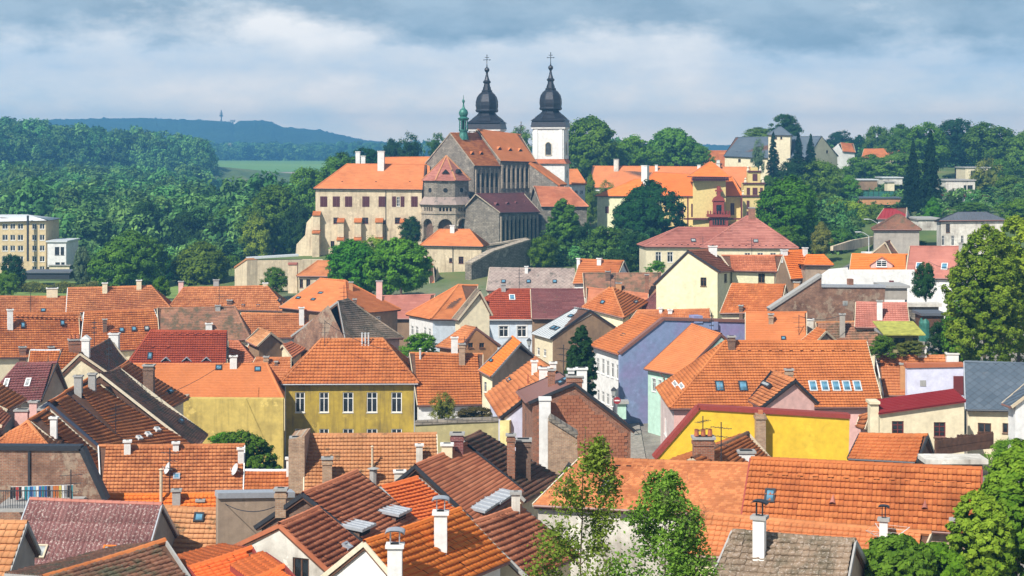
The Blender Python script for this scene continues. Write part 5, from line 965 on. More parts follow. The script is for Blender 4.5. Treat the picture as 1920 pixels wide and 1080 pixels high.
# towers
def cross(m, c, z0, h):
    m.tube(c + Vector((0, 0, z0)), c + Vector((0, 0, z0 + h)), .07, n=5); 
    for f, w_ in ((.55, .62), (.78, .4)): m.beam(c + Vector((-w_, 0, z0 + h * f)), c + Vector((w_, 0, z0 + h * f)), .11)
    for x, z in ((-.62, .55), (.62, .55), (0, 1)): m.lathe([(0, -.14), (.14, 0), (0, .14)], 6, c + Vector((x, 0, z0 + h * z)))
def onion(cx, dy, Y, lower, rot):
    c = at(cx, 240, Y); c.z = 0; k = Y / FPX; zz = lambda y: HC - (y + dy - HY) * k; w2 = 3.05; ca = R(rot)
    def sq(r): return [c + Vector((r * math.cos(ca + R(45 + 90 * i)), r * math.sin(ca + R(45 + 90 * i)), 0)) for i in range(4)]
    def block(r0, za, r1, zb_, mat, name):
        m = MB(); a, b = sq(r0 * 1.4142), sq(r1 * 1.4142)
        for i in range(4): m.poly([a[i] + Vector((0, 0, za)), a[(i + 1) % 4] + Vector((0, 0, za)), b[(i + 1) % 4] + Vector((0, 0, zb_)), b[i] + Vector((0, 0, zb_))])
        m.poly([q + Vector((0, 0, zb_)) for q in b]); return chu.add(m, name, mat)
    block(w2, zz(306), w2, zz(240), 'w_white', 'tower_wall'); block(3.35, zz(241.5), 3.35, zz(238.5), 'w_white', 'tower_cornice'); block(w2 + .18, zz(400), w2 + .18, zz(305), 'w_white', 'tower_wall')
    block(w2 + .62, zz(306.5), w2 + .02, zz(298), 'r_rust', 'tower_skirt_roof')
    block(3.45, zz(238.4), 3.25, zz(227), 'black_dome', 'dome_drum'); block(3.5, zz(227), 2.9, zz(222.5), 'black_dome', 'dome_eave')
    prof = [(31, 223), (25, 217.5), (19, 213), (15.5, 209), (15, 207), (19, 206), (20.5, 204.5), (20.5, 202.5), (19.3, 201), (20.3, 194), (20, 187), (18, 179), (14, 173), (9, 168.5), (9.3, 167.5), (9.3, 166), (7.5, 165), (6.3, 159), (5.2, 153), (7.2, 150.5), (7.4, 149), (5, 146.5), (3, 140), (2, 134.5), (2, 132), (4, 129.5), (4.8, 127), (4, 124.3), (1.2, 122), (.9, 118)]
    m = MB(); m.lathe([(r * k * (1.03), zz(y)) for r, y in prof], 8, (c.x, c.y, 0), ph=ca + R(22.5)); o = chu.add(m, 'onion_dome', 'black_dome')
    m = MB(); pr = [(r * k * 1.04, zz(y)) for r, y in prof[:18]]
    for i in range(8):
        a = ca + R(22.5) + i * math.pi / 4
        for j in range(len(pr) - 1): m.beam((c.x + pr[j][0] * math.cos(a), c.y + pr[j][0] * math.sin(a), pr[j][1]), (c.x + pr[j + 1][0] * math.cos(a), c.y + pr[j + 1][0] * math.sin(a), pr[j + 1][1]), .1)
    chu.add(m, 'dome_seam', 'dark_metal', kind='stuff'); m = MB(); cross(m, c, zz(119), 2.1); chu.add(m, 'cross', 'dark_metal')
    # belfry openings on all sides
    for i in range(4):
        a = ca + i * math.pi / 2; n_ = Vector((math.cos(a), math.sin(a), 0)); u = Vector((-n_.y, n_.x, 0)); q = c + n_ * (w2 + .01)
        for (yt, yb, hw, off_) in ((266, 291, .55, 0), (318, 333, .28, .1)):
            z1, z0 = zz(yt), zz(yb); pts = [(-hw, z0), (hw, z0), (hw, z1 - hw * .9), (hw * .5, z1 - hw * .25), (0, z1), (-hw * .5, z1 - hw * .25), (-hw, z1 - hw * .9)]
            m = MB(); m.prism([q + u * x + Vector((0, 0, z)) for x, z in pts], n_ * (.04 + off_ * 2.2)); w_ = chu.add(m, 'belfry_window', 'glass')
            m = MB()
            for (xa, za), (xb, zb_) in zip(pts, pts[1:] + pts[:1]): m.beam(q + u * xa * 1.15 + n_ * (.06 + off_ * 2.2) + Vector((0, 0, za)), q + u * xb * 1.15 + n_ * (.06 + off_ * 2.2) + Vector((0, 0, zb_)), .13)
            f_ = chu.add(m, 'window_surround', 'trim_cream')
        for sg in (-1, 1):
            m = MB(); m.prism([q + u * sg * 2.1 + Vector((0, 0, zz(298))), q + u * sg * 2.75 + Vector((0, 0, zz(298))), q + u * sg * 2.75 + Vector((0, 0, zz(243))), q + u * sg * 2.1 + Vector((0, 0, zz(243)))], n_ * .12); chu.add(m, 'tower_pilaster', 'white_paint')
onion(1032.5, 0, 316, True, -100); onion(913, 4, 322, False, -100)
# green copper turret
c = at(869, 250, 303); c.z = 0; kk = 303 / FPX; zz = lambda y: HC - (y - HY) * kk; m = MB()
m.lathe([(r * kk, zz(y)) for r, y in [(10, 262), (9, 255), (7.5, 250), (7.5, 246), (9, 245), (9, 243)]], 8, (c.x, c.y, 0)); m.lathe([(r * kk, zz(y)) for r, y in [(8.5, 226), (11, 222), (6, 219), (8.4, 215), (8.8, 211), (7, 206.5), (3.5, 203.5), (1.8, 200), (1.2, 194), (2.6, 190), (2.4, 188), (.6, 186), (.3, 178)]], 12, (c.x, c.y, 0)); chu.add(m, 'turret_roof', 'copper')
m = MB()
for i in range(8): a = math.pi * i / 4 + .39; m.tube((c.x + 7.6 * kk * math.cos(a), c.y + 7.6 * kk * math.sin(a), zz(244)), (c.x + 7.6 * kk * math.cos(a), c.y + 7.6 * kk * math.sin(a), zz(225)), .12, n=6)
m.lathe([(5 * kk, zz(244)), (5 * kk, zz(225))], 8, (c.x, c.y, 0), 1); chu.add(m, 'turret_lantern', ['copper', 'dark_inside'])
m = MB(); q = at(977, 250, 312); q.z = 0; cross(m, q, HC - (258 - HY) * .104, 3.0); chu.add(m, 'cross', 'dark_metal')
absorb(spec(330, 0, dict(RL=(1068, 318), RR=(1082, 318), FL=(1050, 346), FR=(1100, 346)), hip=(1, 1), roof='r_smooth', tile='beaver', wall='w_white', wh=12, win=[('F', 1078, 357, 1083, 363, 'two'), ('F', 1088, 357, 1093, 364, 'two')]).root, chu.root)

# --- palace --------------------------------------------------------------
pa = Built('palace', 'cream yellow palace with a dark red portal and stepped gable, right of the church', 'palace', 1300, 425, 340)
PW = dict(verge='darkred', gutm='darkred', sag=0)
shm = lambda L: [('F', *q, 'shutter', 'maroon') for q in L]
for Yk, pts_, kw in ((374, dict(RL=(1112, 312), RR=(1407, 314), FL=(1104, 352), FR=(1396, 352)), dict(hip=(0, .3), roof='r_smooth', tile='finestrip', wall='w_white', wh=10, W=14, ch=[(1156, 298, 321, 9, 'arch'), (1231, 309, 320, 5, 'white'), (1311, 309, 318, 6, 'white'), (1347, 306, 318, 7, 'arch')], ridge='r_smooth')),
                     (338, dict(RL=(1225, 323), RR=(1372, 330), FL=(1190, 368), FR=(1393, 368)), dict(hip=(.4, .4), roof='r_bright', tile='finestrip', wall='w_palace', wh=13, W=13, ridge='r_smooth', win=shm([(1273, 382, 1282, 403), (1296, 382, 1310, 407), (1315, 382, 1322, 407), (1369.5, 381, 1377, 403)]) + [('F', a, 423, a + 4, 427, 'two', 'maroon') for a in (1293, 1303, 1312, 1320)])),
                     (324, dict(RL=(1190, 336), RR=(1206, 336), FL=(1116, 368), FR=(1196, 368)), dict(hip=(1, .6), roof='r_bright', tile='finestrip', wall='w_paleyellow', wh=10, W=12, ridge='r_smooth', win=shm([(1135, 387, 1141.5, 400)]), ch=[(1210, 310, 352, 12, 'white')])),
                     (332, dict(RL=(1331, 304), RR=(1334, 304), FL=(1289, 331), FR=(1371, 332)), dict(hip=(1, 1), roof='r_bright', tile='finestrip', wall='w_palace', wh=15, W=8.6, ov=1.1, ridge='r_smooth'))):
    absorb(spec(Yk, 0, pts_, **dict(kw, **PW)).root, pa.root)
pp = Plane((1300, 332.2), (1400, 332.2)); m = MB(); pbox(m, pp, 1297, 1366, 334, 339, .5, .55); pa.add(m, 'eave_band', 'darkred'); m = MB()
for i in range(16): pbox(m, pp, 1298 + i * 4.3, 1300.2 + i * 4.3, 332.5, 335.5, .4, .9)
pa.add(m, 'eave_bracket', 'maroon', kind='stuff')
pf = Plane((1250, 332.0), (1400, 332.0))
for nm, x0, x1, yt, yb, pr in (('portal_block', 1330, 1364, 406, 428, 1.0), ('balcony', 1325, 1368, 401.5, 406.5, 1.6), ('portal_surround', 1337, 1357, 377, 401, .5), ('portal_spire', 1344.5, 1350.5, 349, 372, .4), ('portal_finial', 1341, 1354, 356, 359, .45)):
    m = MB(); pbox(m, pf, x0, x1, yt, yb, .5, pr); pa.add(m, nm, 'redbrown')
m = MB(); a = pf.uv(1347, 377); m.prism([pf.p(a[0] + 1.35 * math.cos(t_), a[1] - .2 + 1.3 * math.sin(t_), .5) for t_ in [math.pi * i / 10 for i in range(11)]], -pf.n * .6); pa.add(m, 'portal_pediment', 'redbrown')
m = MB(); pbox(m, pf, 1342.5, 1352, 384, 401, .1, .56); pbox(m, pf, 1335, 1359, 410, 421, .1, 1.06); pa.add(m, 'portal_glass', 'glass'); m = MB()
for i in range(5): pbox(m, pf, 1337.5 + i * 5, 1338.6 + i * 5, 410, 421, .1, 1.12)
for i in range(9): pbox(m, pf, 1326 + i * 5, 1327.2 + i * 5, 395, 401.5, .12, 1.55)
pa.add(m, 'portal_baluster', 'redbrown', kind='stuff')
pm = Plane((1180, 325.4), (1400, 325.4)); ps = Plane((1380, 334), (1440, 334))
for nm, x0, x1, yt, yb, d_ in (('gable_tier', 1392, 1437, 367, 424, 7), ('gable_tier', 1395, 1433, 343, 367, 4), ('gable_tier', 1403, 1426, 321, 343, 2.5), ('gable_tier', 1408, 1421, 314, 321, 1.5)):
    m = MB(); pbox(m, ps, x0, x1, yt, yb, d_); pa.add(m, nm, 'w_palace')
m = MB()
for x0, x1, y in ((1390, 1438, 367), (1393, 1435, 343.5), (1402, 1427, 321)): pbox(m, ps, x0, x1, y - 1, y + 2, .8, .25)
pa.add(m, 'gable_cornice', 'maroon'); m = MB()
for x0, x1, yt, yb in ((1400, 1406, 352, 365), (1411, 1420, 352, 365), (1425, 1430, 352, 365), (1411, 1420, 326, 339), (1400, 1405, 376, 392), (1424, 1429, 376, 392), (1400, 1405, 396, 410), (1424, 1429, 396, 410)):
    pbox(m, ps, x0, x1, yt, yb, .1, .08)
pa.add(m, 'gable_shutters', 'maroon', kind='stuff'); m = MB()
for x, y in ((1398, 343), (1431, 343), (1394, 366), (1436, 366), (1403, 321), (1426, 321)):
    a = ps.uv(x, y); m.lathe([(.3, 0), (.34, .3), (.15, .6), (.26, .85), (0, 1.15)], 8, ps.p(a[0], a[1], -.3))
pa.add(m, 'gable_urn', 'trim_cream'); m = MB(); pq = Plane((1270, 331.6), (1396, 331.6))
pmn = Plane((1250, 332.6), (1400, 332.6)); 
for x0, x1, yt, yb in ((1283, 1330, 409, 412), (1364, 1392, 409, 412), (1289, 1291, 369, 426), (1389.5, 1392, 369, 426)): pbox(m, pmn, x0, x1, yt, yb, .6, .12)
pa.add(m, 'wall_band', 'darkred', kind='stuff')

# --- gatehouse, ramparts --------------------------------------------------
gh = Built('gatehouse', 'cream gatehouse with an orange hipped roof below the church apse', 'gatehouse', 845, 520, 262)
absorb(spec(258, 0, dict(RL=(824, 431), RR=(880, 431), FL=(787, 461), FR=(906, 463)), hip=(1, 1), roof='r_smooth', tile='beaver', wall='w_castle', wh=9, W=9, ridge='r_smooth', pipes=[.52], gutm='dark_metal', ch=[(848, 422, 438, 8, 'white')], win=[('F', 842, 484, 848, 492, 'two', 'maroon'), ('F', 860, 481, 869, 494, 'six', 'maroon')], sag=.01).root, gh.root)
m = MB(); pg = Plane((800, 257.5), (900, 257.5)); a = pg.uv(854, 524); m.prism([pg.p(a[0] - 1.0, a[1] - 1.6, .35), pg.p(a[0] + 1.0, a[1] - 1.6, .35)] + [pg.p(a[0] + 1.0 * math.cos(t_), a[1] + .9 * math.sin(t_), .35) for t_ in [math.pi * i / 8 for i in range(9)]], -pg.n * .5); gh.add(m, 'gate_arch', 'dark_inside')
def rampart(name, label, outl, a, b, depth, mat, cop=None, cm='stone_pale', wins=(), cat='wall', cw_=None, cn='coping'):
    bd = Built(name, label, cat, (outl[0][0] + outl[-1][0]) / 2, max(p[1] for p in outl), (a[1] + b[1]) / 2); pl = Plane(a, b); wall_with(bd, pl, outl, depth, mat, wins)
    if cop: coping(bd, pl, cop, cw_ or depth + .25, .28, cm, cn)
    return bd, pl
rampart('rampart', 'old grey stone rampart rising to the right below the church', [(884, 530), (884, 497), (925, 474), (994, 452), (994, 512)], (884, 248), (994, 262), 1.2, 'stone', [(884, 496), (925, 473), (994, 451)])
rampart('rampart', 'upper grey rampart with pale capping directly under the church aisle', [(900, 480), (900, 462), (990, 449), (990, 480)], (900, 270), (990, 274), 1.0, 'stone', [(905, 463), (990, 449)])
rampart('castle_wall', 'pale outer castle wall with a sloping capping, left of the shrubs', [(463, 545), (463, 488), (606, 487), (606, 545)], (463, 247), (606, 250), 1.6, 'w_castle', [(463, 486), (560, 480)], 'pale_metal')
rampart('castle_wall', 'pale triangular end of the outer castle wall at its left', [(440, 545), (440, 504), (463, 488), (463, 545)], (440, 252), (463, 246.6), 1.6, 'w_castle', [(440, 503), (463, 487)], 'r_tan')
rampart('castle_wall', 'low wall piece with a small salmon coping between the shrubs and the hipped annex', [(540, 550), (540, 497), (557, 497), (557, 550)], (540, 236), (557, 236), 1.0, 'w_castle', [(540, 496), (557, 496)], 'r_pink')
for args, lab, nm in (((232, 0, dict(RL=(596, 490), RR=(640, 490), FL=(556, 518), FR=(660, 519))), 'low annex with an orange hipped roof under the castle, half behind the limes', 'annex'),):
    H0 = None
    s_ = spec(*args, hip=(1, 1), roof='r_salmon', tile='beaver', wall='w_castle', wh=7, W=7, win=[('F', 562, 524, 568, 539, 'two', 'maroon'), ('F', 574, 524, 582, 539, 'two', 'maroon')]); s_.root.name = nm; s_.root['label'] = lab; s_.root['category'] = 'house'
s_ = spec(246, -62, dict(RL=(803, 492), RR=(812, 497), FL=(806, 535), FR=(815, 540), BR=(827, 522)), roof='r_orange', tile='beaver', wall='w_castle', wh=6); s_.root.name = 'annex'; s_.root['label'] = 'narrow orange roofed annex between the limes and the gatehouse'; s_.root['category'] = 'house'

# --- plateau and right slope ------------------------------------------------
sl = Built('slate_roofed_house', 'large cream house with a blue grey slate roof and a little tower, behind dark spruces', 'house', 1450, 312, 405)
for Yk, th_, pts_, kw in ((402, -14, dict(RL=(1380, 258), RR=(1540, 256), FL=(1357, 293), FR=(1512, 300), BR=(1572, 293)), dict(W=15, wh=12, win=[('R', 1549, 282, 1553, 287, 'two', 'wood')] + [('F', a, 298, a + 5, 304, 'two', 'wood') for a in (1384, 1407)], vents=[(1370, 285, 1420, 285, 2)])),
                          (398, -14, dict(RL=(1461, 238), RR=(1464, 238), FL=(1438, 253), FR=(1484, 254)), dict(hip=(1, 1), W=6, wh=6, win=[('F', a, 256, a + 4, 261, 'two', 'wood') for a in (1453, 1463)]))):
    absorb(spec(Yk, th_, pts_, roof='r_slate', tile='finestrip', wall='w_cream', verge='dark_metal', gutm='dark_metal', ridge='r_slate', sag=0, **kw).root, sl.root)
for Yk, pts_, kw, lab in ((440, dict(RL=(1322, 283), RR=(1366, 283), FL=(1316, 318), FR=(1366, 318)), dict(roof='r_orange', wall='w_cream', ch=[(1347, 300, 316, 6, 'white')]), 'distant orange roof left of the slate roofed house'),
                          (470, dict(RL=(1576, 268), RR=(1600, 270), FL=(1580, 284), FR=(1604, 286), BL=(1560, 280)), dict(roof='r_orange', wall='w_white'), 'small white gabled house with an orange roof on the plateau'),
                          (455, dict(RL=(1620, 280), RR=(1700, 278), FL=(1615, 297), FR=(1700, 296)), dict(roof='r_orange', wall='w_cream'), 'orange roof half hidden among plateau trees, above the sheds')):
    s_ = spec(Yk, 20 if 'BL' in pts_ else 0, pts_, tile='finestrip', wh=6, **kw); s_.root.name = 'distant_house'; s_.root['label'] = lab; s_.root['category'] = 'house'
def flat_house(name, label, x0, x1, yt, yb, Y, depth, mat, wins=(), rm='pale_metal', cat='building', top=.25, proud=.25):
    bd = Built(name, label, cat, (x0 + x1) / 2, yb, Y); pl = Plane((x0, Y), (x1, Y)); wall_with(bd, pl, [(x0, yb), (x0, yt), (x1, yt), (x1, yb)][::-1], depth, mat, wins)
    m = MB(); a, b = pl.uv(x0, yt), pl.uv(x1, yt); m.box(pl.p(a[0] - proud, 0, 0).x, Y - proud, a[1] + .003, pl.p(b[0] + proud, 0, 0).x, Y + depth + proud, a[1] + top); bd.add(m, 'roof', rm); return bd, pl
dk = lambda L: [(*q, 'two', 'dark_metal') for q in L]
fac = Built('factory', 'four storey cream factory building with rows of windows at the left picture edge', 'factory', 40, 512, 285)
s_ = spec(284, 0, dict(RL=(-80, 403), RR=(52, 403), FL=(-90, 417), FR=(88, 413)), hip=(0, 1), roof='pale_metal', tile='flat', wall='w_factory', wh=10.5, pitch=14, W=12, ov=.25, sag=0, gutm='dark_metal', key='fac', ridge='pale_metal',
    win=[('F', a, y0, b, y0 + 11, 'two') for y0 in (419, 440, 460, 480, 499) for a, b in ((4, 15), (19, 29), (33, 44), (60, 69), (74, 84), (-20, -9))]); absorb(s_.root, fac.root)
m = MB(); pl = Plane((0, 283.4), (90, 283.4)); pbox(m, pl, 50.5, 53.5, 404, 490, .3, .15); fac.add(m, 'flue_pipe', 'dark_metal')
flat_house('office_block', 'low white building with dark windows beside the factory', 89, 124, 454, 500, 282, 8, 'w_white', dk([(103, 463, 111, 478), (114, 463, 120, 478), (104, 492, 112, 498), (115, 492, 121, 498)]))
flat_house('garden_wall', 'short cream wall beneath the white office block', 92, 130, 498, 510, 276, .5, 'w_cream', cat='wall', rm='concrete', top=.1)
flat_house('parking_shelter', 'long low dark blue grey shelter roof in front of the factory', 46, 130, 512, 524, 262, 5, 'dark_metal', rm='r_dslate', cat='shelter')
flat_house('modern_house', 'grey white flat roofed modern house on the right slope', 1773, 1828, 339, 368, 338, 9, 'w_oldwhite', dk([(1807, 347, 1812, 358), (1814, 347, 1824, 358)]), 'concrete', 'house')
flat_house('modern_house', 'white low wing with a red edged flat roof on the right slope', 1786, 1852, 369, 394, 328, 8, 'w_white', dk([(1816, 372, 1821, 381)]), 'darkred', 'house')
flat_house('flat_roofed_house', 'small cream flat roofed house high on the right slope', 1810, 1856, 315, 336, 384, 8, 'w_cream', dk([(1820, 320, 1832, 334), (1846, 320, 1854, 330)]), 'concrete', 'house')
flat_house('greenhouse_shed', 'pale shed with a light roof among trees on the right slope', 1604, 1645, 338, 356, 372, 7, 'w_brown', rm='pale_metal', cat='shed')
flat_house('greenhouse_shed', 'second pale flat roof, right of the brown walled shed', 1655, 1692, 334, 346, 380, 7, 'w_oldwhite', rm='pale_metal', cat='shed')
flat_house('tiny_shed', 'tiny white shed behind the green net fence', 1664, 1677, 342, 358, 366, 3, 'w_cream', rm='concrete', cat='shed')
flat_house('low_house', 'low terracotta and blue flat roofed sheds below the green net fence', 1608, 1688, 372, 384, 326, 5, 'w_orange', rm='r_slate', cat='shed')
flat_house('garage_row', 'flat concrete roofed garages right of the grey brown pyramid roof', 1722, 1764, 412, 432, 258, 7, 'w_oldwhite', rm='concrete', cat='garage')
bd = Built('net_fence', 'long green net fence across the right slope', 'fence', 1648, 372, 345); pl = Plane((1608, 345), (1687, 345)); m = MB(); pbox(m, pl, 1608, 1687, 359, 371, .05); bd.add(m, 'net', 'copper')
for i in range(9): m = MB(); pbox(m, pl, 1607.5 + i * 9.9, 1608.3 + i * 9.9, 357.5, 376, .1, .06); bd.add(m, 'post', 'dark_metal')
rampart('road_wall', 'pale curved retaining wall along the road bend', [(1562, 470), (1562, 462), (1600, 450), (1640, 443), (1640, 458), (1600, 468)], (1562, 236), (1640, 268), .4, 'w_castle')

# --- town walls ------------------------------------------------------------
rampart('yard_wall', 'tall weathered ochre yellow wall with a crumbling top, left of the ochre house', [(311, 905), (311, 752), (352, 747.5), (531, 748.5), (531, 905)], (311, 142.6), (531, 143.2), 1.0, 'w_ochre2', [(311, 752), (352, 747.5)], 'stone_pale')
bb = BUILT['blue'].C; wq = lambda k: (to_px(bb[k])[0], bb[k].y - .3)
bd, pl = rampart('side_wall', 'tall violet blue side wall rising between the blue house and the mint house', [(1162, 840), (1162, 667), (1244, 601), (1405, 605), (1405, 645), (1310, 645), (1310, 840)], wq('FR'), wq('RR'), .35, 'w_violet', [(1162, 665), (1244, 600), (1405, 604)], 'brown_metal')
m = MB(); pbox(m, pl, 1301, 1317, 592, 606, 1.2, .1); pbox(m, pl, 1334, 1344, 603, 618, .8, .3); bd.add(m, 'chimney', 'w_violet')
bd, pl = rampart('brick_firewall', 'long dark brick firewall stepping up to the right, under the white walled yard', [(1443, 640), (1443, 583), (1540, 519), (1540, 538), (1660, 539), (1658, 568), (1606, 568), (1606, 640)], (1443, 158), (1660, 160), .7, 'b_old', [(1443, 582), (1540, 518)], 'concrete')
coping(bd, pl, [(1540, 538), (1660, 539)], 1, .25, 'sheet_metal'); m = MB(); pbox(m, pl, 1592, 1600, 523, 540, .6, .05); bd.add(m, 'chimney', 'b_red'); m = MB(); pbox(m, pl, 1580, 1589, 564, 573, .1, .03); bd.add(m, 'window', 'milkglass')
rampart('yard_wall', 'white yard wall with a doorway and a slim white pier, above the brick firewall', [(1541, 545), (1541, 515), (1555, 505), (1590, 502), (1590, 506), (1715, 506), (1715, 560), (1660, 560), (1660, 545)], (1541, 178.5), (1715, 177.5), .5, 'w_white', None, 'sheet_metal', [(1667, 526, 1676, 536, 'shutter', 'darkred')])
flat_house('lean_to', 'flat grey board lean-to at the right end of the brick firewall', 1660, 1701, 540, 562, 163, 4, 'w_grey', rm='concrete', cat='shed')
rampart('firewall', 'bright yellow gabled firewall with a red brown capping in the street centre', [(1229, 905), (1229, 861), (1311, 768), (1593, 785), (1590, 905)], (1229, 104), (1593, 104), .7, 'w_bright', [(1227, 862), (1310, 767), (1594, 784)], 'redbrown', cw_=.85)
bd = Built('brick_chimney_stack', 'tall tan brick chimney standing against the bright yellow wall', 'chimney', 1427, 850, 103); pl = Plane((1418, 103.2), (1436, 103.2)); m = MB(); pbox(m, pl, 1418, 1436, 777, 905, .7); pbox(m, pl, 1416, 1438, 782, 786, .9, .08); bd.add(m, 'shaft', 'b_tan'); m = MB(); pbox(m, pl, 1423, 1431, 770, 777, .4, -.1); bd.add(m, 'chimney_pot', 'r_rust')
# lilac wall house
bd, pl = rampart('lilac_house', 'lilac plastered flat house with a dark red door, right of the orange side chimney', [(1701, 790), (1701, 690), (1807, 688), (1807, 790)], (1701, 122), (1807, 122), .6, 'w_lilac', [(1699, 689), (1808, 687)], 'r_rust', cat='house', cn='roof_edge', cw_=.9)
m = MB(); pbox(m, pl, 1787.5, 1806, 705, 740, .2, .06); bd.add(m, 'door', 'darkred'); m = MB(); pbox(m, pl, 1725, 1736, 713, 724, .1, .04); bd.add(m, 'window', 'concrete')
bd, pl = rampart('cream_house', 'cream house with a crimson sheet roof and two brown framed windows', [(1647, 860), (1647, 777), (1808, 755), (1808, 860)], (1647, 108), (1808, 108), 2.5, 'w_cream', None, 'r_crimson', [(1672, 789, 1695, 815, 'six', 'darkred'), (1751, 792, 1773, 819, 'six', 'darkred')], cat='house')
m = MB(); A, B = pl.uv(1646, 775), pl.uv(1809, 752); m.prism([pl.p(A[0], A[1] - .05, .25), pl.p(B[0], B[1] - .05, .25), pl.p(B[0], B[1] + .28, -2.6), pl.p(A[0], A[1] + .28, -2.6)], (0, 0, .1))
for i in range(9): k = i / 8; P_ = pl.p(A[0], A[1] + .12, .27).lerp(pl.p(A[0], A[1] + .40, -2.6), k); Q_ = pl.p(B[0], B[1] + .12, .27).lerp(pl.p(B[0], B[1] + .40, -2.6), k); m.beam(P_, Q_, .06, .12)
bd.add(m, 'roof', 'r_crimson'); m = MB(); pbox(m, pl, 1631, 1647, 756, 860, .7, .1); pbox(m, pl, 1629, 1649, 752, 757, 1.0, .25); bd.add(m, 'corner_pier', 'w_cream')
# wooden fence, planks one by one
bd = Built('plank_fence', 'stepped dark brown plank fence below the cream house', 'fence', 1800, 850, 100); pl = Plane((1753, 100), (1862, 103)); n = 34
for i in range(n):
    x0 = 1753 + i * 3.2; yt = 820 - (6 if i > 12 else 0) - (5 if i > 24 else 0) + (i % 3) * .6; m = MB(); pbox(m, pl, x0, x0 + 2.9, yt, 851 - i * .3, .03, .02 * (i % 2)); bd.add(m, 'plank', 'wood')
for yy in (828, 841): m = MB(); pbox(m, pl, 1753, 1861, yy - 3, yy - 1.2, .05, .09); bd.add(m, 'rail', 'wood')
flat_house('flat_shed', 'low white edged flat roof behind the big pantile roof', 1742, 1842, 869, 890, 86, 1.2, 'b_dark', rm='w_oldwhite', cat='shed')
# little garden sheds on the right
bd, pl = flat_house('garden_shed', 'small garden shed with a yellow green mossy roof', 1662, 1722, 629, 668, 142, 3.4, 'w_olive', dk([(1676, 634, 1697, 652), (1712, 634, 1720, 650)]), 'concrete', 'shed')
m = MB(); A, B = pl.uv(1653, 627), pl.uv(1731, 627); m.prism([pl.p(A[0], A[1], .8), pl.p(B[0], B[1], .8), pl.p(B[0], B[1] + .7, -3.6), pl.p(A[0], A[1] + .7, -3.6)], (0, 0, .1)); mm_ = plain('mossroof', (.38, .37, .07), .9, 0, .35, 2); bd.add(m, 'shed_roof', 'mossroof')
bd, pl = flat_house('wooden_tank_shed', 'round topped brown wooden shed with a green edge under the big tree', 1731, 1770, 592, 622, 150, 3, 'wood', rm='r_dslate', cat='shed')
m = MB(); a = pl.uv(1736, 600); m.lathe([(.55, -2), (.55, -.3), (.42, .1), (.2, .3), (0, .35)], 12, pl.p(a[0], a[1], -.4)); bd.add(m, 'rounded_end', 'copper')
bd, pl = flat_house('low_stone_wall', 'crumbling stone wall with a white capping left of the wooden tank', 1702, 1760, 575, 615, 156, 1, 'stone', rm='w_oldwhite', cat='wall', top=.35)
# courtyard walls, tan wall
rampart('courtyard_wall', 'long low olive courtyard wall right of the ochre house', [(778, 850), (778, 797), (880, 792), (938, 790), (938, 850)], (778, 122), (938, 121), .4, 'w_olive', [(778, 796), (880, 791), (938, 789)], 'stone')
rampart('yard_wall', 'narrow pale yellow wall beside the lilac white gable', [(937, 870), (937, 789), (955, 789), (955, 870)], (937, 117), (955, 116.8), .6, 'w_yellow')
rampart('plaster_wall', 'bare tan plaster wall with a metal flashing in front of the orange roofs', [(409, 1060), (409, 934), (552, 932), (552, 1060)], (409, 83), (552, 84.5), .6, 'w_tan', [(408, 933), (552, 931)], 'sheet_metal')
rampart('party_wall', 'low mottled brick wall end left of the wide tan roof', [(541, 925), (541, 824), (571, 818), (571, 925)], (541, 99.6), (571, 99.6), 3, 'b_tan')
# the street
bd = Built('lantern', 'old street lantern in front of the pale blue house', 'street lamp', 992, 655, 176)
def lantern(bd, px, yt, yb, Y, bracket=False):
    q = at(px, yt, Y); z0 = HC - (yb - HY) * Y / FPX; m = MB(); m.tube((q.x, q.y, z0), (q.x, q.y, q.z - .9), .06, .045, 8); m.lathe([(.12, -.95), (.07, -.85), (.16, -.8)], 8, (q.x, q.y, q.z)); bd.add(m, 'post', 'dark_metal')
    m = MB(); m.lathe([(.14, -.8), (.27, -.3), (.27, -.28)], 6, (q.x, q.y, q.z)); bd.add(m, 'glass', 'milkglass'); m = MB(); m.lathe([(.31, -.28), (.14, -.08), (.05, 0), (.0, .06)], 6, (q.x, q.y, q.z)); bd.add(m, 'lamp_cap', 'dark_metal')
lantern(bd, 992, 634, 660, 176); bd = Built('lantern', 'street lantern above the round no entry sign', 'street lamp', 1151, 790, 148); lantern(bd, 1151, 726, 795, 148)
m = MB(); q = at(1157, 751, 146.5); m.tube(q + Vector((0, .03, 0)), q, .33, n=20); bds = Built('no_entry_sign', 'round red no entry sign with a white bar, in the street by the blue house', 'road sign', 1157, 790, 146.5); bds.add(m, 'disc', 'r_crimson')
m = MB(); m.box(q.x - .23, q.y - .02, q.z - .055, q.x + .23, q.y - .004, q.z + .055); bds.add(m, 'bar', 'white_paint'); m = MB(); m.tube((q.x, q.y + .06, gz(q.x, q.y)), (q.x, q.y + .06, q.z + .3), .03, n=6); bds.add(m, 'post', 'sheet_metal')
flat_house('switch_cabinet', 'grey green street cabinet at the corner of the blue house', 1158, 1174, 757, 786, 152, .8, 'w_mint', rm='concrete', cat='cabinet')
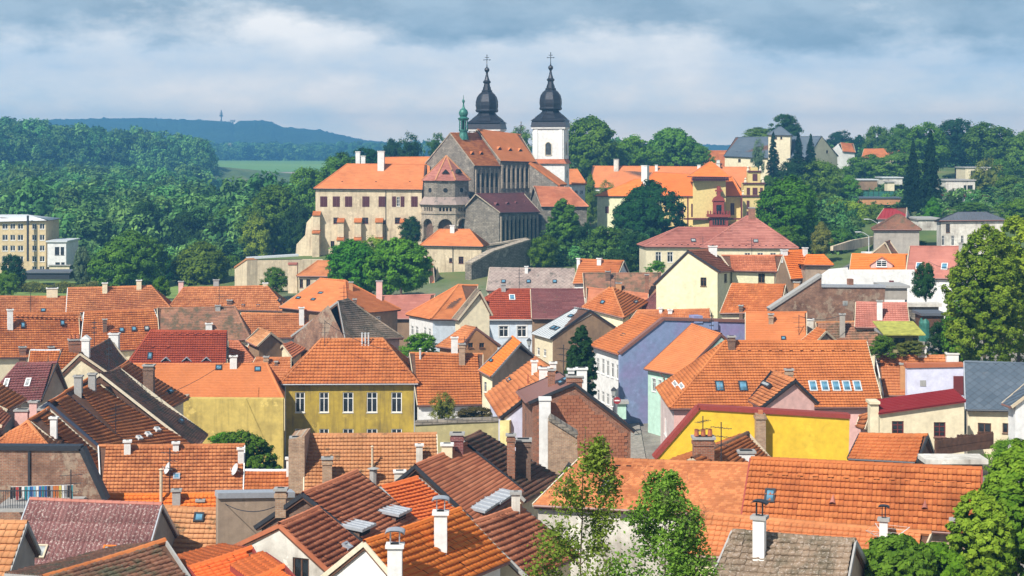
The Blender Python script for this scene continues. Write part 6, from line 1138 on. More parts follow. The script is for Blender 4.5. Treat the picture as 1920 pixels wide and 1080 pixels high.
for x, y, Yl, lab in ((1628, 411, 272, 'tall road lamp with a curved arm above the grey pyramid roof'), (1612, 435, 256, 'tall road lamp with a curved arm at the road bend')):
    bd = Built('road_lamp', lab, 'street lamp', x, y + 40, Yl); q = at(x + 17, y + 8, Yl); g = gz(q.x, q.y); m = MB(); m.tube((q.x, q.y, g), q, .09, .06, 8); p0 = q.copy()
    for i in range(5): p1 = at(x + 17 - (i + 1) * 3.4, y + 8 - 8 * math.sin((i + 1) * .32), Yl); m.tube(p0, p1, .05, n=6); p0 = p1
    bd.add(m, 'post', 'pale_metal'); m = MB(); m.cbox(p0 - Vector((.3, 0, .05)), .9, .3, .14); bd.add(m, 'lamp_head', 'pale_metal')
# white van on the road
bd = Built('van', 'white delivery van parked on the road behind the grey house corner', 'van', 1630, 470, 242); q = at(1630, 473, 242); m = MB(); m.box(-1.0, -2.4, .45, 1.0, 1.6, 2.35, 0, .08); m.box(-.98, -3.1, .45, .98, -2.4, 1.3, 0, .06); m.prism([(-.95, -2.4, 1.3), (.95, -2.4, 1.3), (.9, -2.38, 2.2), (-.9, -2.38, 2.2)], (0, .05, 0))
o = m.build('body', 'white_paint', bd.root); zg_ = gz(q.x, q.y); bd.root.location = (q.x, q.y, zg_ + .15); m = MB(); m.prism([(-.85, -2.96, 1.32), (.85, -2.96, 1.32), (.8, -2.46, 2.05), (-.8, -2.46, 2.05)], (0, .1, .02)); m.build('windscreen', 'glass', bd.root)
for sx in (-1, 1):
    for y_ in (-2.2, 1.0): m = MB(); m.tube((sx * .85, y_, .38), (sx * 1.02, y_, .38), .38, n=16); m.build('wheel', 'dark_metal', bd.root)
    m = MB(); m.box(sx * .7 - .18, -3.14, .7, sx * .7 + .18, -3.05, .9); m.build('headlight', 'milkglass', bd.root)
# --- distant marks -----------------------------------------------------------
bd = Built('radio_mast', 'thin lattice radio mast on the far blue ridge', 'mast', 415, 226, 2490); q = at(415, 228, 2490); t_ = at(415, 206, 2490); m = MB(); m.tube(q - Vector((0, 0, 6)), t_, 1.2, .6, 6); m.cbox(q + Vector((0, 0, 8)), 5, 5, 2.6); m.cbox(q + Vector((0, 0, 12.5)), 4, 4, 1.6); bd.add(m, 'mast', 'dark_metal')
bd = Built('tower_block', 'faint lookout building beside the radio mast on the far ridge', 'tower', 436, 228, 2495); q = at(436, 233, 2495); m = MB(); m.cbox(q - Vector((0, 0, 4)), 2.4, 2.4, 9); m.cbox(q + Vector((0, 0, 3.5)), 7, 5, 3.5); bd.add(m, 'shaft', 'concrete')
bd = Built('smokestack', 'slim white smokestack above the wooded hillside', 'chimney', 298, 282, 1900); q = at(298, 284, 1900); m = MB(); m.tube(q - Vector((0, 0, 10)), at(298, 268, 1900), 1.3, 1.0, 10); bd.add(m, 'shaft', 'white_paint')
for i, (x, y, w_, h_, mt, lab) in enumerate([(347, 276, 9, 8, 'w_pink', 'pinkish far apartment block above the wooded hill, topmost of its cluster'), (360, 279, 12, 7, 'w_orange', 'terracotta far block right of the pinkish one'), (372, 284, 7, 5, 'w_white', 'small white far block at the right of its cluster'), (432, 268, 6, 5, 'w_cream', 'tiny pale far house at the foot of the blue ridge')]):
    q = at(x, y + h_, 1850 - i * 30); bd = Built('far_block', lab, 'building', x, y + h_, 1850 - i * 30); k = q.y / FPX; m = MB(); m.cbox(q - Vector((0, 0, 8)), w_ * k, 9, h_ * k + 8); bd.add(m, 'wall', mt); m = MB()
    for a in range(3):
        for b_ in range(2): m.box(q.x + (-w_ / 2 + w_ * (a + .25) / 3) * k, q.y - 4.7, q.z + (h_ * (b_ + .3) / 2.2) * k, q.x + (-w_ / 2 + w_ * (a + .7) / 3) * k, q.y - 4.503, q.z + (h_ * (b_ + .75) / 2.2) * k)
    bd.add(m, 'window', 'glass')

# ------------------------------------------------------------------ trees
def leaves_np(P, Nn, size, rng, flat=.35):
    """P positions, Nn preferred normals; returns verts, quads"""
    n = len(P); d = rng.normal(0, 1, (n, 3)); Nn = Nn + d * flat; Nn /= np.linalg.norm(Nn, axis=1)[:, None] + 1e-9
    a = rng.normal(0, 1, (n, 3)); t1 = np.cross(Nn, a); t1 /= np.linalg.norm(t1, axis=1)[:, None] + 1e-9; t2 = np.cross(Nn, t1)
    s = (size * rng.uniform(.6, 1.35, n))[:, None]
    V = np.stack([P - t1 * s, P + t2 * s * .6, P + t1 * s, P - t2 * s * .6], 1).reshape(-1, 3); return V, np.arange(n * 4).reshape(-1, 4)
def crown_mesh(seed, nclump=125, per=78, leaf=.045, kind='broad', dims=None, crs=1.0):
    rng = np.random.default_rng(seed); P = []; N_ = []; T = []
    lob = rng.normal(0, 1, (7, 3)); lob /= np.linalg.norm(lob, axis=1)[:, None]; la = rng.uniform(.08, .28, 7)
    for i in range(nclump):
        if kind == 'tall': z = rng.uniform(-1, 1); prof = (1 - abs(z) ** 2.4) ** .5 * (.82 - .25 * z)
        elif kind == 'bush': z = rng.uniform(-.9, 1); prof = (1 - max(z, 0) ** 2) ** .5
        else: z = rng.uniform(-.92, 1); prof = (1 - abs(z) ** 2.1) ** .5 * (1 - .12 * z)
        a = rng.uniform(0, 2 * np.pi); u = np.array([math.cos(a), math.sin(a), z * .7]); u /= np.linalg.norm(u)
        k = 1 + sum(la * np.clip(lob @ u, 0, 1) ** 3) - .16; rr = rng.uniform(.45, .98) ** .6 * prof * k
        c = np.array([rr * math.cos(a), rr * math.sin(a), z * .93 * (1 if kind != 'broad' else k ** .5)]); cr = rng.uniform(.10, .23) * crs
        m = int(per * (cr / crs / .16) ** 1.6); d = rng.normal(0, 1, (m, 3)); d[:, 2] += .35; d /= np.linalg.norm(d, axis=1)[:, None]
        if dims: c = c * np.array(dims); cr = cr * min(dims)
        P.append(c + d * cr * (rng.uniform(.35, 1.12, m) + .35 * (rng.random(m) < .25))[:, None] * np.array([1, 1, .8])); nn = d * .8 + c / (np.linalg.norm(c) + .1) * .5 + np.array([0, 0, .25]); N_.append(nn)
        T.append(np.clip(rng.uniform(.25, .75) + rng.uniform(-.3, .3, m), 0, 1))
    P = np.concatenate(P); V, Q = leaves_np(P, np.concatenate(N_), leaf, rng)
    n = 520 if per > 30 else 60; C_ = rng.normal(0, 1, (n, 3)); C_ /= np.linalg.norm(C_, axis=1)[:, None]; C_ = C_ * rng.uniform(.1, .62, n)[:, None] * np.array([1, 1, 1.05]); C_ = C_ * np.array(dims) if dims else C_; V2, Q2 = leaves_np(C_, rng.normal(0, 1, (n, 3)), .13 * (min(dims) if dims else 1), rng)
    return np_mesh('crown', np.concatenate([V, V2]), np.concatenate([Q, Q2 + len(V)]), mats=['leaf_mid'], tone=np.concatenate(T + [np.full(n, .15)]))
def conifer_mesh(seed, tiers=24, leaf=.05):
    rng = np.random.default_rng(seed); P = []; N_ = []; T = []
    for i in range(tiers):
        z = -1 + 2 * i / tiers; r = (1 - (z + 1) / 2) ** .85 * 1.0 + .04; nb = int(7 + r * 6)
        for j in range(nb):
            a = rng.uniform(0, 2 * np.pi); L_ = r * rng.uniform(.65, 1.12); m = int(16 + 70 * L_); f = rng.uniform(.08, 1, m) ** .7
            x = np.cos(a) * f * L_; y = np.sin(a) * f * L_; wv = rng.normal(0, .055, m) * (1.2 - f * .6)
            zz = z - .13 * f * L_ + rng.normal(0, .012, m) + rng.uniform(0, .05)
            P.append(np.stack([x - np.sin(a) * wv, y + np.cos(a) * wv, zz - np.abs(wv) * .6], 1)); N_.append(np.tile([np.cos(a) * .3, np.sin(a) * .3, 1.], (m, 1))); T.append(rng.random(m))
    V, Q = leaves_np(np.concatenate(P), np.concatenate(N_), leaf, rng, .5); return np_mesh('crown', V, Q, mats=['needle'], tone=np.concatenate(T))
CR = {'broad': [crown_mesh(s) for s in (1, 2, 3, 4)], 'tall': [crown_mesh(s, 110, 75, kind='tall', leaf=.045) for s in (5, 6)], 'bush': [crown_mesh(s, 95, 80, .05, 'bush') for s in (8, 9)],
      'con': [conifer_mesh(11), conifer_mesh(12)], 'loose': [crown_mesh(s, 75, 52, .04) for s in (13, 14)]}
def trunk_mesh(seed, big=True):
    rng = random.Random(seed); m = MB(); m.tube((0, 0, -5.0), (0, 0, .1), .07, .036, 8)
    for i in range(9):
        a = rng.uniform(0, 6.28); z0 = rng.uniform(-.45, .25); r = rng.uniform(.45, .8); m.tube((0, 0, z0), (math.cos(a) * r * .5, math.sin(a) * r * .5, z0 + r * .45), .022, .013, 5, 0, False); m.tube((math.cos(a) * r * .5, math.sin(a) * r * .5, z0 + r * .45), (math.cos(a + .2) * r, math.sin(a + .2) * r, z0 + r * .75), .013, .004, 4, 0, False)
    m.tube((0, 0, .1), (.05, .03, .8), .036, .006, 6); me = bpy.data.meshes.new('trunk'); me.from_pydata(m.v, [], m.f); me.materials.append(MATS['bark']); return me
TR = [trunk_mesh(1), trunk_mesh(2)]
stem_ = MB(); stem_.tube((0, 0, -4), (0, 0, 1.0), .05, .006, 7); STEM = bpy.data.meshes.new('trunk'); STEM.from_pydata(stem_.v, [], stem_.f); STEM.materials.append(MATS['bark'])
_tc = 0
def tree(px, yt, yb, wpx, Y, kind, mat, label, name='tree', cat='tree', group=None, bush=False):
    global _tc; _tc += 1; rng = random.Random(_tc * 7 + 3); q = at(px, (yt + yb) / 2, Y); rz = (yb - yt) / 2 * Y / FPX; rx = wpx / 2 * Y / FPX; g = gz(q.x, q.y)
    base = min(g, q.z - rz) - .1; root = empty(name, (q.x, q.y, base), rng.uniform(0, 6.28), label, cat, group)
    if kind in ('broad', 'bush', 'tall') and (wpx * (yb - yt) > 9500 or (rz / rx > 1.5 and wpx > 50)):
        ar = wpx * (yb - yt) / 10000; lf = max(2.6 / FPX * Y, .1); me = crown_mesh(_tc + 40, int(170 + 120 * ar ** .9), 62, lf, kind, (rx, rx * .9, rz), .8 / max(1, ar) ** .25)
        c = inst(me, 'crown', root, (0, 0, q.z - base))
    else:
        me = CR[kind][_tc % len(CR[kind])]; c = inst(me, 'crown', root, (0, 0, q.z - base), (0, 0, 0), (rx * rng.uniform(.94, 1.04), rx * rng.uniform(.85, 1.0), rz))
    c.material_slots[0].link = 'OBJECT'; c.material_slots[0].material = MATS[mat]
    if not bush:
        hgt = q.z - base
        if kind == 'con': inst(STEM, 'trunk', root, (0, 0, q.z - base), sc=(rx * 1.2, rx * 1.2, rz))
        else: inst(TR[_tc % 2], 'trunk', root, (0, 0, hgt), sc=(rx * .9, rx * .9, rz * .95))
    return root
T_ = tree
# left of the castle, in front of the wooded valley
T_(242, 441, 548, 140, 262, 'broad', 'leaf_mid', 'big dark round maple behind the salmon hipped roof, widest tree left of the castle')
T_(377, 456, 545, 108, 268, 'broad', 'leaf_mid', 'round grey green tree between the dark maple and the castle')
T_(153, 461, 534, 46, 264, 'tall', 'leaf_silver', 'slim silver green willow right of the low white building')
T_(24, 480, 560, 50, 250, 'broad', 'leaf_blue', 'soft green tree at the left picture edge in front of the factory')
T_(12, 510, 556, 44, 236, 'broad', 'leaf_mid', 'low brighter green bush at the left edge behind the salmon roof', bush=True, name='bush', cat='bush')
T_(302, 519, 560, 40, 215, 'bush', 'leaf_fresh', 'bright green shrub poking up between two salmon hipped roofs', bush=True, name='shrub', cat='shrub')
T_(318, 490, 545, 40, 275, 'broad', 'leaf_dark', 'dark tree filling the gap right of the big dark maple')
T_(440, 480, 535, 46, 285, 'broad', 'leaf_mid', 'green tree against the foot of the outer castle wall')
T_(515, 350, 500, 128, 330, 'broad', 'leaf_mid', 'tall sunlit tree left of the castle wing, with lighter left side')
T_(480, 400, 492, 64, 322, 'tall', 'leaf_lime', 'pale green tree on the slope below the castle, left of its taller neighbour')
T_(560, 380, 470, 70, 318, 'tall', 'leaf_dark', 'dark tree close against the castle buttress')
T_(585, 318, 420, 90, 350, 'broad', 'leaf_mid', 'green tree rising behind the castle wing roof at its left end')
T_(640, 290, 370, 100, 360, 'broad', 'leaf_mid', 'wide tree behind the castle roof, left of the pair of small chimneys')
T_(690, 278, 330, 70, 365, 'broad', 'leaf_dark', 'dark tree crown behind the tall castle chimney')
T_(604, 454, 484, 24, 294, 'bush', 'leaf_dark', 'small dark round bush at the foot of the castle buttress', bush=True, name='bush', cat='bush')
T_(665, 452, 556, 118, 228, 'broad', 'leaf_fresh', 'left half of the pair of large bright limes below the castle')
T_(752, 448, 552, 118, 226, 'broad', 'leaf_fresh', 'right half of the pair of large bright limes below the castle')
T_(708, 446, 520, 70, 232, 'broad', 'leaf_lime', 'lighter crown between the two large limes below the castle')
T_(772, 407, 456, 48, 286, 'broad', 'leaf_dark', 'small dark tree before the castle apse, with reddish tips')
T_(515, 503, 550, 50, 238, 'broad', 'leaf_mid', 'leafy shrub in front of the outer castle wall', bush=True, name='shrub', cat='shrub')
for i, (x, y0, y1, w_, k, m_, d_) in enumerate([(770, 251, 330, 60, 'loose', 'leaf_dark', 'tree crown against the sky left of the church gable'), (820, 249, 320, 50, 'loose', 'leaf_mid', 'sparse tree crown just left of the green turret'), (735, 262, 330, 50, 'broad', 'leaf_blue', 'bluish distant tree behind the castle roof ridge'), (975, 236, 300, 54, 'loose', 'leaf_mid', 'tree crown visible between the two black domed towers')]):
    T_(x, y0, y1, w_, 400 + i * 8, k, m_, d_)
# right of the church
T_(1105, 222, 340, 120, 395, 'broad', 'leaf_fresh', 'tall bright green tree directly right of the white church tower')
T_(1185, 256, 330, 90, 405, 'broad', 'leaf_fresh', 'mid green tree right of the tall bright tree by the church tower')
T_(1262, 240, 322, 120, 410, 'broad', 'leaf_mid', 'broad dark green tree on the skyline above the palace roof')
T_(1315, 275, 315, 50, 405, 'broad', 'leaf_mid', 'small green tree between the skyline tree and the distant red roof')
T_(1140, 340, 400, 50, 350, 'loose', 'leaf_olive', 'thin branching tree in front of the cream palace wing')
T_(1107, 330, 420, 40, 345, 'tall', 'leaf_mid', 'narrow tree between the church roof and the cream palace wing')
T_(1208, 345, 478, 138, 300, 'broad', 'leaf_dark', 'very dark dense round tree before the cream palace')
T_(1057, 372, 496, 72, 276, 'tall', 'leaf_mid', 'upright green tree at the corner of the church aisle')
T_(1018, 442, 504, 56, 262, 'broad', 'leaf_fresh', 'bright shrub like tree above the rampart wall', )
T_(1140, 425, 492, 90, 268, 'broad', 'leaf_mid', 'green thicket tree below the very dark round tree')
T_(1100, 420, 500, 50, 272, 'broad', 'leaf_dark', 'shaded tree right of the church corner tree')
T_(1193, 440, 500, 60, 262, 'broad', 'leaf_dark', 'dark low tree behind the school roof end')
T_(1232, 489, 512, 34, 243, 'bush', 'leaf_fresh', 'small round bright bush before the school windows', bush=True, name='bush', cat='bush')
T_(1482, 336, 450, 118, 262, 'broad', 'leaf_fresh', 'large bright green tree right of the school roof')
T_(1520, 360, 452, 70, 300, 'broad', 'leaf_mid', 'green tree right of the large bright tree above the road')
T_(1540, 418, 478, 46, 252, 'tall', 'leaf_olive', 'yellowish tree beside the road bend')
T_(1495, 300, 370, 90, 350, 'broad', 'leaf_blue', 'rounded blue green trees below the slate roof')
T_(1545, 302, 380, 80, 345, 'broad', 'leaf_mid', 'green tree in front of the pale gable with the brown window')
T_(1440, 330, 372, 46, 356, 'broad', 'leaf_mid', 'low green tree at the stepped gable of the palace')
T_(1450, 246, 330, 36, 385, 'con', 'needle', 'dark spruce standing left before the slate roofed house')
T_(1497, 248, 330, 40, 384, 'con', 'needle', 'dark spruce in the middle before the slate roofed house')
T_(1520, 250, 332, 40, 388, 'con', 'needle', 'dark spruce at the right end of the slate roof')
T_(1422, 262, 330, 30, 380, 'loose', 'leaf_silver', 'pale thin birch before the left end of the slate roof')
T_(1478, 216, 268, 60, 430, 'broad', 'leaf_dark', 'dark round tree behind the little slate roofed tower')
T_(1425, 240, 270, 70, 440, 'broad', 'leaf_mid', 'low tree line clump left of the slate roofed tower')
T_(1574, 246, 286, 52, 520, 'broad', 'leaf_blue', 'blue green tree behind the white gable on the plateau')
T_(1612, 254, 292, 30, 500, 'broad', 'leaf_dark', 'small dark tree right of the white gable on the plateau')
T_(1650, 240, 330, 60, 470, 'broad', 'leaf_mid', 'medium tree on the plateau above the greenhouse sheds')
T_(1745, 242, 398, 58, 320, 'con', 'needle', 'tallest dark spruce on the right slope')
T_(1712, 262, 392, 50, 322, 'con', 'needle', 'dark spruce left of the tallest spruce on the right slope')
T_(1740, 232, 320, 100, 420, 'broad', 'leaf_fresh', 'big tree behind the pair of tall spruces')
T_(1792, 226, 310, 90, 430, 'broad', 'leaf_blue', 'dark tree on the skyline right of the tall spruces')
T_(1862, 234, 320, 110, 420, 'broad', 'leaf_mid', 'broad skyline tree second from the right edge')
T_(1925, 245, 330, 90, 415, 'broad', 'leaf_mid', 'skyline tree cut by the right edge')
T_(1850, 300, 390, 80, 360, 'loose', 'leaf_olive', 'brownish pine in front of the modern white house')
T_(1690, 290, 345, 110, 400, 'broad', 'leaf_mid', 'round tree above the pale sheds')
T_(1620, 292, 350, 90, 405, 'broad', 'leaf_fresh', 'lighter tree left of the pale sheds')
T_(1590, 376, 440, 110, 300, 'broad', 'leaf_lime', 'low yellow green trees above the road wall')
T_(1640, 385, 445, 70, 296, 'broad', 'leaf_mid', 'green tree behind the street lamps')
T_(1750, 372, 420, 42, 290, 'tall', 'leaf_fresh', 'small fresh green tree below the tallest spruce')
T_(1905, 375, 420, 70, 290, 'broad', 'leaf_fresh', 'bright tree at the right edge behind the white villa')
T_(1700, 445, 482, 84, 244, 'bush', 'leaf_dark', 'dark hedge like bush before the white villa', bush=True, name='bush', cat='bush')
T_(1895, 330, 375, 70, 350, 'broad', 'leaf_mid', 'round tree at the right edge above the bright tree')
T_(1820, 380, 402, 70, 300, 'bush', 'leaf_mid', 'low bushes behind the dark roof of the white villa', bush=True, name='bush', cat='bush')
# town trees
T_(1736, 490, 562, 58, 172, 'tall', 'leaf_dark', 'dark dense pine in front of the white walled house', name='pine_tree')
T_(1846, 420, 690, 150, 134, 'broad', 'leaf_lime', 'huge sunlit yellow green lime tree on the right, left part of its crown')
T_(1910, 400, 690, 150, 138, 'broad', 'leaf_lime', 'huge sunlit yellow green lime tree cut by the right picture edge')
T_(1800, 560, 690, 70, 140, 'broad', 'leaf_fresh', 'lower spreading side tree under the huge lime')
T_(1655, 630, 672, 54, 140, 'bush', 'leaf_mid', 'green shrubs below the yellow green shed roof', bush=True, name='shrub', cat='shrub')
T_(1710, 640, 668, 70, 141, 'bush', 'leaf_olive', 'reedy shrubs between the small shed and the orange roof', bush=True, name='shrub', cat='shrub')
T_(1770, 600, 672, 60, 146, 'broad', 'leaf_dark', 'dark shrubbery right of the brown wooden tank', bush=True, name='shrub', cat='shrub')
T_(1695, 535, 552, 60, 184, 'bush', 'leaf_mid', 'green shrub at the foot of the dark pine', bush=True, name='shrub', cat='shrub')
T_(788, 626, 672, 78, 164, 'bush', 'leaf_fresh', 'round green tree top in front of the white house with the hipped roof', bush=True, name='bush', cat='bush')
T_(1091, 608, 760, 68, 150, 'tall', 'leaf_dark', 'dark slender tree left of the blue and white house')
T_(1072, 660, 745, 40, 146, 'tall', 'leaf_dark', 'dark bushy tree in shadow beside the slender tree')
T_(450, 810, 900, 130, 112, 'bush', 'leaf_mid', 'sprawling green ivy bush at the foot of the yellow wall', bush=True, name='bush', cat='bush')
T_(420, 812, 850, 70, 114, 'bush', 'leaf_fresh', 'lighter top of the bush by the yellow wall', bush=True, name='bush', cat='bush')
T_(832, 735, 800, 56, 128, 'loose', 'leaf_olive', 'straggly climber with reddish leaves on the courtyard wall', bush=True, name='shrub', cat='shrub')
T_(892, 765, 795, 90, 126, 'bush', 'leaf_rust', 'brownish creeper along the top of the courtyard wall', bush=True, name='creeper', cat='climbing plant')
T_(1680, 1005, 1110, 130, 58, 'bush', 'leaf_mid', 'dark green vines at the bottom right beside the mossy roof', bush=True, name='vine', cat='climbing plant')
T_(1760, 1020, 1110, 110, 59, 'bush', 'leaf_fresh', 'lighter vines at the bottom right under the small pink roof', bush=True, name='vine', cat='climbing plant')
T_(1905, 830, 1110, 170, 62, 'broad', 'leaf_lime', 'large bright tree crown filling the lower right corner')
T_(1850, 930, 1110, 120, 60, 'broad', 'leaf_lime', 'bright yellow green bough mass left of the corner tree')
T_(1885, 825, 905, 80, 96, 'broad', 'leaf_fresh', 'fresh green bush before the white gabled house', bush=True, name='bush', cat='bush')
# two young trees in the foreground with branches and single leaves
def young_tree(px, yt, yb, wpx, Y, seed, mat, label, nleaf, leaf, dens, lean=0.0):
    rng = np.random.default_rng(seed); q0 = at(px, yb, Y); top = at(px + lean, yt, Y); g = min(gz(q0.x, q0.y), q0.z - .5); root = empty('young_tree', (q0.x, q0.y, g), 0, label, 'tree')
    H_ = top.z - g; m = MB(); tips = []; Wm = wpx / 2 * Y / FPX; z0 = q0.z - g
    def branch(p, d, L_, r, lvl):
        n = 5; pts = [p]
        for i in range(n): d = (d + Vector(rng.normal(0, .13, 3)) + Vector((0, 0, .06))).normalized(); pts.append(pts[-1] + d * L_ / n)
        for i in range(n):
            m.tube(pts[i], pts[i + 1], r * (1 - .15 * i), r * (1 - .15 * (i + 1)), 5, 0, False)
            if lvl >= 1 and i >= 1 or lvl >= 2: tips.extend([(pts[i + 1].lerp(pts[i], k / 3), lvl) for k in range(3)])
        if lvl < 3:
            for i in range(1, n + 1):
                for _ in range(2 if lvl else 1):
                    a = Vector(rng.normal(0, 1, 3)); a = (a - d * a.dot(d)).normalized(); branch(pts[i], (d * .55 + a * .75 + Vector((0, 0, .12))).normalized(), L_ * rng.uniform(.36, .55), r * .5, lvl + 1)
    n = 17; pts = [Vector((0, 0, 0))]
    for i in range(n): f = (i + 1) / n; pts.append(Vector(((top.x - q0.x) * f + rng.normal(0, .04), rng.normal(0, .04), H_ * f)))
    for i in range(n): m.tube(pts[i], pts[i + 1], .085 * (1 - .9 * i / n), .085 * (1 - .9 * (i + 1) / n), 8, 0, False)
    for i in range(1, n):
        z = pts[i].z; f = (z - z0 * .55) / (H_ - z0 * .55)
        if f < 0: continue
        Ls = min(Wm * 1.3 * (1.0 - .70 * f ** 1.6) * rng.uniform(.75, 1.2), (H_ - z) * 1.0 + .25)
        for _ in range(dens):
            a = rng.uniform(0, 6.28); branch(pts[i], Vector((math.cos(a), math.sin(a), .45 + .4 * f)).normalized(), Ls, .03 * (1 - .6 * f), 1)
    m.build('trunk', 'bark', root)
    T0 = np.array([tuple(t_[0]) for t_ in tips]); idx = rng.integers(0, len(T0), nleaf); P = T0[idx] + rng.normal(0, .12, (nleaf, 3)); N_ = rng.normal(0, .6, (nleaf, 3)) + np.array([0, -.1, .8])
    fz = np.clip((P[:, 2] - z0) / (H_ - z0), 0, 1); ax = (top.x - q0.x) * P[:, 2] / H_; rad = np.hypot(P[:, 0] - ax, P[:, 1]); ok = (P[:, 2] < H_ + .1) & (rad < Wm * (1.12 - .85 * fz ** 1.4) * rng.uniform(.8, 1.1, nleaf)); P, N_ = P[ok], N_[ok]; nleaf = len(P)
    V, Q = leaves_np(P, N_, leaf, rng, .3); tn = np.clip(rng.normal(.5, .25, nleaf), 0, 1)
    link(bpy.data.objects.new('crown', np_mesh('crown', V, Q, mats=[mat], tone=tn)), root)
young_tree(1068, 803, 1150, 240, 42, 5, 'leaf_airy', 'airy young tree with sparse yellow green leaves in the foreground', 19000, .055, 2, 30)
young_tree(1240, 893, 1160, 250, 40, 9, 'leaf_young', 'dense young fresh green tree in the foreground, right of the airy one', 46000, .052, 3, 5)

# ------------------------------------------------------------------ woods too thick to count: instanced crowns
PC = bpy.data.collections.new('wood_crowns')
for i, (s, k) in enumerate([(21, 'broad'), (22, 'broad'), (23, 'tall'), (24, 'con'), (25, 'broad')]):
    me = conifer_mesh(s, 11, .06) if k == 'con' else crown_mesh(s, 42, 20, .085, k)
    me.materials.clear(); me.materials.append(MATS['leaf_wood' if i != 3 else 'needle']); o = bpy.data.objects.new('crown_%d' % i, me); PC.objects.link(o)
def wood(name, pts, seed, s0, s1, asp=1.15):
    P = np.array(pts); me = bpy.data.meshes.new(name); me.vertices.add(len(P)); me.vertices.foreach_set('co', P.astype(np.float32).ravel()); o = link(bpy.data.objects.new(name, me), kind='stuff')
    ng = bpy.data.node_groups.new(name, 'GeometryNodeTree'); ng.interface.new_socket('Geometry', in_out='INPUT', socket_type='NodeSocketGeometry'); ng.interface.new_socket('Geometry', in_out='OUTPUT', socket_type='NodeSocketGeometry')
    N = ng.nodes; L_ = ng.links; gi = N.new('NodeGroupInput'); go = N.new('NodeGroupOutput'); ip = N.new('GeometryNodeInstanceOnPoints'); ci = N.new('GeometryNodeCollectionInfo'); mp = N.new('GeometryNodeMeshToPoints')
    ci.inputs['Collection'].default_value = PC; ci.inputs['Separate Children'].default_value = True; ci.inputs['Reset Children'].default_value = True; ip.inputs['Pick Instance'].default_value = True
    rs = N.new('FunctionNodeRandomValue'); rs.data_type = 'FLOAT'; rs.inputs[2].default_value = s0; rs.inputs[3].default_value = s1; rs.inputs['Seed'].default_value = seed
    r2 = N.new('FunctionNodeRandomValue'); r2.data_type = 'FLOAT'; r2.inputs[2].default_value = .85 * asp; r2.inputs[3].default_value = 1.25 * asp; r2.inputs['Seed'].default_value = seed + 1
    ml = N.new('ShaderNodeMath'); ml.operation = 'MULTIPLY'; cb = N.new('ShaderNodeCombineXYZ'); L_.new(rs.outputs[1], ml.inputs[0]); L_.new(r2.outputs[1], ml.inputs[1]); L_.new(rs.outputs[1], cb.inputs[0]); L_.new(rs.outputs[1], cb.inputs[1]); L_.new(ml.outputs[0], cb.inputs[2])
    rr = N.new('FunctionNodeRandomValue'); rr.data_type = 'FLOAT_VECTOR'; rr.inputs[0].default_value = (0, 0, 0); rr.inputs[1].default_value = (0, 0, 6.28)
    ri = N.new('FunctionNodeRandomValue'); ri.data_type = 'INT'; ri.inputs[4].default_value = 0; ri.inputs[5].default_value = 4; ri.inputs['Seed'].default_value = seed + 2
    L_.new(gi.outputs[0], mp.inputs[0]); L_.new(mp.outputs[0], ip.inputs['Points']); L_.new(ci.outputs[0], ip.inputs['Instance']); L_.new(ri.outputs[2], ip.inputs['Instance Index']); L_.new(rr.outputs[0], ip.inputs['Rotation']); L_.new(cb.outputs[0], ip.inputs['Scale']); L_.new(ip.outputs[0], go.inputs[0])
    md = o.modifiers.new('wood', 'NODES'); md.node_group = ng
def scatter(px0, px1, Y0, Y1, n, seed, zoff, cond=None):
    rng = np.random.default_rng(seed); Y = np.sqrt(rng.uniform(Y0 ** 2, Y1 ** 2, n)); px = rng.uniform(px0, px1, n); X = (px - CX) / FPX * Y; Z = ground(X, Y); 
    k = np.ones(n, bool) if cond is None else cond(px, Y); return np.stack([X, Y, Z + zoff], 1)[k]
wood('hillside_wood', scatter(-260, 640, 400, 1050, 4300, 3, 5, lambda p, Y: (p < 385) | (Y < 455)), 3, 4.2, 9.0)
wood('valley_wood', scatter(120, 580, 345, 430, 420, 5, 4), 9, 4, 7)
wood('distant_wood', scatter(250, 900, 1600, 2100, 1500, 6, 5), 12, 7, 15, .9)
wood('plateau_wood', scatter(1050, 2100, 470, 640, 620, 7, 1.5, lambda p, Y: (p < 1275) | (p > 1450)), 15, 2.6, 4.8)
wood('right_slope_scrub', scatter(1560, 2050, 300, 400, 150, 8, .5), 21, 1.6, 3.4, .9)
wood('road_side_thicket', scatter(1490, 1600, 262, 330, 60, 18, .8), 31, 1.8, 3.6)
wood('green_thicket', scatter(1120, 1215, 256, 275, 26, 19, .8), 33, 1.6, 2.8)
wood('castle_rock_scrub', scatter(1020, 1230, 262, 300, 75, 10, .5), 25, 1.3, 3.0, .9)
wood('park_scrub', scatter(20, 460, 285, 330, 90, 11, .5), 28, 2.0, 4.0)

for a in ((1570, 430, 472, 60, 262, 'broad', 'leaf_mid', 'tree beside the pale retaining wall at the road'), (1470, 425, 470, 60, 256, 'broad', 'leaf_fresh', 'low part of foliage right above the pink school roof end'), (1160, 468, 512, 60, 250, 'bush', 'leaf_dark', 'dark bush on the slope left of the school'),
          (90, 470, 520, 60, 300, 'broad', 'leaf_mid', 'green tree right of the factory roof in the park'), (200, 470, 530, 50, 290, 'tall', 'leaf_mid', 'upright tree behind the big maple, left of it'), (345, 400, 500, 80, 345, 'broad', 'leaf_dark', 'dark valley tree behind the round grey green tree'), (420, 392, 480, 70, 350, 'broad', 'leaf_mid', 'valley tree left of the pale green slope tree'), (280, 380, 480, 70, 350, 'broad', 'leaf_dark', 'dark valley tree above the big maple')):
    T_(*a)

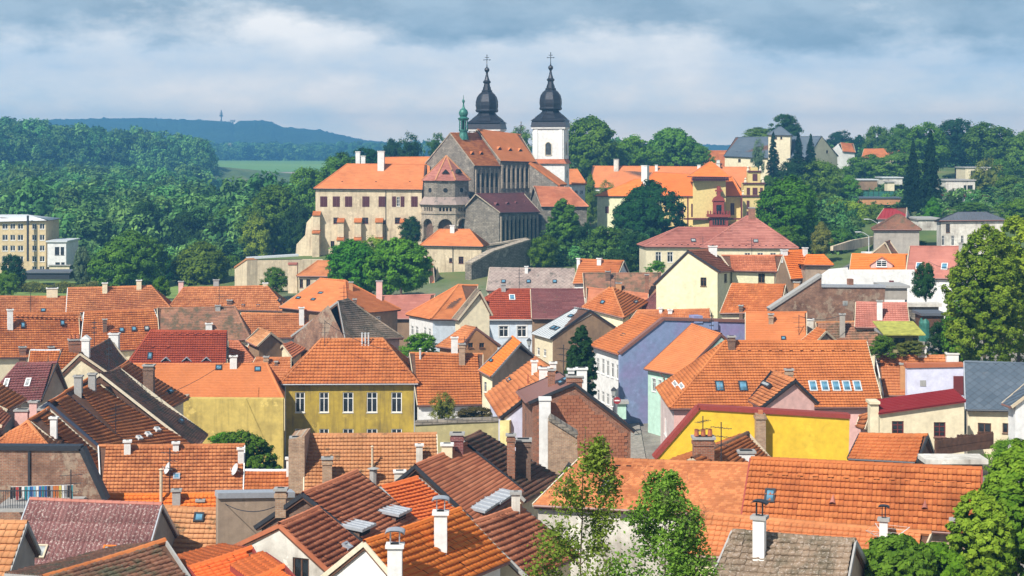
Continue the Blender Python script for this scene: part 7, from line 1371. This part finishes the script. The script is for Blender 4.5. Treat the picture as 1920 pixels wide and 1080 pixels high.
for a in ((1690, 236, 300, 70, 440, 'broad', 'leaf_mid', 'skyline tree left of the tree behind the tall spruces'), (1830, 238, 310, 60, 445, 'tall', 'leaf_fresh', 'slim lighter skyline tree between two broad ones'), (1890, 250, 330, 60, 430, 'broad', 'leaf_fresh', 'fresh green skyline tree near the right edge'), (1540, 262, 300, 30, 470, 'broad', 'leaf_mid', 'small distant tree right of the pale slate gable'),
          (1632, 262, 300, 36, 490, 'tall', 'leaf_blue', 'blue green upright tree on the plateau'), (1815, 350, 372, 40, 342, 'bush', 'leaf_fresh', 'small bush before the modern white houses'), (1590, 330, 380, 60, 345, 'broad', 'leaf_fresh', 'bright tree between the spruces and the net fence'), (1870, 300, 345, 50, 395, 'broad', 'leaf_mid', 'tree right of the cream flat roofed house')):
    T_(*a)

T_(1262, 448, 466, 30, 256, 'bush', 'leaf_mid', 'low bush at the left corner of the old rose school roof', bush=True, name='bush', cat='bush')

# ------------------------------------------------------------------ foreground and courtyard details
# brick-walled house with flat parapet, balcony and washing line (lower left)
bd, pl = rampart('brick_house', 'old dark brick walled house with a sloping right edge, behind the washing line', [(-20, 1010), (-20, 844), (152, 845), (160, 862), (197, 942), (197, 1010)], (-20, 92), (197, 92), .5, 'b_old', [(-20, 843), (152, 844), (160, 861), (198, 942)], 'dark_metal', cat='house')
m = MB(); pbox(m, pl, 53, 57, 846, 935, .1, .1); bd.add(m, 'downpipe', 'dark_metal')
bal = Built('balcony_deck', 'narrow balcony deck with a dark railing under the washing line', 'balcony', 60, 960, 88); pb = Plane((-10, 89), (140, 89)); m = MB(); a, b = pb.uv(-10, 952), pb.uv(136, 952); P0, P1 = pb.p(a[0], a[1]), pb.p(b[0], b[1]); m.box(P0.x, P0.y - .2, P0.z - .2, P1.x, P0.y + 2.9, P0.z); bal.add(m, 'deck', 'concrete')
m = MB(); m.box(P0.x, P0.y - .18, P0.z + .95, P1.x, P0.y - .12, P0.z + 1.0); bal.add(m, 'rail', 'dark_metal')
for i in range(34): m = MB(); x = P0.x + (P1.x - P0.x) * i / 33; m.box(x - .012, P0.y - .165, P0.z, x + .012, P0.y - .135, P0.z + .95); bal.add(m, 'baluster', 'dark_metal')
line = Built('washing_line', 'rope strung with washing before the old brick wall', 'washing line', 90, 910, 90); pw = Plane((0, 90.5), (140, 90.5)); a, b = pw.uv(20, 913), pw.uv(138, 909); m = MB(); m.tube(pw.p(*a), pw.p(*b), .012, n=4); line.add(m, 'rope', 'white_paint')
CL = [('white', (.7, .7, .68)), ('blue', (.03, .12, .35)), ('light_blue', (.15, .42, .6)), ('teal', (.02, .22, .26)), ('dark', (.02, .02, .025)), ('grey', (.3, .3, .32)), ('orange', (.55, .16, .03)), ('yellow', (.55, .45, .1)), ('red', (.4, .04, .04))]
for n_, c_ in CL: plain('cloth_' + n_, c_, .95)
seq = ['dark', 'dark', 'red', 'dark', 'white', 'teal', 'light_blue', 'blue', 'light_blue', 'white', 'blue', 'teal', 'blue', 'dark', 'grey', 'orange', 'orange', 'yellow', 'white', 'grey', 'dark', 'teal']
rr = random.Random(4)
for i, c_ in enumerate(seq):
    f = (i + .3) / len(seq); p = pw.p(*a).lerp(pw.p(*b), f); w_ = .13; h_ = rr.uniform(.6, .98); m = MB(); N = 4
    for k in range(N): 
        x0, x1 = -w_ / 2 + w_ * k / N, -w_ / 2 + w_ * (k + 1) / N; d0, d1 = .03 * (k % 2), .03 * ((k + 1) % 2); m.poly([(x0, d0, -h_), (x1, d1, -h_), (x1, d1 * .3, 0), (x0, d0 * .3, 0)])
        m.poly([(x0, d0 + .012, -h_), (x1, d1 + .012, -h_), (x1, d1 * .3 + .012, 0), (x0, d0 * .3 + .012, 0)])
    o = m.build('garment', 'cloth_' + c_, None); o.location = p; o['label'] = 'narrow %s garment hanging on the washing line by the brick wall' % c_.replace('_', ' '); o['category'] = 'laundry'; o['group'] = 'washing on the line'
    if seq.count(c_) == 1: o['label'] = 'the only %s garment on the washing line by the brick wall' % c_
    else: o['label'] = '%s garment hanging between a %s and a %s one on the line' % (c_.replace('_', ' '), seq[i - 1].replace('_', ' ') if i else 'balcony end', seq[i + 1].replace('_', ' ') if i + 1 < len(seq) else 'house end')
# glazed veranda and big white chimney by the brick gabled house
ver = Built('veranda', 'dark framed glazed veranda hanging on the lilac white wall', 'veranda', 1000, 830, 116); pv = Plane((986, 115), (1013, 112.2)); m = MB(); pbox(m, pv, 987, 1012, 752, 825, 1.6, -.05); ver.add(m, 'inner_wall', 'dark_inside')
for i in range(6): m = MB(); x = 987 + i * 4.9; pbox(m, pv, x, x + .9, 751 + i * .3, 822 + i * 2.2, .08, .05); ver.add(m, 'mullion', 'dark_metal')
for yy in (757, 786, 817): m = MB(); pbox(m, pv, 987, 1012.5, yy, yy + 2, .08, .07); ver.add(m, 'rail', 'dark_metal')
m = MB(); pbox(m, pv, 988, 1012, 759, 785, .02, .0); ver.add(m, 'pane', 'glass')
cs = Built('white_chimney', 'tall square white chimney between the veranda and the brick gable', 'chimney', 1022, 850, 110); pc = Plane((1011, 110), (1034, 110)); m = MB(); pbox(m, pc, 1011, 1032.5, 751, 905, .8); cs.add(m, 'shaft', 'w_white'); m = MB(); pbox(m, pc, 1010, 1034, 747, 751, .95, .08); cs.add(m, 'chimney_cap', 'white_paint')
rampart('brick_wall', 'old slanting pink brick wall in front of the brick gabled house', [(1028, 935), (1028, 790), (1034, 788), (1082, 820), (1086, 935)], (1028, 107), (1086, 107), 1.4, 'b_tan', [(1031, 788), (1082, 820)], 'stone')
# block courses on the brick gable: single bricks stand proud of the wall
hb = BUILT['brickgable']; rts = hb.root; c = hb.c; x1 = c['FR'].x - .1; A = c['FR']; B = c['BR']; ap = c['RR']
wallR = [o for o in rts.children if o.name.startswith('wall')][0]
yA, yB = A.y + .35, B.y - .4; rng = random.Random(7); bm_ = MB(); bm_.box(-.03, 0, 0, .02, .40, .20); meb = bpy.data.meshes.new('brick'); meb.from_pydata(bm_.v, [], bm_.f); roof_mat('block', (.30, .10, .05), (.50, .22, .12), stain=.35); meb.materials.append(MATS['block'])
zz0 = min(A.z, B.z) - 3.2; row = 0; z = zz0; cnt = 0
n_w = (B - A); n_w.z = 0; n_w.normalize(); outw = Vector((n_w.y, -n_w.x, 0))
while z < ap.z:
    y = (row % 2) * .21; top_ok = lambda yy: (A.z + (ap.z - A.z) * yy / max(.1, (ap.y - A.y))) if yy < (ap.y - A.y) else (ap.z + (B.z - ap.z) * (yy - (ap.y - A.y)) / (B.y - ap.y))
    while y < (B.y - A.y) - .75:
        if y > .55 and z + .25 < min(top_ok(y), top_ok(y + .42)) - .45 and cnt < 420:
            p = A + n_w * y; o = inst(meb, 'brick', rts, (p.x + outw.x * (-.10 + rng.uniform(-.008, .012)), p.y, z), (0, 0, math.atan2(n_w.y, n_w.x) - math.pi / 2)); cnt += 1
        y += .425
    z += .222; row += 1
# rotary clothes dryer
rd = Built('clothes_dryer', 'white rotary clothes dryer standing before the low pink roof strip', 'clothes dryer', 1665, 1030, 61); q = at(1665, 1012, 61); m = MB(); m.tube((q.x, q.y, q.z - 4), (q.x, q.y, q.z + .2), .025, n=6); rd.add(m, 'pole', 'pale_metal')
for i in range(4):
    a = i * math.pi / 2 + .3; m = MB(); m.tube((q.x, q.y, q.z - .1), (q.x + math.cos(a) * .95, q.y + math.sin(a) * .95, q.z + .42), .012, n=5); rd.add(m, 'arm', 'pale_metal')
m = MB()
for r_ in (.35, .55, .75, .93):
    for i in range(4):
        a, b = i * math.pi / 2 + .3, (i + 1) * math.pi / 2 + .3; zz_ = q.z - .1 + .52 * r_ / .95; m.tube((q.x + math.cos(a) * r_, q.y + math.sin(a) * r_, zz_), (q.x + math.cos(b) * r_, q.y + math.sin(b) * r_, zz_), .005, n=3)
rd.add(m, 'lines', 'white_paint')
# cone vents on the big pantile roof
pr_ = BUILT['pantile']
for px, py in ((1561, 950), (1734, 960)):
    hb_ = pr_.hit(px, py); qq = pr_.Mi @ hb_[2]; tt = pr_.Mi.to_3x3() @ hb_[4]; nn = pr_.Mi.to_3x3() @ hb_[5]; m = MB(); b0 = qq + nn * .10; tip = b0 + tt * .62 + nn * .02; n = 8
    for i in range(n):
        a0, a1 = math.pi * i / n, math.pi * (i + 1) / n; m.poly([b0 + Vector((math.cos(a0) * .17, 0, 0)) + nn * math.sin(a0) * .26, b0 + Vector((math.cos(a1) * .17, 0, 0)) + nn * math.sin(a1) * .26, tip])
    m.build('cone_vent', 'r_pink', pr_.root)
# hedge in the park
hd = Built('hedge', 'long clipped hedge across the park in front of the shelter roof', 'hedge', 100, 545, 250); rng = np.random.default_rng(3); n = 9000; Pq = np.column_stack([rng.uniform(-6.5, 6.5, n), rng.uniform(-1, 1, n), rng.uniform(0, 1.9, n)]); Pq[:, 2] *= .85 + .15 * np.sin(Pq[:, 0] * 1.3); q = at(105, 540, 250)
V, Q = leaves_np(Pq, rng.normal(0, .6, (n, 3)) + np.array([0, -.3, .8]), .11, rng); o = link(bpy.data.objects.new('foliage', np_mesh('foliage', V, Q, mats=['leaf_olive'], tone=rng.random(n))), hd.root); o.location = Vector((q.x, q.y, gz(q.x, q.y))) - hd.loc

# cables sagging between roofs
for i, (a, b, sag_, lab) in enumerate([((217, 762, 118), (437, 668, 144), .8, 'thin black cable from the tall antenna to the white chimney of the smooth orange roof'), ((609, 602, 150), (790, 656, 149), 1.0, 'thin cable from the ochre house antenna to the roof on its right'), ((1498, 592, 150), (1580, 590, 151), .4, 'short cable between the antenna and the mossy chimney'), ((1741, 490, 176), (1860, 470, 150), 1.2, 'pale cable running from the dark pine to the huge lime tree'), ((409, 936, 84), (526, 945, 77), .5, 'black cable slung over the bare tan plaster wall')]):
    P, Q_ = at(*a), at(*b); cb = Built('cable', lab, 'cable', a[0], a[1], a[2]); m = MB(); pr0 = P
    for k in range(1, 13): f = k / 12; p = P.lerp(Q_, f) - Vector((0, 0, sag_ * 4 * f * (1 - f))); m.tube(pr0, p, .022, n=4, caps=False); pr0 = p
    cb.add(m, 'wire', 'dark_metal')
